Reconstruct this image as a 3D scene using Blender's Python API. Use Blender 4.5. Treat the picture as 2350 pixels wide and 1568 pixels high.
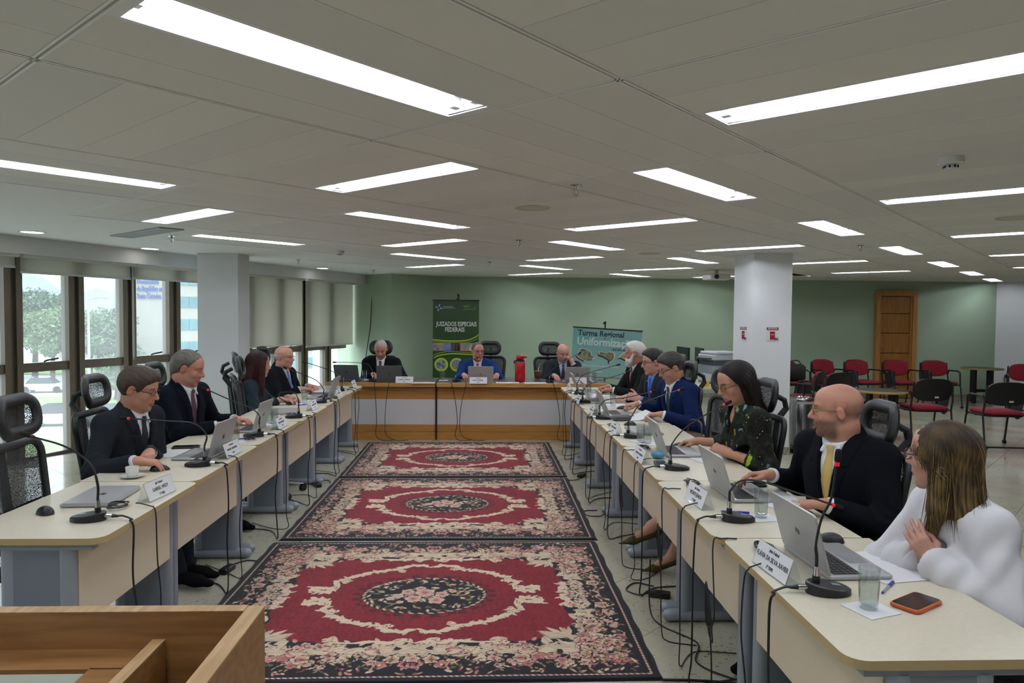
# Conference room with U-shaped tables, rugs and a suspended tile ceiling.
import bpy, math, random
import numpy as np
from mathutils import Vector, Matrix
D2R = math.pi / 180
sc = bpy.context.scene
for o in list(bpy.data.objects):
    bpy.data.objects.remove(o)
COL = sc.collection

# ---------------------------------------------------------------- camera
CAM_H = 1.62
CEIL = CAM_H + 0.7502
_yaw, _pit, _rol = 2.2 * D2R, 0.03743, 0.008747
_f = Vector((math.sin(_yaw) * math.cos(_pit), math.cos(_yaw) * math.cos(_pit), -math.sin(_pit)))
_r = Vector((math.cos(_yaw), -math.sin(_yaw), 0))
_u = _r.cross(_f)
_rc = _r * math.cos(_rol) + _u * math.sin(_rol)
_uc = -_r * math.sin(_rol) + _u * math.cos(_rol)
cam = bpy.data.cameras.new('camera')
cam.sensor_width = 36.0
cam.lens = 1619.5 / 2350 * 36
cam.clip_start = 0.05
cam.clip_end = 500
camo = bpy.data.objects.new('camera', cam)
COL.objects.link(camo)
camo.matrix_world = Matrix(((_rc.x, _uc.x, -_f.x, 0), (_rc.y, _uc.y, -_f.y, 0), (_rc.z, _uc.z, -_f.z, CAM_H), (0, 0, 0, 1)))
sc.camera = camo

# ---------------------------------------------------------------- world: hazy bright overcast sky
W = bpy.data.worlds.new('hazy_sky')
sc.world = W
W.use_nodes = True
nt = W.node_tree
nt.nodes.clear()
wo = nt.nodes.new('ShaderNodeOutputWorld')
bg = nt.nodes.new('ShaderNodeBackground')
sx = nt.nodes.new('ShaderNodeSeparateXYZ')
# overcast: about three times brighter overhead than at the horizon, slightly blue near it
tc = nt.nodes.new('ShaderNodeTexCoord')
mp = nt.nodes.new('ShaderNodeMapRange')
mp.inputs['From Min'].default_value = 0.0
mp.inputs['From Max'].default_value = 1.0
mp.inputs['To Min'].default_value = 1.0
mp.inputs['To Max'].default_value = 3.0
rp = nt.nodes.new('ShaderNodeValToRGB')
rp.color_ramp.elements[0].position = 0.0
rp.color_ramp.elements[0].color = (0.62, 0.72, 0.80, 1)
rp.color_ramp.elements[1].position = 0.5
rp.color_ramp.elements[1].color = (0.78, 0.84, 0.90, 1)
ml = nt.nodes.new('ShaderNodeMath')
ml.operation = 'MULTIPLY'
SKY = 3.0
ml.inputs[1].default_value = SKY
nt.links.new(tc.outputs['Generated'], sx.inputs[0])
nt.links.new(sx.outputs['Z'], mp.inputs['Value'])
nt.links.new(sx.outputs['Z'], rp.inputs[0])
nt.links.new(rp.outputs[0], bg.inputs[0])
nt.links.new(mp.outputs[0], ml.inputs[0])
nt.links.new(ml.outputs[0], bg.inputs[1])
nt.links.new(bg.outputs[0], wo.inputs[0])
TUBE = 36.0            # radiance of the fluorescent tubes
vs = sc.view_settings
sc.display_settings.display_device = 'sRGB'
vs.view_transform = 'Standard'
vs.look = 'None'
vs.exposure = 0.22
vs.gamma = 1.0
vs.use_curve_mapping = False
cy = sc.cycles
cy.max_bounces = 6
cy.diffuse_bounces = 4
cy.glossy_bounces = 2
cy.transmission_bounces = 6
cy.transparent_max_bounces = 12
cy.caustics_reflective = False
cy.caustics_refractive = False
cy.sample_clamp_indirect = 4.0
cy.use_denoising = True
cy.use_adaptive_sampling = True
cy.adaptive_threshold = 0.04
cy.use_light_tree = True

# ---------------------------------------------------------------- helpers
random.seed(7)
RNG = np.random.default_rng(7)


def lin(c):
    if isinstance(c, str):
        c = [int(c[i:i + 2], 16) / 255 for i in (0, 2, 4)]
    return tuple(((x / 12.92) if x <= 0.04045 else ((x + 0.055) / 1.055) ** 2.4) for x in c[:3])


MATS = {}


def mat(name, col, rough=0.5, metal=0.0, noise=None, bump=None, emit=None, alpha=None, trans=0.0, spec=0.5, ior=1.45, coat=0.0):
    """col hex; noise=(scale, hex2, detail[, stretch]); bump=(scale, strength)"""
    if name in MATS:
        return MATS[name]
    m = bpy.data.materials.new(name)
    m.use_nodes = True
    n = m.node_tree
    b = n.nodes['Principled BSDF']
    b.inputs['Base Color'].default_value = (*lin(col), 1)
    b.inputs['Roughness'].default_value = rough
    b.inputs['Metallic'].default_value = metal
    b.inputs['Specular IOR Level'].default_value = spec
    b.inputs['IOR'].default_value = ior
    b.inputs['Transmission Weight'].default_value = trans
    b.inputs['Coat Weight'].default_value = coat
    if alpha is not None:
        b.inputs['Alpha'].default_value = alpha
    if emit:
        b.inputs['Emission Color'].default_value = (*lin(emit[0]), 1)
        b.inputs['Emission Strength'].default_value = emit[1]
    if noise or bump:
        t = n.nodes.new('ShaderNodeTexCoord')
    if noise:
        mpn = n.nodes.new('ShaderNodeMapping')
        if len(noise) > 3:
            mpn.inputs['Scale'].default_value = noise[3]
        n.links.new(t.outputs['Object'], mpn.inputs[0])
        ns = n.nodes.new('ShaderNodeTexNoise')
        ns.inputs['Scale'].default_value = noise[0]
        ns.inputs['Detail'].default_value = noise[2]
        n.links.new(mpn.outputs[0], ns.inputs[0])
        cr = n.nodes.new('ShaderNodeValToRGB')
        cr.color_ramp.elements[0].position = 0.35
        cr.color_ramp.elements[1].position = 0.65
        cr.color_ramp.elements[0].color = (*lin(col), 1)
        cr.color_ramp.elements[1].color = (*lin(noise[1]), 1)
        n.links.new(ns.outputs[0], cr.inputs[0])
        n.links.new(cr.outputs[0], b.inputs['Base Color'])
    if bump:
        nb = n.nodes.new('ShaderNodeTexNoise')
        nb.inputs['Scale'].default_value = bump[0]
        nb.inputs['Detail'].default_value = 3
        n.links.new(t.outputs['Object'], nb.inputs[0])
        bn = n.nodes.new('ShaderNodeBump')
        bn.inputs['Strength'].default_value = bump[1]
        bn.inputs['Distance'].default_value = 0.01
        n.links.new(nb.outputs[0], bn.inputs['Height'])
        n.links.new(bn.outputs[0], b.inputs['Normal'])
    MATS[name] = m
    return m


def attr_mat(name, rough=0.5, attr='Col', bump=None, spec=0.4, sheen=0.0):
    if name in MATS:
        return MATS[name]
    m = mat(name, '808080', rough, bump=bump, spec=spec)
    n = m.node_tree
    a = n.nodes.new('ShaderNodeAttribute')
    a.attribute_name = attr
    b = n.nodes['Principled BSDF']
    b.inputs['Sheen Weight'].default_value = sheen
    n.links.new(a.outputs['Color'], b.inputs['Base Color'])
    return m


def emission(name, col, s):
    if name in MATS:
        return MATS[name]
    m = bpy.data.materials.new(name)
    m.use_nodes = True
    n = m.node_tree
    n.nodes.clear()
    o = n.nodes.new('ShaderNodeOutputMaterial')
    e = n.nodes.new('ShaderNodeEmission')
    e.inputs[0].default_value = (*lin(col), 1)
    e.inputs[1].default_value = s
    n.links.new(e.outputs[0], o.inputs[0])
    MATS[name] = m
    return m


def thin_glass(name, tint='ffffff', gloss=0.06, haze=0.0):
    """flat pane: mostly see-through with a little mirror reflection and, with haze, a mixed-in whitish veil"""
    if name in MATS:
        return MATS[name]
    m = bpy.data.materials.new(name)
    m.use_nodes = True
    n = m.node_tree
    n.nodes.clear()
    o = n.nodes.new('ShaderNodeOutputMaterial')
    t = n.nodes.new('ShaderNodeBsdfTransparent')
    t.inputs[0].default_value = (*lin(tint), 1)
    g = n.nodes.new('ShaderNodeBsdfGlossy')
    g.inputs['Roughness'].default_value = 0.02
    mx = n.nodes.new('ShaderNodeMixShader')
    lw = n.nodes.new('ShaderNodeLayerWeight')
    pw_ = n.nodes.new('ShaderNodeMath')
    pw_.operation = 'POWER'
    pw_.inputs[1].default_value = 5.0
    n.links.new(lw.outputs['Facing'], pw_.inputs[0])
    mth = n.nodes.new('ShaderNodeMath')
    mth.operation = 'MULTIPLY_ADD'
    mth.inputs[1].default_value = 0.6
    mth.inputs[2].default_value = gloss
    n.links.new(pw_.outputs[0], mth.inputs[0])
    n.links.new(mth.outputs[0], mx.inputs[0])
    n.links.new(t.outputs[0], mx.inputs[1])
    n.links.new(g.outputs[0], mx.inputs[2])
    last = mx
    if haze:
        d0 = n.nodes.new('ShaderNodeBsdfDiffuse')
        d0.inputs[0].default_value = (0.8, 0.82, 0.83, 1)
        d1 = n.nodes.new('ShaderNodeBsdfTranslucent')
        d1.inputs[0].default_value = (0.85, 0.87, 0.88, 1)
        d = n.nodes.new('ShaderNodeMixShader')
        d.inputs[0].default_value = 0.65
        n.links.new(d0.outputs[0], d.inputs[1])
        n.links.new(d1.outputs[0], d.inputs[2])
        m2 = n.nodes.new('ShaderNodeMixShader')
        m2.inputs[0].default_value = haze
        n.links.new(mx.outputs[0], m2.inputs[1])
        n.links.new(d.outputs[0], m2.inputs[2])
        last = m2
    n.links.new(last.outputs[0], o.inputs[0])
    MATS[name] = m
    return m


class MB:
    """collects boxes, tubes, lathes ... into one mesh"""

    def __init__(s):
        s.v, s.f, s.m = [], [], []

    def add(s, vs_, fs, mi=0, M=None):
        b = len(s.v)
        if M is not None:
            vs_ = [M @ Vector(p) for p in vs_]
        s.v += [tuple(p) for p in vs_]
        s.f += [tuple(b + i for i in f) for f in fs]
        s.m += [mi] * len(fs)
        return s

    def box(s, c, d, mi=0, M=None, ch=0.0):
        x, y, z = c
        a, b_, h = d[0] / 2, d[1] / 2, d[2] / 2
        if ch:
            return s.slab([(x - a, y - b_), (x + a, y - b_), (x + a, y + b_), (x - a, y + b_)], z - h, z + h, mi, M, ch)
        v = [(x + i * a, y + j * b_, z + k * h) for i in (-1, 1) for j in (-1, 1) for k in (-1, 1)]
        f = [(0, 1, 3, 2), (4, 6, 7, 5), (0, 4, 5, 1), (2, 3, 7, 6), (0, 2, 6, 4), (1, 5, 7, 3)]
        return s.add(v, f, mi, M)

    def slab(s, poly, z0, z1, mi=0, M=None, ch=0.0, side=None):
        """vertical prism over a CCW polygon, optional chamfer ch on both rims"""
        n = len(poly)
        cx = sum(p[0] for p in poly) / n
        cy_ = sum(p[1] for p in poly) / n
        side = mi if side is None else side

        def ring(z, k):
            if k == 0:
                return [(p[0], p[1], z) for p in poly]
            out = []
            for p in poly:
                d = Vector((p[0] - cx, p[1] - cy_))
                q = Vector((math.copysign(max(abs(d.x) - k, 0), d.x), math.copysign(max(abs(d.y) - k, 0), d.y)))
                out.append((cx + q.x, cy_ + q.y, z))
            return out
        rings = [ring(z0, ch), ring(z0 + ch, 0), ring(z1 - ch, 0), ring(z1, ch)] if ch else [ring(z0, 0), ring(z1, 0)]
        v = [p for r in rings for p in r]
        f, mm = [], []
        for k in range(len(rings) - 1):
            for i in range(n):
                j = (i + 1) % n
                f.append((k * n + i, k * n + j, (k + 1) * n + j, (k + 1) * n + i))
        b = len(s.v)
        s.add(v, f, side, M)
        L = (len(rings) - 1) * n
        s.f += [tuple(b + i for i in reversed(range(n))), tuple(b + L + i for i in range(n))]
        s.m += [mi, mi]
        return s

    def tube(s, path, r, n=8, mi=0, M=None, cap=True, flat=1.0, up=None):
        P = [Vector(p) for p in path]
        k = len(P)
        R = r if hasattr(r, '__len__') else [r] * k
        v, f = [], []
        prev = None
        for i in range(k):
            t = (P[min(i + 1, k - 1)] - P[max(i - 1, 0)])
            if t.length < 1e-9:
                t = Vector((0, 0, 1))
            t.normalize()
            if prev is None:
                ref = Vector(up) if up else (Vector((0, 0, 1)) if abs(t.z) < 0.9 else Vector((1, 0, 0)))
                a = (ref - t * ref.dot(t)).normalized()
            else:
                a = prev - t * prev.dot(t)
                a = a.normalized() if a.length > 1e-6 else t.orthogonal().normalized()
            prev = a
            b = t.cross(a)
            for j in range(n):
                th = 2 * math.pi * j / n
                v.append(P[i] + (a * math.cos(th) * flat + b * math.sin(th)) * R[i])
        for i in range(k - 1):
            for j in range(n):
                q = (j + 1) % n
                f.append((i * n + j, i * n + q, (i + 1) * n + q, (i + 1) * n + j))
        if cap:
            f.append(tuple(reversed(range(n))))
            f.append(tuple((k - 1) * n + j for j in range(n)))
        return s.add(v, f, mi, M)

    def cyl(s, c, r, z0, z1, n=24, mi=0, M=None, r2=None):
        return s.tube([(c[0], c[1], z0), (c[0], c[1], z1)], [r, r if r2 is None else r2], n, mi, M)

    def lathe(s, prof, n=24, c=(0, 0), mi=0, M=None, ring=False):
        v, f = [], []
        if ring:
            prof = list(prof) + [prof[0]]
        for (r, z) in prof:
            for j in range(n):
                th = 2 * math.pi * j / n
                v.append((c[0] + r * math.cos(th), c[1] + r * math.sin(th), z))
        for i in range(len(prof) - 1):
            for j in range(n):
                q = (j + 1) % n
                f.append((i * n + j, i * n + q, (i + 1) * n + q, (i + 1) * n + j))
        if prof[0][0] > 1e-6 and not ring:
            f.append(tuple(reversed(range(n))))
        if prof[-1][0] > 1e-6 and not ring:
            f.append(tuple((len(prof) - 1) * n + j for j in range(n)))
        return s.add(v, f, mi, M)

    def grid(s, fn, nu, nv, mi=0, M=None, closed=False):
        v = [fn(i / (nu - 1), j / (nv - 1)) for i in range(nu) for j in range(nv)]
        f = [(i * nv + j, (i + 1) * nv + j, (i + 1) * nv + j + 1, i * nv + j + 1) for i in range(nu - 1) for j in range(nv - 1)]
        return s.add(v, f, mi, M)

    def quad(s, a, b, c, d, mi=0):
        return s.add([a, b, c, d], [(0, 1, 2, 3)], mi)

    def mesh(s, name, smooth=None):
        me = bpy.data.meshes.new(name)
        me.from_pydata(s.v, [], s.f)
        if any(s.m):
            me.polygons.foreach_set('material_index', s.m)
        if smooth:
            me.polygons.foreach_set('use_smooth', [True] * len(s.f))
            me.set_sharp_from_angle(angle=smooth * D2R)
        me.update()
        return me

    def ob(s, name, m, parent=None, smooth=40, **kw):
        return link(name, s.mesh(name, smooth), m, parent, **kw)


def link(name, me, m=None, parent=None, loc=None, rotz=None):
    o = bpy.data.objects.new(name, me)
    COL.objects.link(o)
    if m is not None and me is not None and len(me.materials) == 0:
        for q in (m if isinstance(m, (list, tuple)) else [m]):
            me.materials.append(q)
    if parent is not None:
        o.parent = parent
    if loc is not None:
        o.location = loc
    if rotz is not None:
        o.rotation_euler = (0, 0, rotz)
    return o


def tag(o, label=None, cat=None, group=None, kind=None):
    if label:
        o['label'] = label
    if cat:
        o['category'] = cat
    if group:
        o['group'] = group
    if kind:
        o['kind'] = kind
    return o


def thing(name, label, cat, loc=(0, 0, 0), rotz=0, group=None):
    o = bpy.data.objects.new(name, None)
    o.empty_display_size = 0.05
    COL.objects.link(o)
    o.location = loc
    o.rotation_euler = (0, 0, rotz)
    return tag(o, label, cat, group)


def struct(name, mb, m, parent=None, smooth=None, label=None):
    o = mb.ob(name, m, parent, smooth)
    if parent is None:
        o['kind'] = 'structure'
    if label:
        o['label'] = label
    return o


def copy_tree(o, parent=None):
    c = o.copy()
    COL.objects.link(c)
    c.parent = parent
    for ch in o.children:
        copy_tree(ch, c)
    return c


def place(root, loc, rotz=0, label=None, group=None):
    root.location = loc
    root.rotation_euler = (0, 0, rotz)
    if label:
        root['label'] = label
    if group:
        root['group'] = group
    return root


def bez(pts, n=24):
    """Catmull-Rom through points"""
    P = [Vector(p) for p in pts]
    P = [P[0] * 2 - P[1]] + P + [P[-1] * 2 - P[-2]]
    out = []
    seg = len(P) - 3
    per = max(2, n // seg)
    for i in range(seg):
        a, b, c, d = P[i:i + 4]
        for k in range(per):
            t = k / per
            out.append(0.5 * ((2 * b) + (c - a) * t + (2 * a - 5 * b + 4 * c - d) * t * t + (3 * b - a - 3 * c + d) * t ** 3))
    out.append(P[-2])
    return out


def rrect(x0, x1, y0, y1, r, n=5, corners=(1, 1, 1, 1)):
    """CCW rounded rectangle; corners order: (x0y0, x1y0, x1y1, x0y1)"""
    out = []
    for k, (cx, cy_, a0) in enumerate(((x0 + r, y0 + r, 180), (x1 - r, y0 + r, 270), (x1 - r, y1 - r, 0), (x0 + r, y1 - r, 90))):
        if corners[k]:
            for i in range(n + 1):
                a = (a0 + 90 * i / n) * D2R
                out.append((cx + r * math.cos(a), cy_ + r * math.sin(a)))
        else:
            out.append(((x0, x1, x1, x0)[k], (y0, y0, y1, y1)[k]))
    return out


TMP = bpy.data.scenes.new('text_workshop')      # scratch scene for turning text into meshes, removed at the end


def text_mesh(s, size, align='CENTER', depth=0.0006, bold=0.0, sx_=1.0):
    c = bpy.data.curves.new('t', 'FONT')
    c.body = s
    c.size = size
    c.align_x = align
    c.align_y = 'CENTER'
    c.extrude = depth
    c.offset = bold
    c.resolution_u = 2
    o = bpy.data.objects.new('t', c)
    TMP.collection.objects.link(o)
    vl = TMP.view_layers[0]
    vl.update()
    me = bpy.data.meshes.new_from_object(o.evaluated_get(vl.depsgraph))
    bpy.data.objects.remove(o)
    bpy.data.curves.remove(c)
    if sx_ != 1.0:
        me.transform(Matrix.Diagonal((sx_, 1, 1, 1)))
    return me


def lettering(s, size, m, parent, M, align='CENTER', bold=0.0, sx_=1.0, name='lettering', depth=0.0006):
    me = text_mesh(s, size, align, depth, bold, sx_)
    me.materials.clear()
    me.transform(M)
    me.name = name
    o = link(name, me, m, parent)
    return o


def Rz(a):
    return Matrix.Rotation(a, 4, 'Z')


def Rx(a):
    return Matrix.Rotation(a, 4, 'X')


def Ry(a):
    return Matrix.Rotation(a, 4, 'Y')


def T(x, y, z):
    return Matrix.Translation((x, y, z))
# ================================================================ structure
wall_white = mat('wall_white_paint', 'dadcde', 0.7, bump=(60, 0.05))
wall_green = mat('wall_green_paint', '9db098', 0.75, bump=(60, 0.05))
gypsum_m = mat('gypsum_white', 'e4e4e0', 0.8)
stone_m = mat('skirting_granite', 'a8a290', 0.3, noise=(60, '6d6a5e', 4))
dark_m = mat('plenum_dark', '2a2a2a', 0.9)
black_pl = mat('black_plastic', '0e0f10', 0.45)
white_pl = mat('white_plastic', 'd8d8d6', 0.4)
chrome = mat('chrome', 'c8c8c8', 0.12, 1.0)
alu = mat('anodised_bronze', '6e6557', 0.4, 0.35)

# ---- floor of polished granite tiles laid diagonally
fm = mat('granite_tile', 'a39f8b', 0.13, spec=0.55)
n = fm.node_tree
b = n.nodes['Principled BSDF']
gp = n.nodes.new('ShaderNodeNewGeometry')


def nmix(n, fac, c1, c2):
    mx = n.nodes.new('ShaderNodeMix')
    mx.data_type = 'RGBA'
    for k, c in ((6, c1), (7, c2)):
        if isinstance(c, tuple):
            mx.inputs[k].default_value = (*c, 1)
        else:
            n.links.new(c, mx.inputs[k])
    if isinstance(fac, float):
        mx.inputs[0].default_value = fac
    else:
        n.links.new(fac, mx.inputs[0])
    return mx.outputs[2]


def nnoise(n, vec, scale, detail=4, rough=0.6):
    x = n.nodes.new('ShaderNodeTexNoise')
    x.inputs['Scale'].default_value = scale
    x.inputs['Detail'].default_value = detail
    x.inputs['Roughness'].default_value = rough
    n.links.new(vec, x.inputs['Vector'])
    return x.outputs[0]


def nramp(n, fac, *stops):
    r = n.nodes.new('ShaderNodeValToRGB')
    e = r.color_ramp.elements
    while len(e) < len(stops):
        e.new(0.5)
    for k, (p, c) in enumerate(stops):
        e[k].position = p
        e[k].color = (c, c, c, 1) if not isinstance(c, tuple) else (*c, 1)
    n.links.new(fac, r.inputs[0])
    return r.outputs[0]


pos = gp.outputs['Position']
big = nramp(n, nnoise(n, pos, 1.1, 3), (0.35, 0.0), (0.7, 1.0))
c0 = nmix(n, big, lin('bcb8a6'), lin('a5a08d'))
pink = nramp(n, nnoise(n, pos, 0.55, 2), (0.60, 0.0), (0.68, 0.55))
sxp = n.nodes.new('ShaderNodeSeparateXYZ')
n.links.new(pos, sxp.inputs[0])
mr = n.nodes.new('ShaderNodeMapRange')
mr.inputs[1].default_value = 3.5
mr.inputs[2].default_value = 6.0
n.links.new(sxp.outputs[0], mr.inputs[0])
pk = n.nodes.new('ShaderNodeMath')
pk.operation = 'MULTIPLY'
n.links.new(pink, pk.inputs[0])
n.links.new(mr.outputs[0], pk.inputs[1])
c1 = nmix(n, pk.outputs[0], c0, lin('a98474'))
sp = nramp(n, nnoise(n, pos, 42, 3, 0.7), (0.60, 0.0), (0.64, 1.0))
sp2 = nramp(n, nnoise(n, pos, 2.2, 2), (0.45, 0.15), (0.6, 1.0))
mm_ = n.nodes.new('ShaderNodeMath')
mm_.operation = 'MULTIPLY'
n.links.new(sp, mm_.inputs[0])
n.links.new(sp2, mm_.inputs[1])
c2 = nmix(n, mm_.outputs[0], c1, lin('4c4a44'))
sp3 = nramp(n, nnoise(n, pos, 16, 4, 0.75), (0.64, 0.0), (0.67, 0.85))
c3 = nmix(n, sp3, c2, lin('2d2c2a'))
n.links.new(c3, b.inputs['Base Color'])

FL_X0, FL_X1, FL_Y0, FL_Y1 = -9.5, 14.2, -4.2, 14.2
grout = mat('grout_dark', '5b584d', 0.7)
xgl = lambda y: -4.93 + 0.3725 * (y - 8.05) - 0.12
SLAB = [(xgl(FL_Y0), FL_Y0), (FL_X1, FL_Y0), (FL_X1, FL_Y1 + 0.3), (xgl(FL_Y1 + 0.3), FL_Y1 + 0.3)]
floor = struct('floor', MB().slab(SLAB, -0.11, -0.0121), grout)
TS = 0.5127
tile_me = MB().box((0, 0, -0.006), (TS - 0.003, TS - 0.003, 0.012)).mesh('tile')
tile_me.materials.append(fm)
R45 = Rz(45 * D2R)
cells = []
for a in range(-60, 60):
    for c in range(-60, 60):
        p = R45 @ Vector(((a + 0.5) * TS + 0.03, (c + 0.5) * TS + 0.35, 0))
        xg = -4.93 + 0.3725 * (p.y - 8.05)
        if xg + 0.28 < p.x < FL_X1 and FL_Y0 < p.y < 14.3 and p.x - 10.3 < (14.2 - p.y) * 1.05 + 0.4:
            vis = p.y > 1.0 and abs(p.x - 0.04 * p.y) < 0.75 * p.y + 0.4 and not (-1.35 < p.x < 0.8 and p.y < 8.8)
            cells.append((0 if vis else 1, p.length, p))
cells.sort(key=lambda q: (q[0], q[1]))
near = [q for q in cells[:300] if q[0] == 0]
for _, _, p in near:
    o = link('floor_tile', tile_me, None, floor, p, 45 * D2R)
mb = MB()
for _, _, p in cells[len(near):]:
    mb.box((0, 0, -0.006), (TS - 0.003, TS - 0.003, 0.012), 0, T(*p) @ R45)
tag(mb.ob('far_floor_tiles', fm, floor, None), kind='stuff')

# ---- suspended ceiling
CO = Vector((0.41791, 2.25381, 0))
CA = 47.167 * D2R
eA = Vector((math.cos(CA), math.sin(CA), 0))
eB = Vector((-math.sin(CA), math.cos(CA), 0))
CS = 1.25


def cpt(i, j, z=CEIL):
    p = CO + (eB * i + eA * j) * CS
    return Vector((p.x, p.y, z))


def imax(j):
    return {-1: 2, 0: 3, 1: 4, 2: 4, 3: 5, 4: 5, 5: 6, 6: 6, 7: 7}.get(j, j + 3 if j < -1 else 8)


ceil_m = mat('ceiling_panel', 'c9c6bb', 0.75, bump=(300, 0.03))
n = ceil_m.node_tree
oi = n.nodes.new('ShaderNodeObjectInfo')
n.links.new(nmix(n, oi.outputs['Random'], lin('e0ded6'), lin('d8d7d2')), n.nodes['Principled BSDF'].inputs['Base Color'])
rail_m = mat('ceiling_rail', 'e6e6e2', 0.5)
ceiling = struct('ceiling', MB().slab(SLAB, CEIL + 0.45, CEIL + 0.55), dark_m)  # unseen slab over the panels, added to keep sky light out
PW_, PL_ = (CS - 0.026) / 5, CS - 0.026
panel_me = MB().box((0, 0, 0.006), (PL_ - 0.002, PW_ - 0.002, 0.012)).mesh('ceiling_panel')
panel_me.materials.append(ceil_m)

LIGHT_A = [(0, -1), (2, -1), (0, 1), (2, 1), (0, 3), (4, 1), (2, 3), (0, 5), (4, 3), (2, 5), (0, 7), (4, 5), (4, 7), (2, 8), (0, 9), (0, 11), (-2, -1), (-2, -3), (0, -3), (-2, 1)]  # tail entries are unseen fixtures added for light from behind the camera
LIGHT_B = [(-1, 0), (1, 0), (-1, 2), (3, 0), (1, 2), (3, 2), (-1, 4), (1, 4), (-1, 6), (3, 4), (5, 4), (3, 6), (1, 6), (1, 8), (5, 6), (3, 8), (-1, 8), (-1, -2), (1, -2), (-3, 0), (-3, 2)]  # tail entries likewise: out-of-view fixtures added to light the room
LSET = set(LIGHT_A) | set(LIGHT_B)
panels = []
gyp = MB()
railn = {}
for i in range(-12, 12):
    for j in range(-8, 16):
        c = cpt(i + 0.5, j + 0.5)
        xg = -4.93 + 0.3725 * (c.y - 8.05)
        if not (c.y < 15 and c.y > -5 and c.x < 15 and c.x > xg - 0.9):
            continue
        if i > imax(j) or (i, j) == (1, 5):
            gyp.quad(*[cpt(i + a, j + b_, CEIL + 0.001) for a, b_ in ((0, 0), (0, 1), (1, 1), (1, 0))])
            continue
        al_j = (i % 2 == 0)          # strips run along j in even columns
        for k in range(5):
            if (i, j) in LSET and k == 2:
                continue
            off = (-2 + k) * PW_ / CS
            q = cpt(i + 0.5 + (off if al_j else 0), j + 0.5 + (0 if al_j else off))
            panels.append((q, CA if al_j else CA + math.pi / 2))
gyp_o = gyp.ob('gypsum_border', gypsum_m, ceiling, None)


def seen_c(q):
    p = q[0]
    return p.y > 1.2 and abs(p.x - 0.04 * p.y) < 0.78 * p.y + 0.6


panels.sort(key=lambda q: (0 if seen_c(q) else 1, q[0].length))
for q, a in panels[:300]:
    link('ceiling_panel', panel_me, None, ceiling, q, a)
mb = MB()
for q, a in panels[300:]:
    mb.box((0, 0, 0.006), (PL_ - 0.002, PW_ - 0.002, 0.012), 0, T(*q) @ Rz(a))
tag(mb.ob('far_ceiling_panels', ceil_m, ceiling, None), kind='stuff')
# rails in the joints of the main grid: a shallow channel with two lips
for ax in (0, 1):
    for k in range(-9, 13):
        pts = []
        for t in range(-9, 15):
            i, j = (k, t) if ax == 0 else (t, k)
            m_ = cpt(i, j + 0.5) if ax == 0 else cpt(i + 0.5, j)
            ok = (k - 1 <= imax(t) if ax == 0 else (t <= imax(k) or t <= imax(k - 1)))
            if ok and -5 < m_.y < 14.6 and m_.x < 14.5:
                pts.append(t)
        if not pts:
            continue
        t0, t1 = min(pts), max(pts) + 1
        P0, P1 = (cpt(k, t0), cpt(k, t1)) if ax == 0 else (cpt(t0, k), cpt(t1, k))
        L = (P1 - P0).length
        M = T(*((P0 + P1) / 2)) @ Rz(math.atan2((P1 - P0).y, (P1 - P0).x))
        rm = MB().box((0, 0, 0.010), (L, 0.03, 0.004), 0, M)
        rm.box((0, 0.0085, 0.004), (L, 0.0085, 0.012), 0, M).box((0, -0.0085, 0.004), (L, 0.0085, 0.012), 0, M)
        rm.ob('ceiling_rail', rail_m, ceiling, None)

# ---- walls
ZT = CEIL + 0.45


def wall(name, pts, m, th=0.15, z0=0.0, z1=ZT, base=True):
    """thick wall along a polyline whose right-hand side is the outside... built segment by segment"""
    mb = MB()
    bb = MB()
    for (a, c) in zip(pts[:-1], pts[1:]):
        a, c = Vector((*a, 0)), Vector((*c, 0))
        d = (c - a).normalized()
        nrm = Vector((-d.y, d.x, 0))
        q = [a, c, c + nrm * th, a + nrm * th]
        mb.slab([(p.x, p.y) for p in q], z0, z1)
        q = [a - nrm * 0.012, c - nrm * 0.012, c, a]
        bb.slab([(p.x, p.y) for p in q], 0, 0.09)
    o = struct(name, mb, m)
    if base:
        struct('baseboard_' + name.split('_', 1)[1], bb, stone_m)
    return o


GA = math.atan(0.3725)
gdir = Vector((math.sin(GA), math.cos(GA), 0))
gnrm = Vector((math.cos(GA), -math.sin(GA), 0))


def gpt(s_, off=0.0, z=0.0):
    y = 7 + s_ * math.cos(GA)
    p = Vector((-4.93 + 0.3725 * (y - 8.05), y, z)) + gnrm * off
    return p


gend = gpt(7.55)
wall('wall_back_left', [(gend.x - 0.3, gend.y + 0.35), (gend.x + 0.02, gend.y), (-1.742, 13.2), (-0.886, 13.95)], wall_green)
wall('wall_back', [(-0.886, 13.95), (10.4, 14.0)], wall_green)
wall('wall_right', [(10.4, 14.0), (14.0, 10.6), (14.0, -4.0)], wall_white)
gs0 = -12.2
g0 = gpt(gs0)
wall('wall_near', [(14.0, -4.0), (g0.x - 0.5, -4.0)], wall_white)

# ---- soffit in front of the windows
mb = MB()
for off, z0, z1, th in ((0.45, 2.2, CEIL, 0.03), (0.0, 2.33, CEIL, 0.46)):
    a, c = gpt(gs0, off), gpt(7.62, off)
    q = [a, a + gnrm * th, c + gnrm * th, c]
    mb.slab([(p.x, p.y) for p in reversed(q)][::-1], z0, z1)
struct('trim_1', mb, wall_white, label='white dropped soffit running above the window wall')

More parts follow.
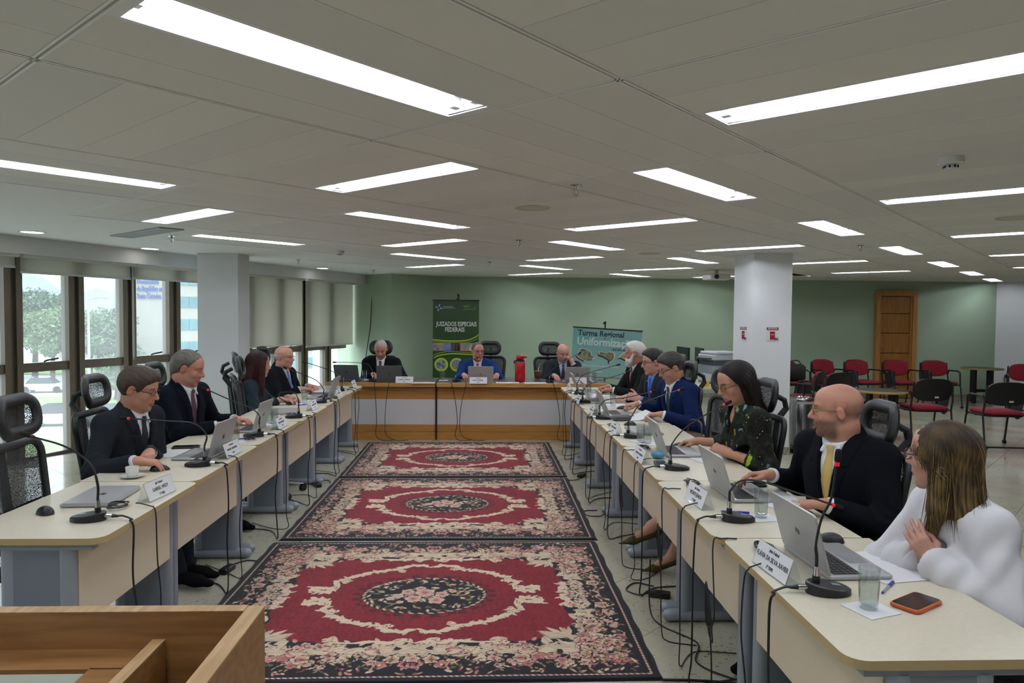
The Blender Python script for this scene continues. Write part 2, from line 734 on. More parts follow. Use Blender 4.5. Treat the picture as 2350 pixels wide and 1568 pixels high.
# ---- pillars
L_ = [(-3.65, 9.12), (-3.14, 9.11), (-3.14, 9.55), (-3.65, 9.56)]
struct('wall_pillar_left', MB().slab(L_, 0, CEIL + 0.02), wall_white, label='white square pillar standing by the window wall')
Mx = Vector((3.12, 8.12))
e1 = Vector((0.47, 0.03))
e2 = Vector((-0.07, 0.44))
Rp = [Mx, Mx + e1, Mx + e1 + e2, Mx + e2]
struct('wall_pillar_right', MB().slab([tuple(p) for p in Rp], 0, CEIL + 0.02), wall_white, label='white square pillar with two extinguisher signs')
cc = sum((p for p in Rp), Vector((0, 0))) / 4
struct('baseboard_pillar', MB().slab([tuple(cc + (p - cc) * 1.05) for p in Rp], 0, 0.09), stone_m)

# ---- windows: bays with bronze mullions, a transom and two panes each
glass_m = thin_glass('window_glass', 'f6fafa', 0.04, haze=0.12)  # milky veil mixed into the panes imitates the outdoor haze
BAY = 0.745
k = 0
for kb in range(-17, 9):
    s0 = 0.76 + BAY * kb
    if s0 + BAY > 7.5:
        s1 = 7.5
    else:
        s1 = s0 + BAY
    if s0 >= 7.3:
        break
    k += 1
    M = T(*gpt(s0)) @ Rz(math.pi / 2 - GA)     # local x along the wall, -y to the room
    L = s1 - s0
    vis = s0 > -0.2
    r = MB()
    r.box((-0.065, 0, 1.17), (0.07, 0.12, 2.34)).box((0.065, 0, 1.17), (0.07, 0.12, 2.34)).box((0, 0.015, 1.17), (0.06, 0.07, 2.34))
    win = struct('window_%d' % k, MB().box((L / 2, 0, 0.012), (L, 0.09, 0.024), 0, M), alu)
    r2 = MB()
    r2.v = [tuple(M @ Vector(p)) for p in r.v]
    r2.f, r2.m = r.f, r.m
    r2.ob('mullion', alu, win, None)
    MB().box((L / 2, 0, 1.0), (L - 0.2, 0.085, 0.1), 0, M).ob('transom', alu, win, None)
    MB().box((L / 2, 0, 2.3), (L - 0.2, 0.085, 0.08), 0, M).ob('head_rail', alu, win, None)
    MB().box((L / 2, 0.0, 0.49), (L - 0.19, 0.006, 0.93), 0, M).ob('pane', glass_m, win, None)
    MB().box((L / 2, 0.0, 1.66), (L - 0.19, 0.006, 1.22), 0, M).ob('pane', glass_m, win, None)
    if vis and kb in (0, 2, 3, 6):
        MB().tube([M @ Vector(p) for p in ((L / 2 - 0.03, -0.05, 1.06), (L / 2 - 0.02, -0.085, 1.075), (L / 2 + 0.1, -0.1, 1.09))], 0.01, 6).ob('handle', black_pl, win)

# ---- roller blinds
fab = bpy.data.materials.new('blind_fabric')
fab.use_nodes = True
n = fab.node_tree
n.nodes.clear()
fo = n.nodes.new('ShaderNodeOutputMaterial')
fd = n.nodes.new('ShaderNodeBsdfDiffuse')
ft = n.nodes.new('ShaderNodeBsdfTranslucent')
fd.inputs[0].default_value = (*lin('d6d4cc'), 1)
ft.inputs[0].default_value = (*lin('cfccc0'), 1)
fx = n.nodes.new('ShaderNodeMixShader')
fx.inputs[0].default_value = 0.48
n.links.new(fd.outputs[0], fx.inputs[1])
n.links.new(ft.outputs[0], fx.inputs[2])
n.links.new(fx.outputs[0], fo.inputs[0])
BL = [(-0.74, 0.74, 2.08, 'cream roller blind rolled up at the left picture edge', 2.25),
      (0.78, 2.21, 2.03, 'cream roller blind rolled up above the trees outside', 2.25),
      (2.25, 3.72, 2.04, 'cream roller blind rolled up beside the white pillar', 2.25),
      (4.20, 5.82, 1.08, 'cream roller blind lowered halfway just behind the white pillar', 2.25),
      (5.90, 7.48, 1.03, 'cream roller blind lowered halfway next to the green wall', 2.25)]
for s0, s1, zb, lab, zt in BL:
    t = thing('roller_blind', lab, 'blind', gpt((s0 + s1) / 2, 0.16), math.pi / 2 - GA, 'roller blinds along the windows')
    L = s1 - s0
    MB().tube([(-L / 2, 0, zt - 0.035), (L / 2, 0, zt - 0.035)], 0.034, 14).ob('roll', mat('blind_roll', 'cfcdc4', 0.7), t)
    MB().box((0, 0.03, (zb + zt - 0.04) / 2), (L - 0.02, 0.0015, zt - 0.04 - zb)).ob('fabric', fab, t, None)
    MB().box((0, 0.03, zb), (L - 0.02, 0.012, 0.022)).ob('bottom_bar', white_pl, t)
    if zb > 1.5 and s0 > 0:
        MB().tube([(L / 2 - 0.02, -0.01, zt - 0.04), (L / 2 - 0.02, -0.012, 1.1), (L / 2 - 0.012, -0.012, 1.02), (L / 2 - 0.004, -0.012, 1.1), (L / 2 - 0.004, -0.01, zt - 0.04)], 0.0035, 5).ob('chain', white_pl, t)

# ---- door in the back wall (six flat panels)
wood_door = mat('door_wood', '9a6a35', 0.4, noise=(6, '8a5c2c', 6, (6, 6, 0.6)))
wood_frame = mat('door_frame_wood', 'b0804a', 0.4, noise=(5, 'a07038', 5, (6, 6, 0.5)))
dx0, dx1, dy = 7.86, 8.70, 13.96
door = struct('door_1', MB().box(((dx0 + dx1) / 2, dy + 0.01, 1.04), (dx1 - dx0 - 0.18, 0.03, 2.06)), black_pl)
zz = [0.012, 0.315, 0.715, 1.12, 1.52, 1.92, 2.068]
zz = [0.012, 0.116, 0.513, 0.918, 1.322, 1.716, 2.066]
for a, c in zip(zz[:-1], zz[1:]):
    MB().box(((dx0 + dx1) / 2 - 0.0, dy - 0.012, (a + c) / 2), (dx1 - dx0 - 0.19, 0.02, c - a - 0.014)).ob('door_panel', wood_door, door, None)
fr = MB()
for x in (dx0 + 0.045, dx1 - 0.045):
    fr.box((x, dy - 0.02, 1.09), (0.09, 0.09, 2.18))
fr.box(((dx0 + dx1) / 2, dy - 0.02, 2.125), (dx1 - dx0 - 0.18, 0.09, 0.11))
fr.ob('door_frame', wood_frame, door, None)
MB().box((dx1 - 0.11, dy - 0.02, 1.04), (0.03, 0.05, 2.06)).ob('door_stop', wood_frame, door, None)
MB().tube([(dx0 + 0.14, dy - 0.03, 1.0), (dx0 + 0.14, dy - 0.07, 1.0), (dx0 + 0.22, dy - 0.07, 1.0)], 0.009, 8).ob('door_handle', chrome, door)

# ================================================================ outside
GZ = -6.0
asph = mat('asphalt', '878a8a', 0.9, noise=(0.3, '989a98', 3))
grass_m = mat('lawn', '56703c', 0.95, noise=(2, '6c844e', 4))
tag(MB().box((-60, 60, GZ - 0.5), (320, 300, 1)).ob('street_ground', asph, None, None), 'grey asphalt street and car park far below the windows', 'street', kind='structure')
leafA = mat('leaves_dark', '4d6349', 0.9, noise=(0.8, '64795c', 5))
leafB = mat('leaves_light', '5f7651', 0.9, noise=(0.8, '788e64', 5))
bark = mat('bark', '4a4036', 0.9)


def lawn(name, pts, lab):
    tag(MB().slab(pts, GZ, GZ + 0.12).ob(name, grass_m, None, None), lab, 'lawn')


def outdir(u, dist, z=GZ):
    """point far outside seen in the direction of column u of a level view"""
    a = (u - 1175) / 1619.5
    x, y = a * dist, dist
    c_, s_ = math.cos(-_yaw), math.sin(-_yaw)
    return Vector((c_ * x - s_ * y, s_ * x + c_ * y, z))


def strip(u0, u1, d0, d1):
    return [tuple(outdir(u, d)[:2]) for u, d in ((u0, d0), (u1, d0), (u1, d1), (u0, d1))]


lawn('lawn_strip', strip(-500, 520, 36, 41), 'nearest green lawn strip beside the car park below')
lawn('lawn_strip', strip(-500, 520, 55, 62), 'middle green lawn strip between the two lanes below')
lawn('lawn_strip', strip(-500, 230, 84, 100), 'farthest green lawn in front of the trees')


def ico(c, r, rng, sub=2):
    import bmesh
    bm = bmesh.new()
    bmesh.ops.create_icosphere(bm, subdivisions=sub, radius=1)
    ph = rng.uniform(0, 6, 6)
    vs_ = []
    for v in bm.verts:
        p = v.co
        k_ = 1 + 0.16 * math.sin(5 * p.x + ph[0]) * math.sin(6 * p.y + ph[1]) + 0.12 * math.sin(9 * p.z + ph[2]) + 0.07 * rng.normal()
        vs_.append((c[0] + p.x * r * k_, c[1] + p.y * r * k_, c[2] + p.z * r * 0.85 * k_))
    fs_ = [tuple(v.index for v in f.verts) for f in bm.faces]
    bm.free()
    return vs_, fs_


def tree(u, dist, h, w, m, lab):
    p = outdir(u, dist)
    rng = np.random.default_rng(int(u + dist * 7) + 900)
    t = thing('tree', lab, 'tree', p, 0, 'trees outside the windows')
    cen = []
    for q in range(18):
        a, rr = rng.uniform(0, 6.28), rng.uniform(0, 0.62) * w
        cen.append((np.array([rr * math.cos(a), rr * math.sin(a), h * rng.uniform(0.38, 0.82)]), rng.uniform(0.25, 0.45) * w))
    cen.append((np.array([0, 0, h * 0.78]), 0.42 * w))
    NL = 9000
    ii = rng.integers(0, len(cen), NL)
    dr = rng.normal(size=(NL, 3))
    dr /= np.linalg.norm(dr, axis=1)[:, None]
    C0 = np.array([cen[i][0] for i in ii]) + dr * np.array([cen[i][1] for i in ii])[:, None] * rng.uniform(0.55, 1.0, NL)[:, None] * np.array([1, 1, 0.85])
    ta = rng.normal(size=(NL, 3)) * 0.13
    tb = rng.normal(size=(NL, 3)) * 0.13
    Vq = np.stack([C0 - ta, C0 - tb * 0.5, C0 + ta, C0 + tb * 0.5], 1).reshape(-1, 3)
    mb = MB()
    mb.v = [tuple(p_) for p_ in Vq]
    mb.f = [(4 * i, 4 * i + 1, 4 * i + 2, 4 * i + 3) for i in range(NL)]
    mb.m = [0] * NL
    mb.ob('crown', m, t, None)
    br = MB().tube([(0, 0, 0), (0.1, 0, h * 0.25), (0, 0.1, h * 0.6)], [0.03 * h, 0.025 * h, 0.01 * h], 8)
    br.tube([(0.05, 0, h * 0.3), (w * 0.3, w * 0.1, h * 0.55)], [0.015 * h, 0.006 * h], 6)
    br.ob('trunk', bark, t)


tree(20, 78, 10.5, 4.2, leafA, 'tall dark tree behind the leftmost window mullion')
tree(78, 82, 11.2, 4.8, leafA, 'broad pale tree in the middle of the widest window pane')
tree(118, 74, 8.6, 3.6, leafB, 'lighter green tree low in the widest window pane')
tree(148, 86, 10.2, 4.0, leafA, 'dark tree half hidden behind the second mullion')
tree(205, 76, 8.4, 3.4, leafB, 'round tree at the left of the narrow second pane')
tree(240, 72, 8.6, 3.8, leafA, 'taller tree next to the teal building corner')
tree(262, 60, 4.2, 2.2, leafB, 'low bush in front of the teal building corner')
tree(-60, 80, 10.0, 4.4, leafA, 'dark tree beyond the left picture edge')
tree(440, 46, 5.2, 2.4, leafB, 'small tree seen just left of the white pillar')
# hills: distance haze is put into their blue-grey base colour
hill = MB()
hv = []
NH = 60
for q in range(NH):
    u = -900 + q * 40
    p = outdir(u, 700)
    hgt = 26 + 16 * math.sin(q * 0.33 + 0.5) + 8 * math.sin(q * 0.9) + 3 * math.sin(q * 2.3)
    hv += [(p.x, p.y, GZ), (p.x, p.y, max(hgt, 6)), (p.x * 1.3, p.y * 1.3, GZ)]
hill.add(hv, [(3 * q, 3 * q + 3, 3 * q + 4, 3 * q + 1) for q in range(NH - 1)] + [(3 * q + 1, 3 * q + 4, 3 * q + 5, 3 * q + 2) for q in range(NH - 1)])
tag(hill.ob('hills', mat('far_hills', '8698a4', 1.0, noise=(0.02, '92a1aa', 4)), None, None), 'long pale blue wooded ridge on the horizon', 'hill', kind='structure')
# office building across the street, with blue lettering and teal window bands
bt = thing('office_building', 'pale office building with blue lettering and teal window bands', 'building', outdir(322, 80), 0)
pA, pB, pC = outdir(303, 80), outdir(386, 80), outdir(720, 96)
pL = outdir(262, 92)
conc = mat('facade_pale', '8c8a80', 0.8, noise=(0.4, '929086', 3))
teal = mat('facade_glass', '35686f', 0.15, noise=(0.5, '487a80', 2))
base = bt.location.copy()


def rel(p, z):
    return (p.x - base.x, p.y - base.y, z - base.z)


def facade(name, a, c, z0, z1, m, th=0.3, proud=0.0):
    d = (c - a).normalized()
    nn = Vector((d.y, -d.x, 0)).normalized()
    if nn.dot(Vector((a.x, a.y, 0))) > 0:
        nn = -nn
    a2, c2 = a + nn * proud, c + nn * proud
    q = [a2, c2, c2 - nn * th, a2 - nn * th]
    mb = MB()
    mb.v = [rel(p, z) for z in (z0, z1) for p in q]
    mb.f = [(0, 1, 5, 4), (1, 2, 6, 5), (2, 3, 7, 6), (3, 0, 4, 7), (4, 5, 6, 7)]
    mb.m = [0] * 5
    return mb.ob(name, m, bt, None), nn


facade('blank_wall', pA, pB, GZ, 16, conc, 3)
facade('banded_wall', pB, pC, GZ, 16, conc, 3, -0.3)
facade('corner_glazing', pL, pA, GZ, 16, teal, 0.5)
for z in (-5.0, -2.4, 0.2, 2.8, 5.4, 8.0):
    for q in range(8):
        a = pB.lerp(pC, q / 8 + 0.004)
        c = pB.lerp(pC, (q + 1) / 8 - 0.002)
        w_, _ = facade('window_band', a, c, z - 0.62, z + 0.62, teal, 0.2, -0.18)
dv = (pB - pA).normalized()
ang = math.atan2(dv.y, dv.x)
blue_l = mat('blue_letters', '1c3f8a', 0.5)
for q, (s_, x) in enumerate((('Procuradoria', 1.55), ('da República em', 1.9), ('Santa Catarina', 1.8))):
    zt = 5.05 - q * 0.82
    p = pA + dv * 0.62
    fn = Vector((dv.y, -dv.x, 0)) * 0.12
    M = T(*rel(p + fn, zt)) @ Rz(ang) @ Rx(math.pi / 2)
    lettering(s_, 0.82, blue_l, bt, M, 'LEFT', 0.018, 0.57, depth=0.05)


def car(u, dist, col, rot, lab):
    t = thing('car', lab, 'car', outdir(u, dist), rot, 'cars on the street below')
    body = MB().slab(rrect(-2.1, 2.1, -0.85, 0.85, 0.35), 0.28, 0.85, ch=0.06)
    body.ob('body', mat('car_' + col, col, 0.25), t)
    cab = MB()
    cab.add([(-1.4, -0.75, 0.85), (1.1, -0.75, 0.85), (1.1, 0.75, 0.85), (-1.4, 0.75, 0.85), (-0.9, -0.62, 1.42), (0.5, -0.62, 1.42), (0.5, 0.62, 1.42), (-0.9, 0.62, 1.42)],
            [(0, 1, 5, 4), (1, 2, 6, 5), (2, 3, 7, 6), (3, 0, 4, 7), (4, 5, 6, 7)])
    cab.ob('cabin', mat('car_glass', '2a3338', 0.1), t)
    for x in (-1.3, 1.3):
        for y in (-0.82, 0.82):
            MB().tube([(x, y - 0.1, 0.32), (x, y + 0.1, 0.32)], 0.32, 14).ob('wheel', black_pl, t)


car(135, 47, 'e4e6e6', 0.3, 'white car parked on the street below the widest pane')
car(100, 66, 'd5d8da', 0.2, 'silver car farther off behind the parked white car')
car(250, 47, '8f9498', 0.2, 'grey car on the street below the narrow pane')
for u, dist, h, lab in ((203, 51, 8.5, 'slim grey street lamp post in the narrow second pane'),):
    t = thing('lamp_post', lab, 'lamp post', outdir(u, dist))
    MB().tube([(0, 0, 0), (0, 0, h)], [0.12, 0.07], 8).ob('pole', mat('post_grey', '9aa0a2', 0.5, 0.5), t)
    MB().tube([(0, 0, h), (0.8, 0, h + 0.15), (1.4, 0, h + 0.12)], [0.06, 0.05, 0.1], 8).ob('lamp_arm', MATS['post_grey'], t)
ht = thing('low_house', 'low house with an orange tiled roof among the trees', 'house', outdir(215, 118), 0.3)
MB().box((0, 0, 2.2), (9, 6, 4.4)).ob('wall', conc, ht, None)
MB().add([(-5, -3.5, 4.3), (5, -3.5, 4.3), (5, 3.5, 4.3), (-5, 3.5, 4.3), (-4, 0, 6.2), (4, 0, 6.2)], [(0, 1, 5, 4), (1, 2, 5), (2, 3, 4, 5), (3, 0, 4)]).ob('roof', mat('roof_tiles', 'b97258', 0.8), ht, None)
cam.clip_end = 2500

# ================================================================ ceiling fixtures
flange_m = mat('fixture_white', 'dcdcda', 0.4)
reflect_m = mat('fixture_reflector', 'e9ebee', 0.25, 0.35)
tube_m = emission('lit_tube', 'f2f6ff', TUBE)


def make_fixture():
    t = thing('ceiling_light', '', 'ceiling light')
    L, Wd = PL_, PW_
    fr = MB()
    for sy in (-1, 1):
        fr.box((0, sy * (Wd / 2 - 0.011), 0.004), (L, 0.022, 0.008))
    for sx_ in (-1, 1):
        fr.box((sx_ * (L / 2 - 0.016), 0, 0.004), (0.032, Wd - 0.044, 0.008))
    fr.ob('frame', flange_m, t, None)
    hw, hl = Wd / 2 - 0.022, L / 2 - 0.032
    prof = [(-hw, 0.004), (-hw, 0.05), (-hw + 0.02, 0.085), (-0.02, 0.085), (0, 0.045), (0.02, 0.085), (hw - 0.02, 0.085), (hw, 0.05), (hw, 0.004)]
    v = [(x, y, z) for x in (-hl, hl) for (y, z) in prof]
    k_ = len(prof)
    f = [(i, i + 1, k_ + i + 1, k_ + i) for i in range(k_ - 1)]
    f += [tuple(range(k_)), tuple(reversed(range(k_, 2 * k_)))]
    MB().add(v, f).ob('reflector', reflect_m, t, None)
    for sy in (-1, 1):
        MB().tube([(-hl + 0.03, sy * 0.052, 0.04), (hl - 0.03, sy * 0.052, 0.04)], 0.013, 6, cap=False).ob('tube', tube_m, t)
        for sx_ in (-1, 1):
            MB().box((sx_ * (hl - 0.016), sy * 0.052, 0.05), (0.03, 0.03, 0.06)).ob('lamp_holder', white_pl, t, None)
    return t


fix = make_fixture()
COLN = {0: 'the row from the top left towards the wooden door', 2: 'the row from the left windows over the rugs', 4: 'the row from above the window seats to the green wall',
        -2: 'the unseen row added at the right behind the camera', -1: 'the row along the right picture edge', 1: 'the row from the rug centre to the right pillar', 3: 'the row from the left windows to the banner', 5: 'the farthest row near the green banner', -3: 'the unseen row added far to the right'}
ORD = ['nearest', 'second', 'third', 'fourth', 'fifth', 'sixth', 'seventh', 'eighth']
first = True
bycol = {}
for kind, lst in (('A', LIGHT_A), ('B', LIGHT_B)):
    for (i, j) in lst:
        bycol.setdefault(i, []).append(((i, j), kind))
for i, lst in sorted(bycol.items()):
    lst.sort(key=lambda q: q[0][1])
    for q, ((i, j), kind) in enumerate(lst):
        o = fix if first else copy_tree(fix)
        first = False
        jj = j
        if kind == 'A' and (i, j) == (2, 8):
            jj = 8.9
        lab = 'recessed ceiling light, %s of %s' % (ORD[q], COLN[i])
        place(o, cpt(i + 0.5, jj + 0.5) if (i, j) != (2, 8) else cpt(2.36, 9.4), CA if kind == 'A' else CA + math.pi / 2, lab, 'recessed ceiling lights')

# downlights over the window aisle
for (x, y), lab in (((-4.32, 6.93), 'round recessed downlight nearest the left picture edge'), ((-3.98, 8.57), 'round recessed downlight left of the white window pillar'), ((-2.71, 11.89), 'round recessed downlight above the lowered roller blinds')):
    t = thing('downlight', lab, 'downlight', (x, y, CEIL), 0, 'round downlights')
    MB().lathe([(0.095, 0.0), (0.1, -0.004), (0.115, -0.004), (0.115, 0.001), (0.095, 0.001)], 28, ring=True).ob('trim_ring', flange_m, t)
    MB().lathe([(0.0, -0.002), (0.094, -0.002), (0.094, 0.0), (0, 0.0)], 28).ob('diffuser', emission('downlight_glow', 'fff8ee', 6.0), t)
# sprinklers
for (u, lab) in (((0.93, 1.12), 'chrome sprinkler head nearest the camera'), ((4.68, 0.93), 'sprinkler beside the air vent'), ((6.01, 2.91), 'sprinkler right of the white window pillar'),
                 ((6.78, 4.57), 'sprinkler above the green wall corner'), ((2.67, 2.78), 'sprinkler in the middle of the room'), ((0.65, 4.75), 'sprinkler right of the right pillar'), ((4.43, 4.36), 'sprinkler above the green banner')):
    p = cpt(*u)
    t = thing('sprinkler', lab if len(lab.split()) >= 4 else 'small ' + lab, 'sprinkler', (p.x, p.y, CEIL), 0, 'ceiling sprinklers')
    MB().lathe([(0.035, 0.0), (0.035, -0.004), (0.012, -0.01), (0.01, -0.03), (0, -0.03)], 16).ob('rosette', chrome, t)
    fr = MB().tube([(-0.012, 0, -0.025), (-0.014, 0, -0.045), (0, 0, -0.058)], 0.003, 5).tube([(0.012, 0, -0.025), (0.014, 0, -0.045), (0, 0, -0.058)], 0.003, 5)
    fr.lathe([(0, -0.062), (0.018, -0.062), (0.018, -0.059), (0, -0.059)], 14)
    fr.ob('deflector', chrome, t)
# smoke detectors
for u, lab in (((-0.49, 1.52), 'white round smoke detector at the upper right'), ((4.7, 2.52), 'white round smoke detector above the window pillar')):
    p = cpt(*u)
    t = thing('smoke_detector', lab, 'smoke detector', (p.x, p.y, CEIL), 0, 'smoke detectors')
    MB().lathe([(0.055, 0), (0.055, -0.028), (0.048, -0.034), (0, -0.034)], 28).ob('base', white_pl, t)
    c_ = MB().lathe([(0.024, -0.034), (0.03, -0.05), (0.024, -0.058), (0, -0.058)], 20)
    c_.ob('sensor', white_pl, t)
    s_ = MB()
    for q in range(8):
        a = q * math.pi / 4
        s_.box((0.0275 * math.cos(a), 0.0275 * math.sin(a), -0.045), (0.004, 0.012, 0.012), 0, None)
    s_.ob('slots', black_pl, t, None)
# ceiling speakers
for u, lab in (((1.52, 1.53), 'flush round ceiling speaker near the room centre'), ((-0.5, 3.56), 'flush round ceiling speaker at the right picture edge'), ((2.44, 4.44), 'flush round ceiling speaker far over the right tables')):
    p = cpt(*u)
    t = thing('ceiling_speaker', lab, 'speaker', (p.x, p.y, CEIL), 0, 'ceiling speakers')
    MB().lathe([(0.105, 0.0), (0.112, -0.006), (0.125, -0.005), (0.128, 0.0)], 32, ring=True).ob('ring', mat('speaker_ring', 'c2b98f', 0.5), t)
    MB().lathe([(0, -0.004), (0.104, -0.003), (0.104, 0.0), (0, 0.0)], 32).ob('grille', mat('speaker_grille', 'bdbcb4', 0.6), t)
# air vent near the windows
p = cpt(4.62, 0.71)
t = thing('air_vent', 'rectangular slatted air vent in the ceiling near the windows', 'vent', (p.x, p.y, CEIL - 0.001), CA + math.pi / 2)
fr = MB()
for sy in (-1, 1):
    fr.box((0, sy * 0.1, -0.004), (1.12, 0.02, 0.01)).box((sy * 0.55, 0, -0.004), (0.02, 0.2, 0.01))
fr.ob('frame', mat('vent_grey', '9a9b98', 0.5), t, None)
MB().box((0, 0, 0.0), (1.1, 0.19, 0.004)).ob('backing', mat('vent_dark', '5c5d5b', 0.7), t, None)
for q in range(9):
    MB().box((0, -0.08 + q * 0.02, -0.005), (1.08, 0.012, 0.003), 0, None).ob('slat', MATS['vent_grey'], t, None)
# ceiling projector
p = cpt(2.95, 7.05)
t = thing('projector', 'small white projector hanging under the ceiling beside the right pillar', 'projector', (p.x, p.y, CEIL), 0.2)
MB().cyl((0, 0), 0.03, -0.07, 0).ob('mount', white_pl, t)
MB().slab(rrect(-0.19, 0.19, -0.14, 0.14, 0.04), -0.16, -0.07, ch=0.012).ob('body', white_pl, t)
MB().tube([(-0.08, -0.13, -0.115), (-0.08, -0.165, -0.115)], 0.035, 16).ob('lens', black_pl, t)
# ================================================================ rugs
RW, RL = 2.28, 1.93


def rug_colors(nx, ny):
    img = np.zeros((nx, ny, 3), np.float32)
    X, Y = np.meshgrid((np.arange(nx) / (nx - 1) - 0.5) * RW, (np.arange(ny) / (ny - 1) - 0.5) * RL, indexing='ij')
    C = {k: np.array(lin(v), np.float32) for k, v in dict(navy='12121c', red='7c1423', dred='4c0e1a', cream='d9c3a8', pink='c39488', rose='a8505c', dpink='7e2e3c', olive='6d6240', tan='a58559', dk='24222a', lil='b79aa0').items()}
    rng = np.random.default_rng(11)
    dx, dy = RW / (nx - 1), RL / (ny - 1)

    def patch(cx, cy, r):
        i0, i1 = int((cx - r + RW / 2) / dx), int((cx + r + RW / 2) / dx) + 2
        j0, j1 = int((cy - r + RL / 2) / dy), int((cy + r + RL / 2) / dy) + 2
        i0, j0, i1, j1 = max(i0, 0), max(j0, 0), min(i1, nx), min(j1, ny)
        return slice(i0, i1), slice(j0, j1)

    def leaf(cx, cy, ln, w, a, col, only=None):
        s = patch(cx, cy, ln)
        x, y = X[s] - cx, Y[s] - cy
        u, v = x * math.cos(a) + y * math.sin(a), -x * math.sin(a) + y * math.cos(a)
        t = np.clip(u / ln, -1, 1)
        m = (np.abs(u) < ln) & (np.abs(v) < w * (1 - t * t) * (1.1 - 0.3 * t))
        img[s][m] = col
        m2 = m & (np.abs(v) < w * 0.16)
        img[s][m2] = col * 0.6

    def rose(cx, cy, r, c1, c2, c3):
        s = patch(cx, cy, r * 1.3)
        x, y = X[s] - cx, Y[s] - cy
        rr, a = np.hypot(x, y), np.arctan2(y, x)
        ph = rng.uniform(0, 6.28)
        edge = r * (1 + 0.12 * np.sin(5 * a + ph) + 0.05 * np.sin(11 * a))
        img[s][(rr < edge * 1.16) & (np.sin(9 * a + ph) > -0.7)] = C['navy'] * 1.3
        m = rr < edge
        sp = np.sin(3.2 * a + 22 * (rr / r) ** 0.8 * 0.55 + ph)
        t = np.clip(rr / r, 0, 1)[..., None]
        col = c3 * (1 - t) + c1 * t
        col = np.where((sp > 0.55)[..., None], c2, col)
        col = np.where((rr < 0.28 * r)[..., None] & (np.sin(40 * rr / r) > -0.2)[..., None], c3, col)
        img[s][m] = col[m]

    def flower(cx, cy, r, col, n=7):
        for k in range(n):
            a = 6.283 * k / n + rng.uniform(-0.2, 0.2)
            leaf(cx + 0.55 * r * math.cos(a), cy + 0.55 * r * math.sin(a), r * 0.55, r * 0.2, a, col)

    def dot(x, y, r, col):
        s = patch(x, y, r)
        img[s][np.hypot(X[s] - x, Y[s] - y) < r] = col

    def stroke(pts, w0, w1, col):
        for k, p in enumerate(pts):
            t = k / max(len(pts) - 1, 1)
            dot(p[0], p[1], w0 + (w1 - w0) * t, col)

    def curl(x, y, a, size, hand_, col):
        # little spiral ending in a knob
        pts = []
        for k in range(22):
            t = k / 21
            th = a + hand_ * t * 4.6
            r = size * (1 - 0.72 * t)
            pts.append((x + math.cos(a - hand_ * 1.57) * 0 + r * math.cos(th) - size * math.cos(a), y + r * math.sin(th) - size * math.sin(a)))
        stroke(pts, 0.0065, 0.005, col)
        dot(pts[-1][0], pts[-1][1], 0.009, col)

    def scroll(pts, w, col, rim=True):
        P = bez([(p[0], p[1], 0) for p in pts], 90)
        n_ = len(P)
        for pas in ((1, C['dred'] * 0.8), (0, col)):
            for k, p in enumerate(P):
                t = k / (n_ - 1)
                r = w * (0.3 + 0.7 * math.sin(math.pi * min(max(t, 0.06), 0.96))) * (1 + 0.28 * math.sin(30 * t)) + (0.0045 if pas[0] else 0)
                dot(p.x, p.y, r, pas[1])
        for k in range(6, n_ - 6, 11):
            d = P[k + 1] - P[k - 1]
            a = math.atan2(d.y, d.x)
            sg = 1 if (k // 11) % 2 else -1
            leaf(P[k].x + 0.022 * math.cos(a + sg * 0.9), P[k].y + 0.022 * math.sin(a + sg * 0.9), 0.024, 0.009, a + sg * 0.75, col)
            if (k // 11) % 3 == 1:
                curl(P[k].x, P[k].y, a + sg * 1.57, 0.016, sg, col)
        e = P[-1] - P[-3]
        curl(P[-1].x, P[-1].y, math.atan2(e.y, e.x) + 1.57, 0.02, 1, col)

    img[:] = C['navy']
    AX, AY = np.abs(X), np.abs(Y)
    # red field with scalloped, cut corners
    wob = 0.02 * np.sin(X * 26) * np.sin(Y * 24)
    fld = (AX + wob < 0.80) & (AY + wob < 0.585) & (AX * 0.75 + AY < 1.02 + wob)
    img[fld] = C['red']
    spk = (np.sin(X * 87 + 3 * np.sin(Y * 51)) * np.sin(Y * 93 + 3 * np.sin(X * 49)) > 0.45) & fld
    img[spk] = C['dred'] * 0.6 + C['red'] * 0.4
    # flower band: quadrant motifs mirrored into all four corners
    q = []

    def sym(fn):
        for sx_ in (-1, 1):
            for sy in (-1, 1):
                fn(sx_, sy)
    # loose leaves on navy
    for k in range(520):
        x, y = rng.uniform(0, 1.06), rng.uniform(0, 0.90)
        if x < 0.80 and y < 0.60 and x * 0.75 + y < 1.0:
            continue
        ln, w, a, c = rng.uniform(0.012, 0.026), rng.uniform(0.0045, 0.008), rng.uniform(0, 6.28), [C['tan'], C['cream'], C['olive'], C['pink']][rng.integers(4)]
        sym(lambda sx_, sy: leaf(sx_ * x, sy * y, ln, w, math.atan2(sy * math.sin(a), sx_ * math.cos(a)), c))
    # cream clouds of blossom along the long sides and the ends
    for k in range(60):
        x, y = rng.uniform(0.0, 0.85), 0.655 + rng.normal() * 0.035 + 0.02 * math.sin(k)
        r = rng.uniform(0.025, 0.05)
        c = C['cream'] * rng.uniform(0.75, 1.0)
        sym(lambda sx_, sy: leaf(sx_ * x, sy * y, r * 1.2, r * 0.6, rng.uniform(0, 6.28), c))
    for k in range(40):
        x, y = 0.865 + rng.normal() * 0.03, rng.uniform(0.0, 0.6)
        r = rng.uniform(0.025, 0.045)
        c = C['cream'] * rng.uniform(0.75, 1.0)
        sym(lambda sx_, sy: leaf(sx_ * x, sy * y, r * 1.2, r * 0.6, rng.uniform(0, 6.28), c))
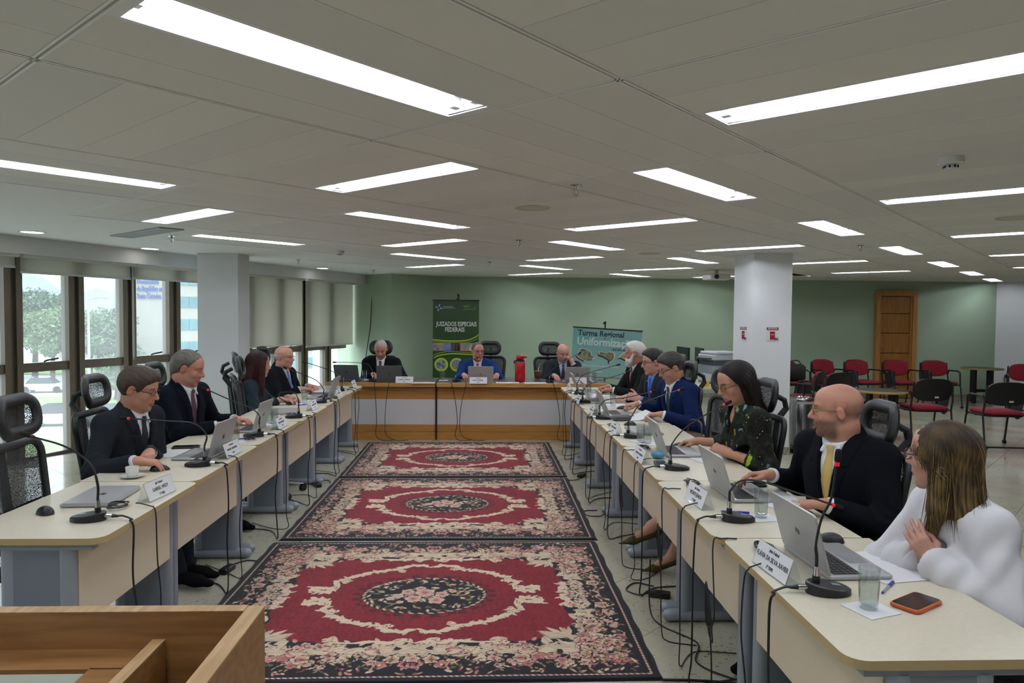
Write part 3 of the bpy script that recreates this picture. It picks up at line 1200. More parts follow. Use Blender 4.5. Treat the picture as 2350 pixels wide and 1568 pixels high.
    for k in range(90):
        if k % 2:
            x, y = rng.uniform(0.0, 1.0), rng.uniform(0.60, 0.84)
        else:
            x, y = rng.uniform(0.82, 1.02), rng.uniform(0.0, 0.8)
        r = rng.uniform(0.016, 0.042)
        p1, p2 = (C['cream'], C['pink']) if rng.random() < 0.8 else (C['pink'], C['rose'])
        sym(lambda sx_, sy: rose(sx_ * x, sy * y, r, p1, p2, C['dpink'] if rng.random() < 0.5 else C['rose']))
    for k in range(420):
        if k % 2:
            x, y = rng.uniform(0.0, 1.04), rng.uniform(0.60, 0.88)
        else:
            x, y = rng.uniform(0.83, 1.05), rng.uniform(0.0, 0.85)
        ln, w, a, c = rng.uniform(0.010, 0.022), rng.uniform(0.0035, 0.006), rng.uniform(0, 6.28), [C['olive'], C['tan'], C['navy'], C['cream'], C['navy'], C['dpink']][rng.integers(6)]
        sym(lambda sx_, sy: leaf(sx_ * x, sy * y, ln, w, math.atan2(sy * math.sin(a), sx_ * math.cos(a)), c))
    for k in range(26):
        x, y = rng.uniform(0.0, 0.8), rng.uniform(0.64, 0.70)
        ln = rng.uniform(0.03, 0.055)
        a = rng.uniform(-0.5, 0.5)
        sym(lambda sx_, sy: leaf(sx_ * x, sy * y, ln, ln * 0.3, math.atan2(sy * math.sin(a), sx_ * math.cos(a)), C['cream'] * rng.uniform(0.85, 1.05)))
    # cream lily tufts pointing into the field corners
    for k in range(16):
        a = math.pi - 0.1 + rng.uniform(0, 1.75)
        rr = rng.uniform(0.02, 0.11)
        ln = rng.uniform(0.04, 0.07)
        cv = C['cream'] * rng.uniform(0.75, 1.05)
        sym(lambda sx_, sy: leaf(sx_ * (0.77 + rr * math.cos(a)), sy * (0.55 + rr * math.sin(a)), ln, ln * 0.22, math.atan2(sy * math.sin(a), sx_ * math.cos(a)), cv))
    # scrolls along the inside of the field
    def field_scroll(sx_, sy):
        scroll([(0, sy * 0.60), (sx_ * 0.06, sy * 0.575), (sx_ * 0.12, sy * 0.60), (sx_ * 0.2, sy * 0.575), (sx_ * 0.32, sy * 0.59), (sx_ * 0.45, sy * 0.572)], 0.014, C['cream'])
        scroll([(sx_ * 0.83, 0), (sx_ * 0.78, sy * 0.05), (sx_ * 0.82, sy * 0.1), (sx_ * 0.79, sy * 0.16)], 0.012, C['cream'])
        # the big inner cartouche
        scroll([(0, sy * 0.44), (sx_ * 0.07, sy * 0.475), (sx_ * 0.15, sy * 0.455), (sx_ * 0.19, sy * 0.41), (sx_ * 0.15, sy * 0.385)], 0.017, C['cream'])
        scroll([(sx_ * 0.17, sy * 0.405), (sx_ * 0.27, sy * 0.385), (sx_ * 0.36, sy * 0.36), (sx_ * 0.43, sy * 0.30), (sx_ * 0.50, sy * 0.245), (sx_ * 0.47, sy * 0.20)], 0.018, C['cream'])
        scroll([(sx_ * 0.47, sy * 0.25), (sx_ * 0.54, sy * 0.20), (sx_ * 0.52, sy * 0.13), (sx_ * 0.58, sy * 0.10), (sx_ * 0.66, sy * 0.12), (sx_ * 0.64, sy * 0.06)], 0.018, C['cream'])
        scroll([(sx_ * 0.53, sy * 0.12), (sx_ * 0.56, sy * 0.055), (sx_ * 0.63, sy * 0.05)], 0.014, C['cream'])
        for k in range(8):
            t = k / 7
            leaf(sx_ * (0.2 + 0.3 * t), sy * (0.425 - 0.15 * t), 0.028, 0.009, math.atan2(sy * 0.6, sx_ * 0.5), C['cream'])
    sym(field_scroll)
    # navy centre oval with a bouquet
    ang = np.arctan2(Y / 0.25, X / 0.34)
    ov = (X / 0.35) ** 2 + (Y / 0.255) ** 2 < (1 + 0.03 * np.sin(12 * ang)) ** 2
    halo = (X / 0.41) ** 2 + (Y / 0.31) ** 2 < 1
    img[halo & ~ov & (np.sin(ang * 24) * np.sin(np.hypot(X, Y) * 60) > 0.0)] = C['dred']
    img[ov] = C['navy']
    for k in range(120):
        a, t = rng.uniform(0, 6.28), rng.uniform(0.62, 1.0)
        leaf(0.34 * t * math.cos(a), 0.245 * t * math.sin(a), rng.uniform(0.014, 0.026), 0.007, rng.uniform(0, 6.28), [C['tan'], C['cream'], C['olive']][rng.integers(3)])
    for k in range(60):
        a, t = rng.uniform(0, 6.28), rng.uniform(0.1, 0.6)
        leaf(0.33 * t * math.cos(a), 0.22 * t * math.sin(a), rng.uniform(0.018, 0.03), 0.009, rng.uniform(0, 6.28), [C['tan'], C['pink'], C['olive'], C['cream']][rng.integers(4)])
    for (x, y, r) in ((0.0, 0.03, 0.055), (-0.06, -0.055, 0.045), (0.07, -0.075, 0.045), (0.10, 0.005, 0.038), (-0.10, 0.045, 0.036), (-0.03, 0.09, 0.03), (-0.15, -0.015, 0.034), (-0.19, -0.05, 0.026), (0.16, 0.05, 0.022), (-0.13, -0.10, 0.02)):
        rose(x, y, r, C['cream'], C['pink'], C['rose'] if x > -0.12 else C['lil'])
    for k in range(40):
        a = 6.283 * k / 40
        leaf(0.345 * math.cos(a), 0.25 * math.sin(a), 0.022, 0.006, a + 1.2, C['cream'] * 0.85)
    # rope line near the rim
    rim = np.minimum(RW / 2 - AX, RL / 2 - AY)
    line = (rim > 0.042) & (rim < 0.053)
    img[rim < 0.075] = np.where((rim < 0.06)[..., None], C['navy'], img)[rim < 0.075]
    tw = np.sin((X + Y) * 240) > -0.3
    img[line] = C['dpink']
    img[line & tw] = C['cream'] * 0.9
    return img


def make_rug():
    nx, ny = 640, 542
    img = rug_colors(nx, ny)
    xs, ys = np.linspace(-RW / 2, RW / 2, nx), np.linspace(-RL / 2, RL / 2, ny)
    X, Y = np.meshgrid(xs, ys, indexing='ij')
    rim = np.minimum(RW / 2 - np.abs(X), RL / 2 - np.abs(Y))
    Z = 0.010 * np.clip(rim / 0.012, 0.15, 1) + 0.002 * np.sin(X * 9 + 1) * np.sin(Y * 7)
    V = np.stack([X, Y, Z], -1).reshape(-1, 3)
    Xe = X + 0.004 * np.sin(Y * 23) * (np.abs(X) > RW / 2 - 0.01) * np.sign(X)
    V[:, 0] = Xe.reshape(-1)
    idx = np.arange(nx * ny).reshape(nx, ny)
    F = np.stack([idx[:-1, :-1], idx[1:, :-1], idx[1:, 1:], idx[:-1, 1:]], -1).reshape(-1, 4)
    me = np_mesh('rug', V, F, img.reshape(-1, 3))
    me.materials.append(attr_mat('rug_pile', 0.95, bump=(900, 0.35), spec=0.1, sheen=0.15))
    return me


def np_mesh(name, V, F, col=None, smooth=True):
    me = bpy.data.meshes.new(name)
    k = F.shape[1]
    me.vertices.add(len(V))
    me.vertices.foreach_set('co', np.ascontiguousarray(V, np.float32).ravel())
    me.loops.add(F.size)
    me.loops.foreach_set('vertex_index', np.ascontiguousarray(F, np.int32).ravel())
    me.polygons.add(len(F))
    me.polygons.foreach_set('loop_start', np.arange(0, F.size, k, dtype=np.int32))
    me.polygons.foreach_set('loop_total', np.full(len(F), k, np.int32))
    me.polygons.foreach_set('use_smooth', np.full(len(F), smooth, bool))
    if col is not None:
        a = me.color_attributes.new('Col', 'FLOAT_COLOR', 'POINT')
        c4 = np.ones((len(V), 4), np.float32)
        c4[:, :3] = col
        a.data.foreach_set('color', c4.ravel())
    me.update(calc_edges=True)
    return me


rug_me = make_rug()
for (y, rot, lab) in ((4.01, 0.004, 'nearest of three floral red and navy rugs'), (5.975, -0.006, 'middle of three floral red and navy rugs'), (7.935, 0.008, 'farthest floral red and navy rug, touching the wooden desk')):
    o = link('rug', rug_me, None, None, (-0.31 if y > 5 else -0.335, y, 0.0005), rot)
    tag(o, lab, 'rug', 'floral rugs')

# ================================================================ desks
DT = 0.74
top_m = mat('desk_cream', 'cec7b2', 0.35, noise=(60, 'd2cbb7', 2))
edge_m = mat('desk_edge_tan', 'a8946a', 0.45)
panel_m = mat('modesty_beige', 'cbbda6', 0.5)
steel_m = mat('desk_steel_grey', '737a86', 0.42, 0.2)
steel2_m = mat('desk_steel_light', '8d939c', 0.42, 0.2)


def desk(side, y0, y1, lab, dx=0.0):
    """side -1: left row (front towards +x), +1: right row (front towards -x)"""
    L = y1 - y0 - 0.006
    cx = (-1.79 if side < 0 else 1.23) + dx
    t = thing('desk', lab, 'desk', (cx, (y0 + y1) / 2, 0), 0 if side < 0 else math.pi, 'cream desks in two long rows')
    poly = rrect(-0.30, 0.30, -L / 2, L / 2, 0.055, 6, (0, 1, 1, 0))
    m = MB().slab(poly, DT - 0.026, DT, 0, None, 0.0, 1)
    link('tabletop', m.mesh('tabletop', None), [top_m, edge_m], t)
    MB().box((0.165, 0, 0.535), (0.018, L - 0.13, 0.35)).ob('modesty_panel', panel_m, t, None)
    for sy in (-1, 1):
        y = sy * (L / 2 - 0.045)
        lg = MB()
        lg.slab(rrect(-0.07, 0.13, y - 0.02, y + 0.02, 0.004), 0.06, DT - 0.05)
        lp = lg.ob('leg', steel_m, t, None)
        for x in (-0.075, 0.145):
            MB().slab([(x + 0.034 * math.cos(a), y + 0.026 * math.sin(a)) for a in np.linspace(0, 6.283, 17)[:-1]], 0.06, DT - 0.05).ob('post', steel2_m, lp)
        MB().box((0.03, y + sy * 0.022, 0.2), (0.05, 0.003, 0.09)).ob('cable_slot', mat('slot_dark', '3a3d42', 0.6), lp, None)
        MB().box((0.0, y, DT - 0.04), (0.5, 0.045, 0.026)).ob('top_rail', steel2_m, lp, None)
        ft = [(-0.27, 0.03), (-0.2, 0.045), (0.2, 0.045), (0.235, 0.04), (0.255, 0.028)]
        MB().tube([(-0.285, y, 0.03), (-0.27, y, 0.034), (0.225, y, 0.034), (0.25, y, 0.032), (0.262, y, 0.03)], [0.012, 0.033, 0.033, 0.026, 0.01], 14).ob('foot', steel2_m, lp, 60)
    if side > 0 and y0 < 2:
        MB().slab(rrect(-0.02, 0.055, 0.595, 0.645, 0.008), 0, 0.001, 0, T(0.0, L / 2 - 0.022, 0) @ Rx(math.pi / 2) @ T(0, 0, -0.0015)).ob('sticker', mat('sticker_white', 'd9d9d4', 0.6), t, None)
        lettering('NCI', 0.03, black_pl, t, T(0.02, L / 2 - 0.0185, 0.62) @ Rz(math.pi) @ Rx(math.pi / 2))
    return t


LB = [2.76, 3.70, 4.72, 5.78, 6.76, 7.70, 8.66]
RB = [1.74, 2.74, 3.71, 4.70, 5.64, 6.60, 7.60, 8.62]
LD = ['nearest desk of the window row, with the closed laptop', 'window-row desk where the man in the charcoal suit sits', 'window-row desk of the man with slicked-back grey hair',
      'window-row desk in front of the empty mesh chair', 'window-row desk of the woman with dark red hair', 'last window-row desk, touching the wooden head desk']
RD = ['nearest right-row desk, with the orange phone', 'right-row desk of the bald man with the yellow tie', 'right-row desk of the woman in the floral blouse',
      'right-row desk with the closed laptop and no sitter', 'right-row desk of the man in the navy suit', 'right-row desk of the man with the bright blue tie', 'last right-row desk, in front of the white-bearded man']
for k in range(6):
    desk(-1, LB[k], LB[k + 1], LD[k], (0.012, -0.004, -0.012, 0.004, -0.004, 0.004)[k])
for k in range(7):
    desk(1, RB[k], RB[k + 1], RD[k], (0.012, -0.012, 0.0, 0.006, -0.006, 0.004, 0.0)[k])

# ---- the wooden head desk: two units side by side
dw = mat('head_desk_wood', 'a9783c', 0.35, noise=(4, '9a6a30', 6, (1.0, 6, 12)))
dw2 = mat('head_desk_wood_pale', 'b98c52', 0.35, noise=(4, 'ab7e45', 6, (1.0, 6, 12)))
dtop = mat('head_desk_dark_top', '4a4b4d', 0.3)
dalu = mat('brushed_aluminium', 'd0d0d3', 0.38, 0.3, bump=(40, 0.02))
for x0, x1, lab in ((-2.02, -0.63, 'left unit of the wooden head desk with an aluminium band'), (-0.61, 1.62, 'wider right unit of the wooden head desk with an aluminium band')):
    L = x1 - x0
    t = thing('head_desk', lab, 'desk', ((x0 + x1) / 2, 9.08, 0), 0, 'wooden head desk units')
    MB().box((0, 0.37, DT - 0.022), (L, 0.80, 0.04)).ob('tabletop', dtop, t, None)
    MB().box((0, -0.05, DT - 0.02), (L, 0.09, 0.046)).ob('front_edging', dw2, t, None)
    bx0, bx1 = -L / 2 + (0.1 if x0 < -1 else 0.0), L / 2 - (0.1 if x1 > 1 else 0.0)
    for z0, z1, m, nm in ((0.0, 0.105, dw, 'front_board'), (0.11, 0.20, dw, 'front_board'), (0.20, 0.53, dalu, 'metal_band'), (0.53, 0.635, dw, 'front_board'), (0.64, 0.70, dw, 'front_board')):
        MB().box(((bx0 + bx1) / 2, 0.02 if nm == 'front_board' else 0.026, (z0 + z1) / 2), (bx1 - bx0, 0.03, z1 - z0)).ob(nm, m, t, None)
    for x in (bx0 + 0.02, bx1 - 0.02):
        MB().box((x, 0.38, 0.35), (0.035, 0.68, 0.70)).ob('side_panel', dw, t, None)
tag(MB().tube([(-0.62, 9.0, 0.735), (-0.62, 9.012, 0.71), (-0.62, 9.075, 0.68), (-0.62, 9.08, 0.02)], 0.012, 8).tube([(-0.62, 9.5, 0.748), (-0.62, 9.1, 0.748), (-0.62, 8.99, 0.744), (-0.62, 8.985, 0.72)], 0.012, 8).ob('cable_cover', black_pl), 'black cable strip running down the joint of the wooden head desk', 'cable strip')

# ================================================================ lectern in the foreground
lw = mat('lectern_wood', '926a3f', 0.4, noise=(5, '7d5730', 7, (1.2, 8, 14)))
lw2 = mat('lectern_wood_top', 'b3936a', 0.5, noise=(6, '9c7b50', 8, (14, 1.5, 8)))
lx0, lx1, ly0, ly1, lz = -1.02, -0.402, 0.72, 1.30, 1.08
t = thing('lectern', 'wooden lectern with a sunken glass top in the foreground', 'lectern', ((lx0 + lx1) / 2, (ly0 + ly1) / 2, 0))
hx, hy = (lx1 - lx0) / 2, (ly1 - ly0) / 2
MB().box((0, hy - 0.013, lz / 2), (2 * hx - 0.06, 0.026, lz)).ob('far_board', lw, t, None)
MB().box((0, -hy + 0.013, lz / 2 - 0.1), (2 * hx - 0.06, 0.026, lz - 0.2)).ob('near_board', lw, t, None)
for sx_ in (-1, 1):
    s = MB().slab(rrect(sx_ * (hx - 0.015) - 0.015, sx_ * (hx - 0.015) + 0.015, -hy, hy, 0.003), 0, lz - 0.004, 0, None)
    so = s.ob('side_board', lw, t, None)
    MB().box((sx_ * (hx - 0.015), 0, lz - 0.002), (0.03, 2 * hy, 0.004)).ob('top_edge', lw2, so, None)
MB().box((0, hy - 0.013, lz + 0.0005), (2 * hx - 0.06, 0.026, 0.002)).ob('far_top_edge', lw2, t, None)
xd = 0.135
dv_ = MB().box((xd, -0.013, 0.96), (0.022, 2 * hy - 0.056, 0.15)).ob('divider', lw, t, None)
MB().box((xd, -0.013, 1.036), (0.022, 2 * hy - 0.056, 0.003)).ob('divider_edge', lw2, dv_, None)
xl0, xl1 = -hx + 0.03, xd - 0.011
MB().box(((xl0 + xl1) / 2, 0.0, 0.985), (xl1 - xl0, 2 * hy - 0.054, 0.02)).ob('shelf', lw, t, None)
MB().box(((xl0 + xl1) / 2, hy - 0.062, 1.004), (xl1 - xl0, 0.072, 0.018)).ob('shelf_rail', lw, t, None)
MB().box((xl1 - 0.04, -0.03, 1.004), (0.08, 2 * hy - 0.13, 0.018)).ob('shelf_rail', lw, t, None)
MB().box(((xl0 + xl1 - 0.08) / 2, -0.04, 1.006), (xl1 - 0.08 - xl0, 2 * hy - 0.135, 0.008)).ob('glass_pane', mat('lectern_glass', 'a9b2a4', 0.08, spec=0.6), t, None)
MB().box(((xd + hx) / 2, 0, 0.86), (hx - xd - 0.03, 2 * hy - 0.054, 0.02)).ob('compartment_floor', lw, t, None)
# ================================================================ mesh office chairs
def net_mat(name, col, hole=0.42, scale=320):
    m = bpy.data.materials.new(name)
    m.use_nodes = True
    n = m.node_tree
    n.nodes.clear()
    o = n.nodes.new('ShaderNodeOutputMaterial')
    p = n.nodes.new('ShaderNodeBsdfPrincipled')
    p.inputs['Base Color'].default_value = (*lin(col), 1)
    p.inputs['Roughness'].default_value = 0.7
    t = n.nodes.new('ShaderNodeBsdfTransparent')
    mx = n.nodes.new('ShaderNodeMixShader')
    tc_ = n.nodes.new('ShaderNodeTexCoord')
    vo = n.nodes.new('ShaderNodeTexVoronoi')
    vo.inputs['Scale'].default_value = scale
    n.links.new(tc_.outputs['Object'], vo.inputs['Vector'])
    g = n.nodes.new('ShaderNodeMath')
    g.operation = 'LESS_THAN'
    g.inputs[1].default_value = hole
    n.links.new(vo.outputs['Distance'], g.inputs[0])
    n.links.new(g.outputs[0], mx.inputs[0])
    n.links.new(p.outputs[0], mx.inputs[1])
    n.links.new(t.outputs[0], mx.inputs[2])
    n.links.new(mx.outputs[0], o.inputs[0])
    return m


net_m = net_mat('chair_mesh', '17181a', 0.36, 330)
chair_black = mat('chair_black', '141517', 0.5)
chair_grey = mat('chair_dark_grey', '24262a', 0.4)
chair_fabric = mat('chair_seat_fabric', '16171a', 0.9, bump=(300, 0.2))


def make_office_chair():
    """local +x is the direction the sitter faces"""
    t = thing('office_chair', '', 'chair')
    base = MB()
    for k_ in range(5):
        a = 2 * math.pi * k_ / 5 + 0.3
        b0 = t
        arm_ = MB().tube([(0.03 * math.cos(a), 0.03 * math.sin(a), 0.10), (0.18 * math.cos(a), 0.18 * math.sin(a), 0.09), (0.30 * math.cos(a), 0.30 * math.sin(a), 0.065)], [0.03, 0.024, 0.016], 8, 0, None, True, 0.7)
        ar = arm_.ob('base_arm', chrome, t)
        cx, cy_ = 0.30 * math.cos(a), 0.30 * math.sin(a)
        w = MB()
        for s in (-1, 1):
            px, py = cx - s * 0.014 * math.sin(a + 0.6), cy_ + s * 0.014 * math.cos(a + 0.6)
            w.tube([(px - 0.008 * math.sin(a + 0.6), py + 0.008 * math.cos(a + 0.6), 0.03), (px + 0.008 * math.sin(a + 0.6), py - 0.008 * math.cos(a + 0.6), 0.03)], 0.03, 12)
        w.ob('caster', black_pl, ar)
    MB().cyl((0, 0), 0.028, 0.08, 0.26, 14).cyl((0, 0), 0.02, 0.26, 0.42, 14).ob('gas_lift', chair_black, t)
    MB().box((0, 0, 0.405), (0.24, 0.18, 0.05)).ob('mechanism', chair_black, t, None)
    seat = MB().slab(rrect(-0.24, 0.26, -0.245, 0.245, 0.09, 6), 0.43, 0.505, 0, None, 0.022)
    seat.ob('seat', chair_fabric, t, 60)
    # backrest: ring frame with net, leaning back

    def B(y, z, x=0.0):
        # curved reclined back surface: z height over seat 0.45..1.0
        tz = (z - 0.5) / 0.5
        return (-0.205 - 0.075 * tz + 0.42 * y * y + x, y, z)
    out = rrect(-0.225, 0.225, 0.54, 1.00, 0.07, 5)
    # taper: narrower at the bottom
    out = [(p[0] * (0.86 + 0.14 * (p[1] - 0.54) / 0.46), p[1]) for p in out]
    ring = [B(*p) for p in out] + [B(*out[0])]
    MB().tube(ring, 0.021, 8, 0, None, False, 0.8).ob('back_frame', chair_black, t, 60)

    def net(u, v):
        z = 0.545 + 0.45 * v
        y = (u - 0.5) * 2 * 0.215 * (0.86 + 0.14 * v)
        return B(y, z)
    MB().grid(net, 9, 9).ob('back_net', net_m, t, 60)
    sp = MB().tube([(-0.06, 0, 0.40), (-0.22, 0, 0.42), (-0.27, 0, 0.50), B(0, 0.62, -0.05), B(0, 0.98, -0.035)], [0.03, 0.032, 0.032, 0.028, 0.022], 8, 0, None, True, 0.7)
    sp.ob('spine', chair_black, t)
    for s in (-1, 1):
        MB().tube([B(0, 0.66, -0.045), B(s * 0.10, 0.68, -0.03), B(s * 0.19, 0.64, -0.01)], 0.015, 7).ob('back_strut', chair_black, t)
    lum = MB().grid(lambda u, v: B((u - 0.5) * 0.30, 0.60 + 0.13 * v, 0.02 - 0.03 * math.sin(math.pi * v)), 7, 5)
    lum.ob('lumbar_pad', chair_grey, t, 60)
    # headrest on its bracket
    MB().tube([B(0, 0.97, -0.03), B(0, 1.05, -0.08), B(0, 1.10, -0.06), B(0, 1.13, -0.0)], [0.022, 0.02, 0.018, 0.016], 8).ob('headrest_bracket', chair_black, t)

    def Hd(y, z):
        tz = (z - 1.16) / 0.08
        return (-0.275 + 0.02 * tz * tz + 2.4 * y * y, y, z)
    hr = rrect(-0.14, 0.14, 1.06, 1.21, 0.065, 6)
    ring = [Hd(*p) for p in hr] + [Hd(*hr[0])]
    hro = MB().tube(ring, 0.030, 8, 0, None, False, 0.62).ob('headrest', chair_black, t, 60)
    MB().grid(lambda u, v: Hd((u - 0.5) * 0.26, 1.07 + 0.13 * v), 9, 5).ob('headrest_net', net_m, hro, 60)
    for s in (-1, 1):
        ar = MB().tube([(0.0, s * 0.22, 0.43), (-0.02, s * 0.29, 0.45), (-0.02, s * 0.29, 0.64)], 0.018, 8)
        ao = ar.ob('armrest', chair_black, t)
        MB().slab(rrect(-0.13, 0.13, s * 0.29 - 0.042, s * 0.29 + 0.042, 0.03, 4), 0.64, 0.665, 0, None, 0.006).ob('arm_pad', chair_grey, ao, 60)
    return t


OCHAIRS = [  # x, y, facing (deg), label
    (-1.905, 3.32, 4, 'empty black mesh office chair at the left picture edge'),
    (-2.15, 4.42, 4, 'black mesh office chair of the man in the charcoal suit'),
    (-2.30, 5.52, 2, 'black mesh office chair behind the man with slicked-back hair'),
    (-1.915, 6.32, 12, 'empty black mesh office chair beside the dark-haired woman'),
    (-2.22, 7.10, 25, 'black mesh office chair of the woman with dark red hair'),
    (-2.30, 8.12, -6, 'black mesh office chair of the old man in glasses'),
    (-1.50, 10.02, 270, 'black office chair of the grey-haired man at the head desk'),
    (0.04, 10.12, 262, 'black office chair of the man in the bright blue suit'),
    (0.98, 10.06, 278, 'black office chair of the bald man touching his chin'),
    (1.76, 8.05, 178, 'black office chair of the white-bearded man'),
    (1.76, 7.12, 183, 'black office chair of the man with the bright blue tie'),
    (1.55, 6.04, 184, 'black mesh office chair of the man in the navy suit'),
    (1.60, 5.20, 196, 'empty black mesh office chair beyond the woman in florals'),
    (1.53, 4.34, 182, 'black mesh office chair of the woman in florals'),
    (1.61, 3.22, 176, 'black mesh office chair of the man with the yellow tie'),
    (1.74, 2.22, 166, 'black mesh office chair of the woman in the white blouse')]
oc = make_office_chair()
for k, (x, y, a, lab) in enumerate(OCHAIRS):
    o = oc if k == 0 else copy_tree(oc)
    place(o, (x, y, 0), a * D2R, lab, 'black mesh office chairs')

# ================================================================ red audience chairs
red_m = mat('red_fabric', '7d1524', 0.9, bump=(400, 0.2))
shell_m = mat('black_shell', '0f1012', 0.5)


def shaped_back(y, z, x0, r=0.0):
    return (x0 - 0.16 * (z - 0.45) + 0.5 * y * y, y, z)


def make_red_chair(tablet='folded'):
    """+x: direction the sitter faces"""
    t = thing('visitor_chair', '', 'chair')
    def seat_fn(u, v, dz):
        x, y = -0.20 + 0.42 * u, (v - 0.5) * (0.46 - 0.03 * (1 - u))
        return (x, y, 0.455 + dz - 0.03 * max(0, u - 0.75) ** 1.5 * 8 * 0.4 + 0.35 * y * y * 0.3)
    pol = rrect(-0.21, 0.23, -0.235, 0.235, 0.08, 5)
    MB().slab(pol, 0.42, 0.475, 0, None, 0.02).ob('seat', red_m, t, 60)
    MB().slab([(p[0] * 0.97, p[1] * 0.97) for p in pol], 0.405, 0.422).ob('seat_shell', shell_m, t)
    outl = []
    for k in range(28):
        a = 2 * math.pi * k / 28
        ca, sa = math.cos(a), math.sin(a)
        outl.append((0.245 * math.copysign(abs(ca) ** 0.6, ca), 0.695 + 0.15 * math.copysign(abs(sa) ** 0.75, sa)))
    for nm, x0, th, sc_, m in (('backrest', -0.17, 0.03, 0.97, red_m), ('back_shell', -0.195, 0.02, 1.0, shell_m)):
        mb = MB()
        n_ = len(outl)
        f_ = [shaped_back(p[0] * sc_, 0.695 + (p[1] - 0.695) * sc_, x0 + th) for p in outl]
        b_ = [shaped_back(p[0] * sc_, 0.695 + (p[1] - 0.695) * sc_, x0) for p in outl]
        # rings towards the centre so the curvature reads
        V = []
        for lay, off in ((f_, th), (b_, 0)):
            for q in (1.0, 0.9, 0.6, 0.3):
                V += [shaped_back(p[0] * sc_ * q, 0.695 + (p[1] - 0.695) * sc_ * q, x0 + off + ((0.008 if q < 1 else 0) if off else 0)) for p in outl]
            V.append(shaped_back(0, 0.695, x0 + off + (0.008 if off else 0)))
        Lq = 4 * n_ + 1
        F_ = []
        for side in (0, 1):
            o_ = side * Lq
            for q in range(3):
                for i in range(n_):
                    j = (i + 1) % n_
                    fc = (o_ + q * n_ + i, o_ + q * n_ + j, o_ + (q + 1) * n_ + j, o_ + (q + 1) * n_ + i)
                    F_.append(fc if side == 0 else fc[::-1])
            for i in range(n_):
                fc = (o_ + 3 * n_ + i, o_ + 3 * n_ + (i + 1) % n_, o_ + 4 * n_)
                F_.append(fc if side == 0 else fc[::-1])
        for i in range(n_):
            j = (i + 1) % n_
            F_.append((i, Lq + i, Lq + j, j))
        mb.add(V, F_)
        mb.ob(nm, m, t, 60)
    MB().box((-0.222, -0.04, 0.60), (0.004, 0.05, 0.02), 0, None).ob('inventory_tag', mat('tag_white', 'c9c9c6', 0.5), t, None)
    for s in (-1, 1):
        y = s * 0.262
        MB().tube([(-0.21, y * 0.94, 0.80), (-0.19, y, 0.55), (-0.16, y, 0.43), (-0.22, y, 0.06), (-0.24, y, 0.03)], 0.012, 8).ob('rear_leg', chair_black, t)
        fl = MB().tube([(-0.16, y, 0.42), (0.14, y, 0.42), (0.2, y, 0.38), (0.26, y, 0.03)], 0.012, 8)
        fo_ = fl.ob('front_leg', chair_black, t)
        MB().tube([(-0.19, y, 0.60), (-0.16, y * 1.02, 0.66), (0.10, y * 1.02, 0.665), (0.17, y, 0.64), (0.19, y, 0.40)], 0.014, 8).ob('armrest', chair_black, t)
        MB().tube([(-0.24, y - 0.015, 0.025), (-0.24, y + 0.015, 0.025)], 0.025, 12).ob('caster', black_pl, t)
        MB().tube([(0.26, y - 0.015, 0.025), (0.26, y + 0.015, 0.025)], 0.025, 12).ob('caster', black_pl, t)
    MB().tube([(-0.23, -0.262, 0.03), (-0.23, 0.262, 0.03)], 0.011, 8).ob('rear_bar', chair_black, t)
    MB().tube([(0.0, -0.262, 0.41), (0.0, 0.262, 0.41)], 0.011, 8).ob('seat_bar', chair_black, t)
    if tablet:
        tb = MB().slab(rrect(-0.11, 0.11, -0.14, 0.14, 0.04, 4), -0.008, 0.008, 0, T(0.12, -0.31, 0.50) @ Ry(-0.35) @ Rx(math.pi / 2))
        to = tb.ob('writing_tablet', chair_grey, t)
        MB().tube([(0.12, -0.268, 0.655), (0.16, -0.30, 0.66), (0.16, -0.31, 0.60)], 0.014, 7).ob('tablet_hinge', chair_black, to)
    return t


RCH = [(5.55, 12.55, 288, 'red visitor chair half hidden behind the right pillar'), (6.36, 12.75, 287, 'red visitor chair second from the pillar along the green wall'),
       (6.97, 12.72, 281, 'red visitor chair third from the pillar along the green wall'), (7.68, 12.70, 274, 'red visitor chair standing in front of the wooden door'),
       (8.38, 12.66, 268, 'red visitor chair just right of the wooden door'), (9.30, 11.75, 236, 'red visitor chair at the right picture edge facing the room'),
       (4.72, 10.2, 140, 'red visitor chair turned away, closest to the right pillar'), (4.98, 10.05, 112, 'red visitor chair turned away, just behind the bald head'),
       (5.84, 9.13, 86, 'red visitor chair turned away, in the middle of the near row'), (6.50, 8.68, 84, 'red visitor chair turned away, at the right picture edge')]
rc = make_red_chair()
for k, (x, y, a, lab) in enumerate(RCH):
    o = rc if k == 0 else copy_tree(rc)
    place(o, (x, y, 0), a * D2R, lab, 'red visitor chairs')
bagm = mat('bag_black', '0d0d0f', 0.7)
t = thing('shoulder_bag', 'black bag lying on the red chair by the right pillar', 'bag', (5.60, 12.50, 0.478))
MB().slab(rrect(-0.17, 0.17, -0.09, 0.09, 0.05, 5), 0, 0.30, 0, None, 0.04).ob('body', bagm, t, 60)
MB().tube(bez([(-0.1, 0, 0.29), (-0.06, 0.01, 0.36), (0.06, 0.01, 0.36), (0.1, 0, 0.29)], 12), 0.01, 6).ob('handle', bagm, t)

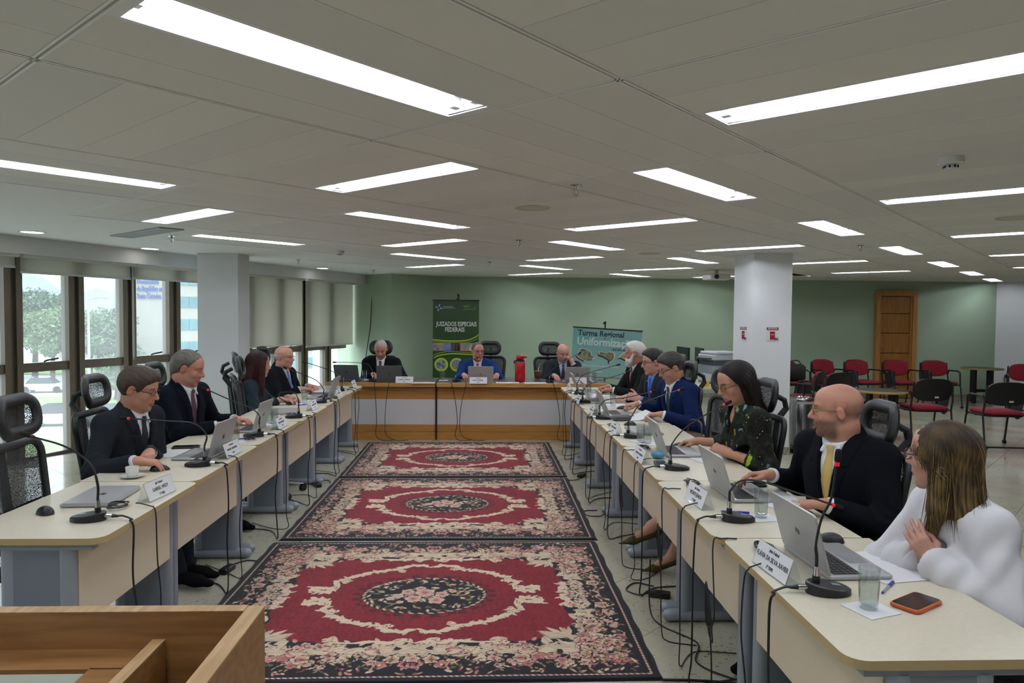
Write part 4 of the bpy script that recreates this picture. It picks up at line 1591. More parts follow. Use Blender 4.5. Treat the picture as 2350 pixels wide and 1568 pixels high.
# ---- round side tables
blk_top = mat('table_black_top', '1c1c1a', 0.35)
gold_edge = mat('table_oak_edge', 'a98a4c', 0.45)
for (x, y, z, r, lab) in ((5.30, 9.22, 0.66, 0.33, 'round black side table with an oak rim behind the bald man'), (9.60, 13.25, 0.68, 0.36, 'round black side table with an oak rim by the far wall')):
    t = thing('side_table', lab, 'table', (x, y, 0), 0.3, 'round side tables')
    MB().lathe([(0, z - 0.004), (r - 0.012, z - 0.004), (r - 0.012, z), (0, z)], 40).ob('top', blk_top, t)
    MB().lathe([(r - 0.012, z - 0.028), (r - 0.004, z - 0.026), (r, z - 0.014), (r - 0.004, z - 0.002), (r - 0.012, z), (r - 0.02, z - 0.003), (0.0, z - 0.006)], 40).ob('rim', gold_edge, t)
    for k in range(4):
        a = k * math.pi / 2
        MB().box((0.19 * math.cos(a), 0.19 * math.sin(a), (z - 0.03) / 2), (0.055, 0.055, z - 0.03), 0, None).ob('leg', chair_black, t, None)
    MB().box((0, 0, 0.24), (0.36, 0.04, 0.05)).box((0, 0, 0.24), (0.04, 0.36, 0.049)).ob('cross_stretcher', chair_black, t, None)

# ---- steel bin beside the right pillar
t = thing('waste_bin', 'tall polished steel waste bin beside the right pillar', 'bin', (3.80, 8.28, 0))
steel = mat('polished_steel', 'b9b9bb', 0.14, 1.0)
MB().lathe([(0.135, 0.0), (0.138, 0.015), (0.138, 0.05)], 40).ob('base_ring', black_pl, t)
MB().lathe([(0.134, 0.03), (0.134, 0.60), (0.128, 0.62), (0.128, 0.03)], 40).ob('body', steel, t)
MB().lathe([(0.138, 0.60), (0.142, 0.605), (0.142, 0.655), (0.136, 0.668), (0.10, 0.672), (0.095, 0.66), (0.0, 0.64)], 40).ob('lid', steel, t)

# ---- side desk with printer and monitors behind the right row
t = thing('side_desk', 'cream computer desk behind the man in the navy suit', 'desk', (2.98, 9.36, 0))
MB().slab(rrect(-0.38, 0.38, -0.62, 0.75, 0.03), 0.71, 0.74).ob('tabletop', top_m, t)
MB().box((-0.33, -0.05, 0.46), (0.02, 1.0, 0.5)).ob('modesty_panel', panel_m, t, None)
for sx_, sy in ((-1, -1), (1, -1), (-1, 1), (1, 1)):
    MB().box((sx_ * 0.33, sy * 0.55, 0.355), (0.05, 0.05, 0.71)).ob('leg', steel_m, t, None)
t = thing('printer', 'grey multifunction office printer left of the right pillar', 'printer', (3.12, 9.30, 0.741), 0.25)
pg, pd = mat('printer_light', 'aeb2b4', 0.45), mat('printer_dark', '3a3f46', 0.5)
MB().slab(rrect(-0.2, 0.22, -0.2, 0.2, 0.03), 0.0, 0.24, ch=0.01).ob('body', mat('printer_grey', '7d858b', 0.5), t)
MB().slab(rrect(-0.19, 0.21, -0.19, 0.19, 0.03), 0.24, 0.31).ob('paper_path', pd, t)
MB().slab(rrect(-0.2, 0.22, -0.2, 0.2, 0.03), 0.31, 0.38, ch=0.01).ob('scanner', pg, t)
MB().slab(rrect(-0.18, 0.2, -0.2, 0.18, 0.03), 0.38, 0.42, ch=0.012).ob('lid', pg, t)
MB().box((-0.235, 0, 0.33), (0.08, 0.3, 0.02), 0, None).ob('control_panel', pd, t, None)
MB().box((-0.203, 0, 0.08), (0.01, 0.34, 0.1)).ob('paper_tray', pg, t, None)
scr_m = mat('monitor_black', '0d0e10', 0.35)


def monitor(x, y, rz, lab, w=0.5, h=0.3):
    t = thing('monitor', lab, 'monitor', (x, y, 0.741), rz, 'computer monitors on the side desk')
    MB().lathe([(0.0, 0), (0.11, 0), (0.11, 0.008), (0.02, 0.014), (0.0, 0.014)], 24).ob('foot', scr_m, t)
    MB().box((-0.02, 0, 0.15), (0.02, 0.05, 0.28)).ob('stand', scr_m, t, None)
    MB().box((0, 0, 0.30), (0.025, w, h)).ob('housing', scr_m, t, None)
    MB().box((0.0135, 0, 0.30), (0.002, w - 0.03, h - 0.03)).ob('screen', mat('dead_screen', '15191a', 0.15), t, None)


monitor(2.80, 9.86, 0.06, 'dark monitor seen edge-on, farther from the printer', 0.48, 0.30)
monitor(3.05, 9.92, -0.06, 'dark monitor seen edge-on, closest to the printer', 0.44, 0.28)
t = thing('yellow_tape', 'small yellow tape dispenser on the side desk', 'tape', (2.80, 8.80, 0.741), 0.6)
MB().tube([(0, -0.02, 0.035), (0, 0.02, 0.035)], 0.035, 16).ob('roll', mat('yellow_plastic', 'c9a51c', 0.4), t)
MB().slab(rrect(-0.05, 0.05, -0.025, 0.025, 0.01), 0, 0.015).ob('foot', MATS['yellow_plastic'], t)

# ================================================================ banners with microphones' stands behind
gm = mat('banner_green', '1d3a17', 0.35, noise=(1.4, '27481d', 3))
lime = mat('banner_lime', 'a9bf2e', 0.4)
bwhite = mat('banner_white', 'd5d8d2', 0.4)
t = thing('roll_up_banner', 'tall green roll-up banner behind the man in the blue suit', 'banner', (-0.545, 13.25, 0), -0.02)
BW, BH = 0.86, 1.86
MB().box((0, 0, 0.05), (BW + 0.02, 0.1, 0.1)).ob('cassette', alu, t, None)
MB().box((0, 0, BH / 2 + 0.05), (BW, 0.004, BH - 0.06)).ob('print', gm, t, None)
MB().box((0, 0, BH + 0.025), (BW + 0.01, 0.025, 0.025)).ob('top_rail', black_pl, t, None)
MB().cyl((0.02, 0.03), 0.012, 0.1, 1.93, 10).ob('pole', black_pl, t)
FZ = T(0, -0.0035, 0)


def bt_(s, size, x, z, m=None, bold=0.0, align='CENTER', sx_=1.0, par=None, yy=-0.004):
    return lettering(s, size, m or bwhite, par, T(x, yy, z) @ Rx(math.pi / 2), align, bold, sx_)


bt_('JUIZADOS ESPECIAIS', 0.115, 0.012, 1.44, None, 0.003, 'CENTER', 0.72, t)
bt_('FEDERAIS', 0.115, -0.02, 1.335, None, 0.003, 'CENTER', 0.76, t)
bt_('JUSTIÇA FEDERAL', 0.026, -0.24, 1.765, None, 0.0, 'LEFT', 0.9, t)
bt_('TRIBUNAL REGIONAL FEDERAL', 0.018, -0.24, 1.74, None, 0.0, 'LEFT', 0.9, t)
bt_('CO', 0.018, 0.13, 1.79, None, 0.0, 'LEFT', 1, t)
bt_('JEFS', 0.065, 0.155, 1.772, mat('banner_brightgreen', '58b03a', 0.4), 0.0, 'LEFT', 0.9, t)
bt_('4', 0.06, 0.335, 1.745, MATS['banner_brightgreen'], 0.0, 'LEFT', 0.9, t)
MB().box((0.24, -0.003, 1.718), (0.22, 0.002, 0.008)).ob('underline', MATS['banner_brightgreen'], t, None)
star = MB()
for a in range(4):
    M = T(-0.32, -0.004, 1.745) @ Ry(a * math.pi / 2 + 0.25)
    star.add([M @ Vector(p) for p in ((0, 0, 0.075), (-0.022, 0, 0.018), (0.022, 0, 0.018))], [(0, 1, 2)])
star.ob('star_emblem', mat('emblem_pale', 'b9c6d6', 0.4), t, None)
MB().lathe([(0, 0.001), (0.03, 0.001), (0.03, -0.001), (0, -0.001)], 16, (0, 0), 0, T(-0.32, -0.004, 1.745) @ Rx(math.pi / 2)).ob('emblem_core', mat('emblem_blue', '2a4a7a', 0.4), t)


def ribbon(pts, w, m, par, nm='swoosh', yy=-0.0035):
    P = bez([(p[0], 0, p[1]) for p in pts], 30)
    V, F_ = [], []
    for k, p in enumerate(P):
        V += [(p.x, yy, p.z - w / 2), (p.x, yy, p.z + w / 2), (p.x, yy - 0.001, p.z + w / 2), (p.x, yy - 0.001, p.z - w / 2)]
    for k in range(len(P) - 1):
        a = 4 * k
        F_ += [(a + 3, a + 7, a + 6, a + 2)]
    MB().add(V, F_).ob(nm, m, par, None)


ribbon([(-0.43, 1.145), (-0.1, 1.125), (0.2, 1.14), (0.36, 1.2), (0.43, 1.25)], 0.022, lime, t)
ribbon([(-0.43, 1.115), (-0.1, 1.10), (0.2, 1.105), (0.36, 1.15), (0.43, 1.2)], 0.008, lime, t)
ribbon([(-0.43, 0.83), (-0.36, 0.88), (-0.15, 0.925), (0.15, 0.915), (0.43, 0.905)], 0.008, lime, t)
ribbon([(-0.41, 0.80), (-0.33, 0.845), (-0.1, 0.885), (0.15, 0.88), (0.43, 0.865)], 0.02, lime, t)
# printed photo strip: five little pictures
for k, (c1, c2) in enumerate((('4f6ea8', 'b08a4a'), ('4a6ab0', '8a94a8'), ('5c4a5a', '2a2630'), ('7c8296', 'c08a5a'), ('4a4f58', 'b9c0c4'))):
    xx = -0.345 + k * 0.17
    MB().box((xx, -0.003, 1.015), (0.168, 0.002, 0.15)).ob('photo', mat('photo_%d' % k, c1, 0.4, noise=(9, c2, 3)), t, None)
sil = mat('silhouette', '14161c', 0.5)
for (x, w, hh) in ((-0.33, 0.012, 0.05), (-0.01, 0.02, 0.11), (0.05, 0.026, 0.12), (0.075, 0.02, 0.1)):
    MB().slab(rrect(x - w / 2, x + w / 2, 0.945, 0.945 + hh, w * 0.45, 4), 0.0042, 0.0048, 0, Rx(math.pi / 2)).ob('figure', sil, t)
for (x, c1, c2) in ((-0.27, '3b4048', '8f98a0'), (0.02, '5f86b8', '8a6a48')):
    MB().lathe([(0.095, 0.0), (0.128, 0.0), (0.128, 0.002), (0.095, 0.002)], 32, (0, 0), 0, T(x, -0.0035, 0.68) @ Rx(math.pi / 2), ring=True).ob('lime_ring', lime, t)
    MB().lathe([(0, 0), (0.096, 0), (0.096, 0.0015), (0, 0.0015)], 28, (0, 0), 0, T(x, -0.0035, 0.68) @ Rx(math.pi / 2)).ob('round_photo', mat('rphoto_' + c1, c1, 0.4, noise=(14, c2, 3)), t)

t = thing('banner_microphone_stand', 'black microphone stand tip rising behind the green banner', 'stand', (-0.50, 13.40, 0), 0)
MB().cyl((0, 0), 0.012, 0.0, 1.93, 8).ob('pole', black_pl, t)
MB().tube([(0, 0, 1.93), (-0.01, 0, 1.99), (0.0, 0, 2.0)], [0.012, 0.02, 0.03], 8).ob('clip', black_pl, t)
MB().lathe([(0, 0), (0.14, 0), (0.14, 0.015), (0, 0.02)], 20).ob('foot', black_pl, t)

tm = mat('banner_teal', '5f8c88', 0.4, noise=(0.9, '86a8a3', 3))
t = thing('event_banner', 'wide teal banner on a stand behind the white-bearded man', 'banner', (2.14, 12.35, 0.96), 0)
BW, BH = 1.22, 0.86
tilt = Ry(0.055)
MB().box((0, 0, 0), (BW, 0.004, BH), 0, tilt).ob('print', tm, t, None)
MB().box((0, 0, BH / 2), (BW + 0.02, 0.025, 0.022), 0, tilt).ob('top_rail', black_pl, t, None)
MB().box((0, 0, -BH / 2), (BW, 0.02, 0.016), 0, tilt).ob('bottom_rail', alu, t, None)
MB().cyl((-0.02, 0.04), 0.014, -0.96, 0.52, 10).ob('pole', black_pl, t)
MB().lathe([(0, -0.96), (0.2, -0.96), (0.2, -0.945), (0, -0.94)], 20, (-0.02, 0.04)).ob('foot', black_pl, t)
MB().tube([(-0.02, 0.04, 0.5), (-0.02, 0.04, 0.56)], [0.014, 0.022], 8).tube([(-0.02, 0.04, 0.53), (-0.05, 0.03, 0.53)], [0.014, 0.022], 8).ob('clip', black_pl, t)
ink = mat('banner_ink', '14263a', 0.5)
pale = mat('banner_pale', 'b4c6c2', 0.5)


def tb_(s, size, x, z, m, bold=0.0, align='LEFT', sx_=1.0):
    return lettering(s, size, m, t, tilt @ T(x, -0.004, z) @ Rx(math.pi / 2), align, bold, sx_)


tb_('Turma Regional', 0.135, -0.525, 0.335, ink, 0.004, 'LEFT', 0.95)
tb_('de', 0.035, -0.06, 0.255, ink, 0.001)
tb_('Uniformização', 0.19, -0.535, 0.185, pale, 0.005, 'LEFT', 0.92)
tb_('dos JEFs da', 0.05, 0.10, 0.075, ink, 0.001)
tb_('INTEGRANTES DOS JUIZADOS ESPECIAIS FEDERAIS', 0.04, -0.57, -0.235, pale, 0.001, 'LEFT', 0.88)
tb_('DA QUARTA REGIÃO', 0.03, -0.32, -0.335, pale, 0.002, 'LEFT', 0.9)
shapes = [([(-0.5, -0.02), (-0.46, 0.06), (-0.36, 0.055), (-0.28, 0.01), (-0.26, -0.05), (-0.20, -0.075), (-0.235, -0.115), (-0.34, -0.12), (-0.38, -0.15), (-0.47, -0.11), (-0.52, -0.07)], '39423c', '8c8a62'),
          ([(-0.13, 0.025), (0.0, 0.01), (0.05, 0.03), (0.14, 0.02), (0.15, -0.05), (0.12, -0.12), (0.06, -0.165), (0.05, -0.10), (-0.03, -0.06), (-0.13, -0.03)], '5a4638', '7d7a50'),
          ([(0.30, 0.03), (0.40, 0.06), (0.55, 0.0), (0.52, -0.10), (0.44, -0.19), (0.38, -0.17), (0.36, -0.10), (0.27, -0.06), (0.22, -0.07)], '7d7a4a', 'a3a06a')]
for pts, c1, c2 in shapes:
    cx = sum(p[0] for p in pts) / len(pts)
    cz = sum(p[1] for p in pts) / len(pts)
    pts = [(p[0], p[1] + 0.0) for p in pts]
    sh_ = lambda k, dx, dz: [(cx + (p[0] - cx) * k + dx, cz + (p[1] - cz) * k + dz) for p in reversed(pts)]
    MB().slab(sh_(1.0, -0.02, -0.022)[::-1], 0.0032, 0.0038, 0, tilt @ Rx(math.pi / 2)).ob('map_drop', mat('map_ink', '101c26', 0.5), t, None)
    MB().slab(sh_(1.04, 0, 0)[::-1], 0.0042, 0.0048, 0, tilt @ Rx(math.pi / 2)).ob('map_rim', bwhite, t, None)
    MB().slab(sh_(0.96, 0, 0)[::-1], 0.0052, 0.0058, 0, tilt @ Rx(math.pi / 2)).ob('map_photo', mat('map_' + c1, c1, 0.5, noise=(11, c2, 3)), t, None)

# ---- extinguisher signs on the right pillar
redp = mat('sign_red', '8c1226', 0.5)


def sign(M, lab):
    t = thing('extinguisher_sign', lab, 'sign', (0, 0, 0), 0, 'fire extinguisher signs')
    t.matrix_world = M
    MB().box((0, -0.002, 0), (0.145, 0.004, 0.155)).ob('plate', white_pl, t, None)
    MB().box((0, -0.0045, 0.062), (0.145, 0.002, 0.032)).ob('header', redp, t, None)
    lettering('EXTINTOR', 0.027, bwhite, t, T(0, -0.006, 0.062) @ Rx(math.pi / 2), 'CENTER', 0.0005, 0.85)
    MB().box((0, -0.0045, -0.018), (0.06, 0.002, 0.095)).ob('pictogram', redp, t, None)
    lettering('PÓ QUÍMICO', 0.011, bwhite, t, T(0, -0.006, -0.008) @ Rx(math.pi / 2), 'CENTER', 0.0003, 0.8)
    lettering('204', 0.034, black_pl, t, T(0.048, -0.007, -0.058) @ Rx(math.pi / 2), 'CENTER', 0.001, 0.85)


a1 = math.atan2(e1.y, e1.x)
p = Mx + e1 * 0.51
sign(T(p.x, p.y, 1.425) @ Rz(a1) @ T(0, -0.002, 0), 'red and white extinguisher sign facing the camera on the pillar')
p = Mx + e2 * 0.45
a2 = math.atan2(-e2.y, -e2.x)
sign(T(p.x, p.y, 1.425) @ Rz(a2) @ T(0, -0.002, 0), 'narrow-looking extinguisher sign on the pillar side facing the tables')

# ---- handbags on the floor by the floral blouse
hb = mat('handbag_brown', '3a2a22', 0.5, noise=(20, '55402f', 3))
t = thing('handbag', 'brown leather handbag standing behind the desk of the navy suit man', 'handbag', (1.70, 5.62, 0.42), 0.3)
MB().slab(rrect(-0.08, 0.08, -0.17, 0.17, 0.05, 5), 0.0, 0.26, 0, None, 0.05).ob('body', hb, t, 60)
MB().tube(bez([(0, -0.1, 0.25), (0.01, -0.07, 0.35), (0.01, 0.07, 0.35), (0, 0.1, 0.25)], 12), 0.008, 6).ob('handle', hb, t)
t = thing('stool', 'small dark stool under the brown leather handbag', 'stool', (1.70, 5.62, 0))
MB().slab(rrect(-0.13, 0.13, -0.17, 0.17, 0.03), 0.39, 0.418).ob('seat', chair_black, t)
for sx_ in (-1, 1):
    for sy in (-1, 1):
        MB().box((sx_ * 0.1, sy * 0.14, 0.195), (0.025, 0.025, 0.39)).ob('leg', chair_black, t, None)
# ================================================================ things on the tables
TZ = DT + 0.0008
mic_black = mat('mic_black', '111214', 0.42)
foam = mat('mic_foam', '101012', 0.95)
ledred = mat('mic_led', 'b01522', 0.3, emit=('e01a2a', 0.35))
ledoff = mat('mic_led_off', '3a1216', 0.4)
cable_m = mat('cable_black', '0d0e10', 0.5)
silver = mat('laptop_silver', 'a9aaab', 0.35, 0.35)
silver_d = mat('laptop_graphite', '5e6265', 0.4, 0.35)
keys_m = mat('laptop_keys', '2b2c2f', 0.6)
screen_m = mat('laptop_screen', '14161a', 0.15)
porcelain = mat('porcelain', 'dfdfda', 0.15)
paper_m = mat('paper_white', 'dcdde0', 0.8)
ink_m = mat('plate_ink', '2d3038', 0.6)


tumbler_m = thin_glass('tumbler_glass', 'f4f7f7', 0.09)
water_m = thin_glass('drinking_water', 'fafcfc', 0.02)
acrylic_m = thin_glass('acrylic', 'eef2f2', 0.05, haze=0.06)

SEAT = {'L1': 'the empty near seat by the windows', 'L2': 'the man in the charcoal suit', 'L3': 'the man with slicked-back grey hair', 'L4': 'the empty chair in the window row',
        'L5': 'the woman with dark red hair', 'L6': 'the old man in glasses', 'R1': 'the woman in the white blouse', 'R2': 'the bald man with the yellow tie', 'R3': 'the woman in the floral blouse',
        'R4': 'the empty place in the right row', 'R5': 'the man in the navy suit', 'R6': 'the man with the bright blue tie', 'R7': 'the white-bearded man',
        'D1': 'the grey-haired man at the head desk', 'D2': 'the man in the blue suit', 'D3': 'the bald man touching his chin', 'D0': 'the left end of the head desk'}


def mic(seat, bx, by, rot, tip, mids=None, lit=True):
    """rot: direction from the neck end of the base towards the speaker"""
    t = thing('table_microphone', 'black gooseneck microphone in front of ' + SEAT[seat], 'microphone', (bx, by, TZ), rot, 'gooseneck microphones')
    L_, W_ = 0.072, 0.05
    ring = [(L_ * math.cos(a), W_ * math.sin(a)) for a in np.linspace(0, 2 * math.pi, 29)[:-1]]
    top = lambda x: 0.034 - 0.16 * (x + L_) * 0.9
    V = [(x, y, 0) for x, y in ring] + [(x, y, max(top(x), 0.012)) for x, y in ring] + [(x * 0.9, y * 0.9, max(top(x * 0.9), 0.012) + 0.004) for x, y in ring]
    n_ = len(ring)
    F_ = [tuple(reversed(range(n_)))] + [(i, (i + 1) % n_, n_ + (i + 1) % n_, n_ + i) for i in range(n_)] + [(n_ + i, n_ + (i + 1) % n_, 2 * n_ + (i + 1) % n_, 2 * n_ + i) for i in range(n_)] + [tuple(2 * n_ + i for i in range(n_))]
    MB().add(V, F_).ob('base', mic_black, t, 30)
    MB().tube([(-0.040, 0, 0.03), (-0.040, 0, 0.055)], 0.012, 12).ob('socket', mic_black, t)
    MB().tube([(-0.040, 0, 0.055), (-0.040, 0, 0.085)], [0.010, 0.008], 12).ob('silver_collar', chrome, t)
    inv = (T(bx, by, TZ) @ Rz(rot)).inverted()
    tp = inv @ Vector(tip)
    b0 = Vector((-0.040, 0, 0.085))
    if mids:
        pts = [b0, b0 + Vector((0, 0, 0.03))] + [inv @ Vector(m) for m in mids] + [tp]
    else:
        d = tp - b0
        pts = [b0, b0 + Vector((0, 0, 0.07)), b0 + Vector((d.x * 0.12, d.y * 0.12, 0.07 + (d.z - 0.07) * 0.42)), b0 + Vector((d.x * 0.5, d.y * 0.5, 0.07 + (d.z - 0.07) * 0.78)), tp]
    P = bez(pts, 36)
    MB().tube(P, [0.0055 if k < len(P) * 0.35 else 0.0042 for k in range(len(P))], 8).ob('gooseneck', mic_black, t)
    dv = (P[-1] - P[-3]).normalized()
    MB().tube([P[-1] - dv * 0.002, P[-1] + dv * 0.012], 0.0078, 12).ob('light_ring', ledred if lit else ledoff, t)
    MB().tube([P[-1] + dv * 0.011, P[-1] + dv * 0.018, P[-1] + dv * 0.04, P[-1] + dv * 0.05, P[-1] + dv * 0.053], [0.0078, 0.0098, 0.0105, 0.0085, 0.003], 12).ob('capsule', foam, t, 60)
    MB().tube([(-0.070, 0, 0.018), (-0.10, 0, 0.018)], [0.0095, 0.0095], 12).ob('plug', chrome, t)
    MB().tube([(-0.10, 0, 0.018), (-0.125, 0, 0.017)], [0.0085, 0.005], 10).ob('plug_sleeve', mic_black, t)
    MB().box((0.02, 0.0, 0.0285), (0.028, 0.018, 0.002), 0, T(0, 0, 0) @ Ry(0.14)).ob('button_plate', mat('mic_button', '7d8a95', 0.4), t, None)


MIC = [('L1', -1.665, 3.01, 180, (-1.86, 2.97, 1.10), None, False), ('L2', -1.64, 4.08, 180, (-2.01, 4.06, 1.015), [(-1.59, 4.08, 0.92), (-1.66, 4.08, 0.985), (-1.80, 4.07, 1.0)], True),
       ('L3', -1.64, 5.06, 180, (-1.95, 5.05, 1.07), [(-1.60, 5.06, 0.89), (-1.66, 5.06, 0.945), (-1.80, 5.06, 1.0)], True), ('L4', -1.60, 5.97, 180, (-1.665, 5.93, 0.885), [(-1.565, 5.97, 0.90), (-1.60, 5.97, 0.955), (-1.70, 5.95, 0.955), (-1.715, 5.94, 0.92)], False),
       ('L5', -1.62, 6.98, 180, (-1.92, 6.97, 1.075), [(-1.58, 6.98, 0.88), (-1.65, 6.98, 0.96), (-1.78, 6.98, 1.02)], True), ('L6', -1.66, 8.05, 180, (-2.0, 8.03, 1.06), [(-1.63, 8.05, 0.87), (-1.70, 8.05, 0.95), (-1.85, 8.05, 1.01)], False),
       ('R1', 1.105, 2.19, 0, (1.112, 2.17, 1.155), [(1.062, 2.19, 0.90), (1.075, 2.185, 0.98), (1.10, 2.175, 1.05)], True), ('R2', 1.10, 2.98, 0, (1.50, 2.96, 0.815), [(1.065, 2.98, 0.875), (1.11, 2.98, 0.915), (1.20, 2.975, 0.91), (1.35, 2.965, 0.865)], True),
       ('R3', 1.11, 3.99, 0, (1.365, 3.97, 1.115), [(1.085, 3.99, 0.90), (1.15, 3.985, 0.98), (1.26, 3.98, 1.055)], True), ('R4', 1.08, 5.04, 0, (1.39, 5.0, 1.09), [(1.06, 5.04, 0.89), (1.12, 5.03, 0.98), (1.26, 5.01, 1.045)], True),
       ('R5', 1.02, 5.96, 0, (1.41, 5.94, 0.975), [(0.99, 5.96, 0.86), (1.04, 5.96, 0.905), (1.20, 5.95, 0.925)], True), ('R6', 1.03, 7.07, 0, (1.41, 7.05, 1.045), [(1.0, 7.07, 0.87), (1.06, 7.07, 0.93), (1.24, 7.06, 0.99)], True),
       ('R7', 1.07, 7.82, 0, (1.46, 7.80, 1.07), [(1.04, 7.82, 0.88), (1.10, 7.82, 0.96), (1.28, 7.81, 1.02)], False),
       ('D1', -1.46, 9.24, 115, (-1.93, 9.26, 0.985), [(-1.47, 9.20, 0.90), (-1.52, 9.2, 0.965), (-1.65, 9.22, 0.985)], False), ('D2', -0.37, 9.28, 80, (-0.13, 9.42, 1.035), [(-0.36, 9.24, 0.87), (-0.31, 9.27, 0.96)], True),
       ('D3', 0.86, 9.26, 80, (1.24, 9.35, 1.11), [(0.86, 9.22, 0.86), (0.92, 9.24, 0.93), (1.08, 9.29, 1.03)], False)]
for s_, bx, by, r, tip, mids, lit in MIC:
    mic(s_, bx, by, r * D2R, tip, mids, lit)


def laptop(seat, x, y, rot, opening, m=silver, lab=None, logo='ring', w=0.325, d=0.225, hgt=0.212):
    """hinge line at the origin, keyboard towards +x"""
    t = thing('laptop', lab or ('open silver laptop in front of ' + SEAT[seat]), 'laptop', (x, y, TZ), rot, 'laptops on the tables')
    MB().slab(rrect(0, d, -w / 2, w / 2, 0.012, 4), 0.002, 0.016, 0, None, 0.003).ob('base', m, t)
    k_ = MB()
    for r_ in range(5):
        for c_ in range(14):
            k_.box((0.035 + r_ * 0.0185, -w / 2 + 0.026 + c_ * (w - 0.052) / 13, 0.0168), (0.0155, (w - 0.052) / 13 - 0.003, 0.0022))
    if opening > 5:
        MB().box((0.072, 0, 0.0155), (0.10, w - 0.03, 0.0018)).ob('keyboard_tray', keys_m, t, None)
        tag(k_.ob('keys', mat('keycap', '1d1e21', 0.5), t, None), kind='stuff')
        MB().box((0.172, 0.0, 0.0162), (0.065, 0.105, 0.0012)).ob('touchpad', mat('touchpad', '8f9193', 0.4, 0.2), t, None)
    M = T(0.004, 0, 0.016) @ Ry(-(opening - 90) * D2R) if opening > 5 else T(0.002, 0, 0.0165) @ Ry(math.pi / 2)
    lid = MB().slab([(z, yy) for z, yy in rrect(0, hgt, -w / 2, w / 2, 0.012, 4)], -0.0035, 0.0035, 0, M @ Ry(-math.pi / 2)).ob('lid', m, t)
    if opening > 5:
        MB().box((0, 0, 0), (hgt - 0.02, w - 0.012, 0.0012), 0, M @ Ry(-math.pi / 2) @ T(hgt / 2 + 0.004, 0, -0.0042)).ob('screen', screen_m, lid, None)
    lm = mat('logo_dark', '3c3d40', 0.25, 0.5) if m is not silver_d else mat('logo_grey', '26282a', 0.3, 0.5)
    ML = M @ Ry(-math.pi / 2) @ T(hgt / 2, 0, 0.0036)
    if logo == 'ring':
        MB().lathe([(0.014, 0), (0.0165, 0.0), (0.0165, 0.0008), (0.014, 0.0008)], 24, (0, 0), 0, ML, ring=True).ob('logo_ring', lm, lid)
        lettering('hp', 0.022, lm, lid, ML @ Rz(-math.pi / 2) @ T(0, 0.001, 0.0003), 'CENTER', 0.0004, 0.9, 'logo_letters')
    elif logo == 'bars':
        for q, (yy, hh_) in enumerate(((-0.012, 0.022), (-0.005, 0.016), (0.003, 0.022), (0.010, 0.016))):
            MB().box((0, 0, 0), (hh_, 0.0028, 0.0008), 0, ML @ Rz(-0.3) @ T(0.002 * (1 if q % 2 else -1), -yy, 0.0004)).ob('logo_bar', lm, lid, None)
    elif logo == 'red':
        MB().lathe([(0, 0), (0.012, 0.0), (0.012, 0.0008), (0, 0.0008)], 20, (0, 0), 0, ML).ob('logo_disc', mat('logo_red', 'a8505a', 0.4), lid)
    return t


PI = math.pi
laptop('R1', 1.150, 2.455, 0.03, 106, logo='bars', w=0.345)
laptop('R2', 1.175, 3.43, 0.02, 108, logo='bars', w=0.345)
laptop('R3', 1.145, 4.49, -0.02, 110, logo='ring')
laptop('R4', 1.10, 5.30, 0.03, 0, lab='closed silver laptop at the empty place in the right row', logo='none')
laptop('R5', 1.085, 6.24, 0.0, 112, logo='none')
laptop('R6', 1.065, 7.17, 0.0, 112, logo='none')
laptop('R7', 1.075, 8.08, 0.0, 112, logo='none')
laptop('L1', -1.685, 3.375, PI + 0.08, 0, lab='closed silver laptop at the empty near seat by the windows', logo='ring')
laptop('L2', -1.625, 4.375, PI - 0.03, 104, logo='ring')
laptop('L3', -1.69, 5.36, PI, 106, logo='ring')
laptop('L4', -1.66, 6.32, PI + 0.12, 0, lab='closed laptop in front of the empty chair in the window row', logo='none')
laptop('L5', -1.60, 7.42, PI, 108, logo='none')
laptop('D0', -1.80, 9.30, PI / 2 - 0.12, 112, silver_d, 'dark grey open laptop at the left end of the head desk')
laptop('D1', -1.225, 9.12, PI / 2, 108, silver_d, 'dark grey open laptop in front of the grey-haired man')
laptop('D2', -0.05, 9.06, PI / 2, 106, silver, logo='red')
laptop('D3', 1.20, 9.12, PI / 2 + 0.05, 110, silver, logo='ring')


def glass(x, y, lab, fill=0.6, nap=True, napkin_lab=None):
    t = thing('water_glass', lab, 'glass', (x, y, TZ + (0.0022 if nap else 0)), 0, 'water glasses')
    R_, H_ = 0.031, 0.125
    prof = [(0, 0.0), (0.024, 0.0), (0.0255, 0.004), (0.0275, 0.02), (0.030, 0.07), (0.0305, H_), (0.029, H_), (0.0285, 0.07), (0.026, 0.022), (0.0235, 0.014), (0, 0.013)]
    MB().lathe(prof, 28).ob('tumbler', tumbler_m, t, 60)
    zt = 0.014 + fill * 0.1
    MB().lathe([(0, 0.0138), (0.0232, 0.0148), (0.0257, 0.023), (0.0282, 0.07 if zt > 0.07 else zt - 0.001), (0.0284, zt), (0, zt)], 28).ob('water', water_m, t, 60)
    if nap:
        o = MB().slab([(-0.062, -0.055), (0.06, -0.06), (0.065, 0.05), (-0.055, 0.062)], 0.0, 0.0018).ob('napkin', paper_m, None, None, loc=(x + 0.004, y - 0.004, TZ), rotz=random.uniform(0, 1.2))
        tag(o, 'white paper napkin under ' + lab, 'napkin', 'paper napkins')


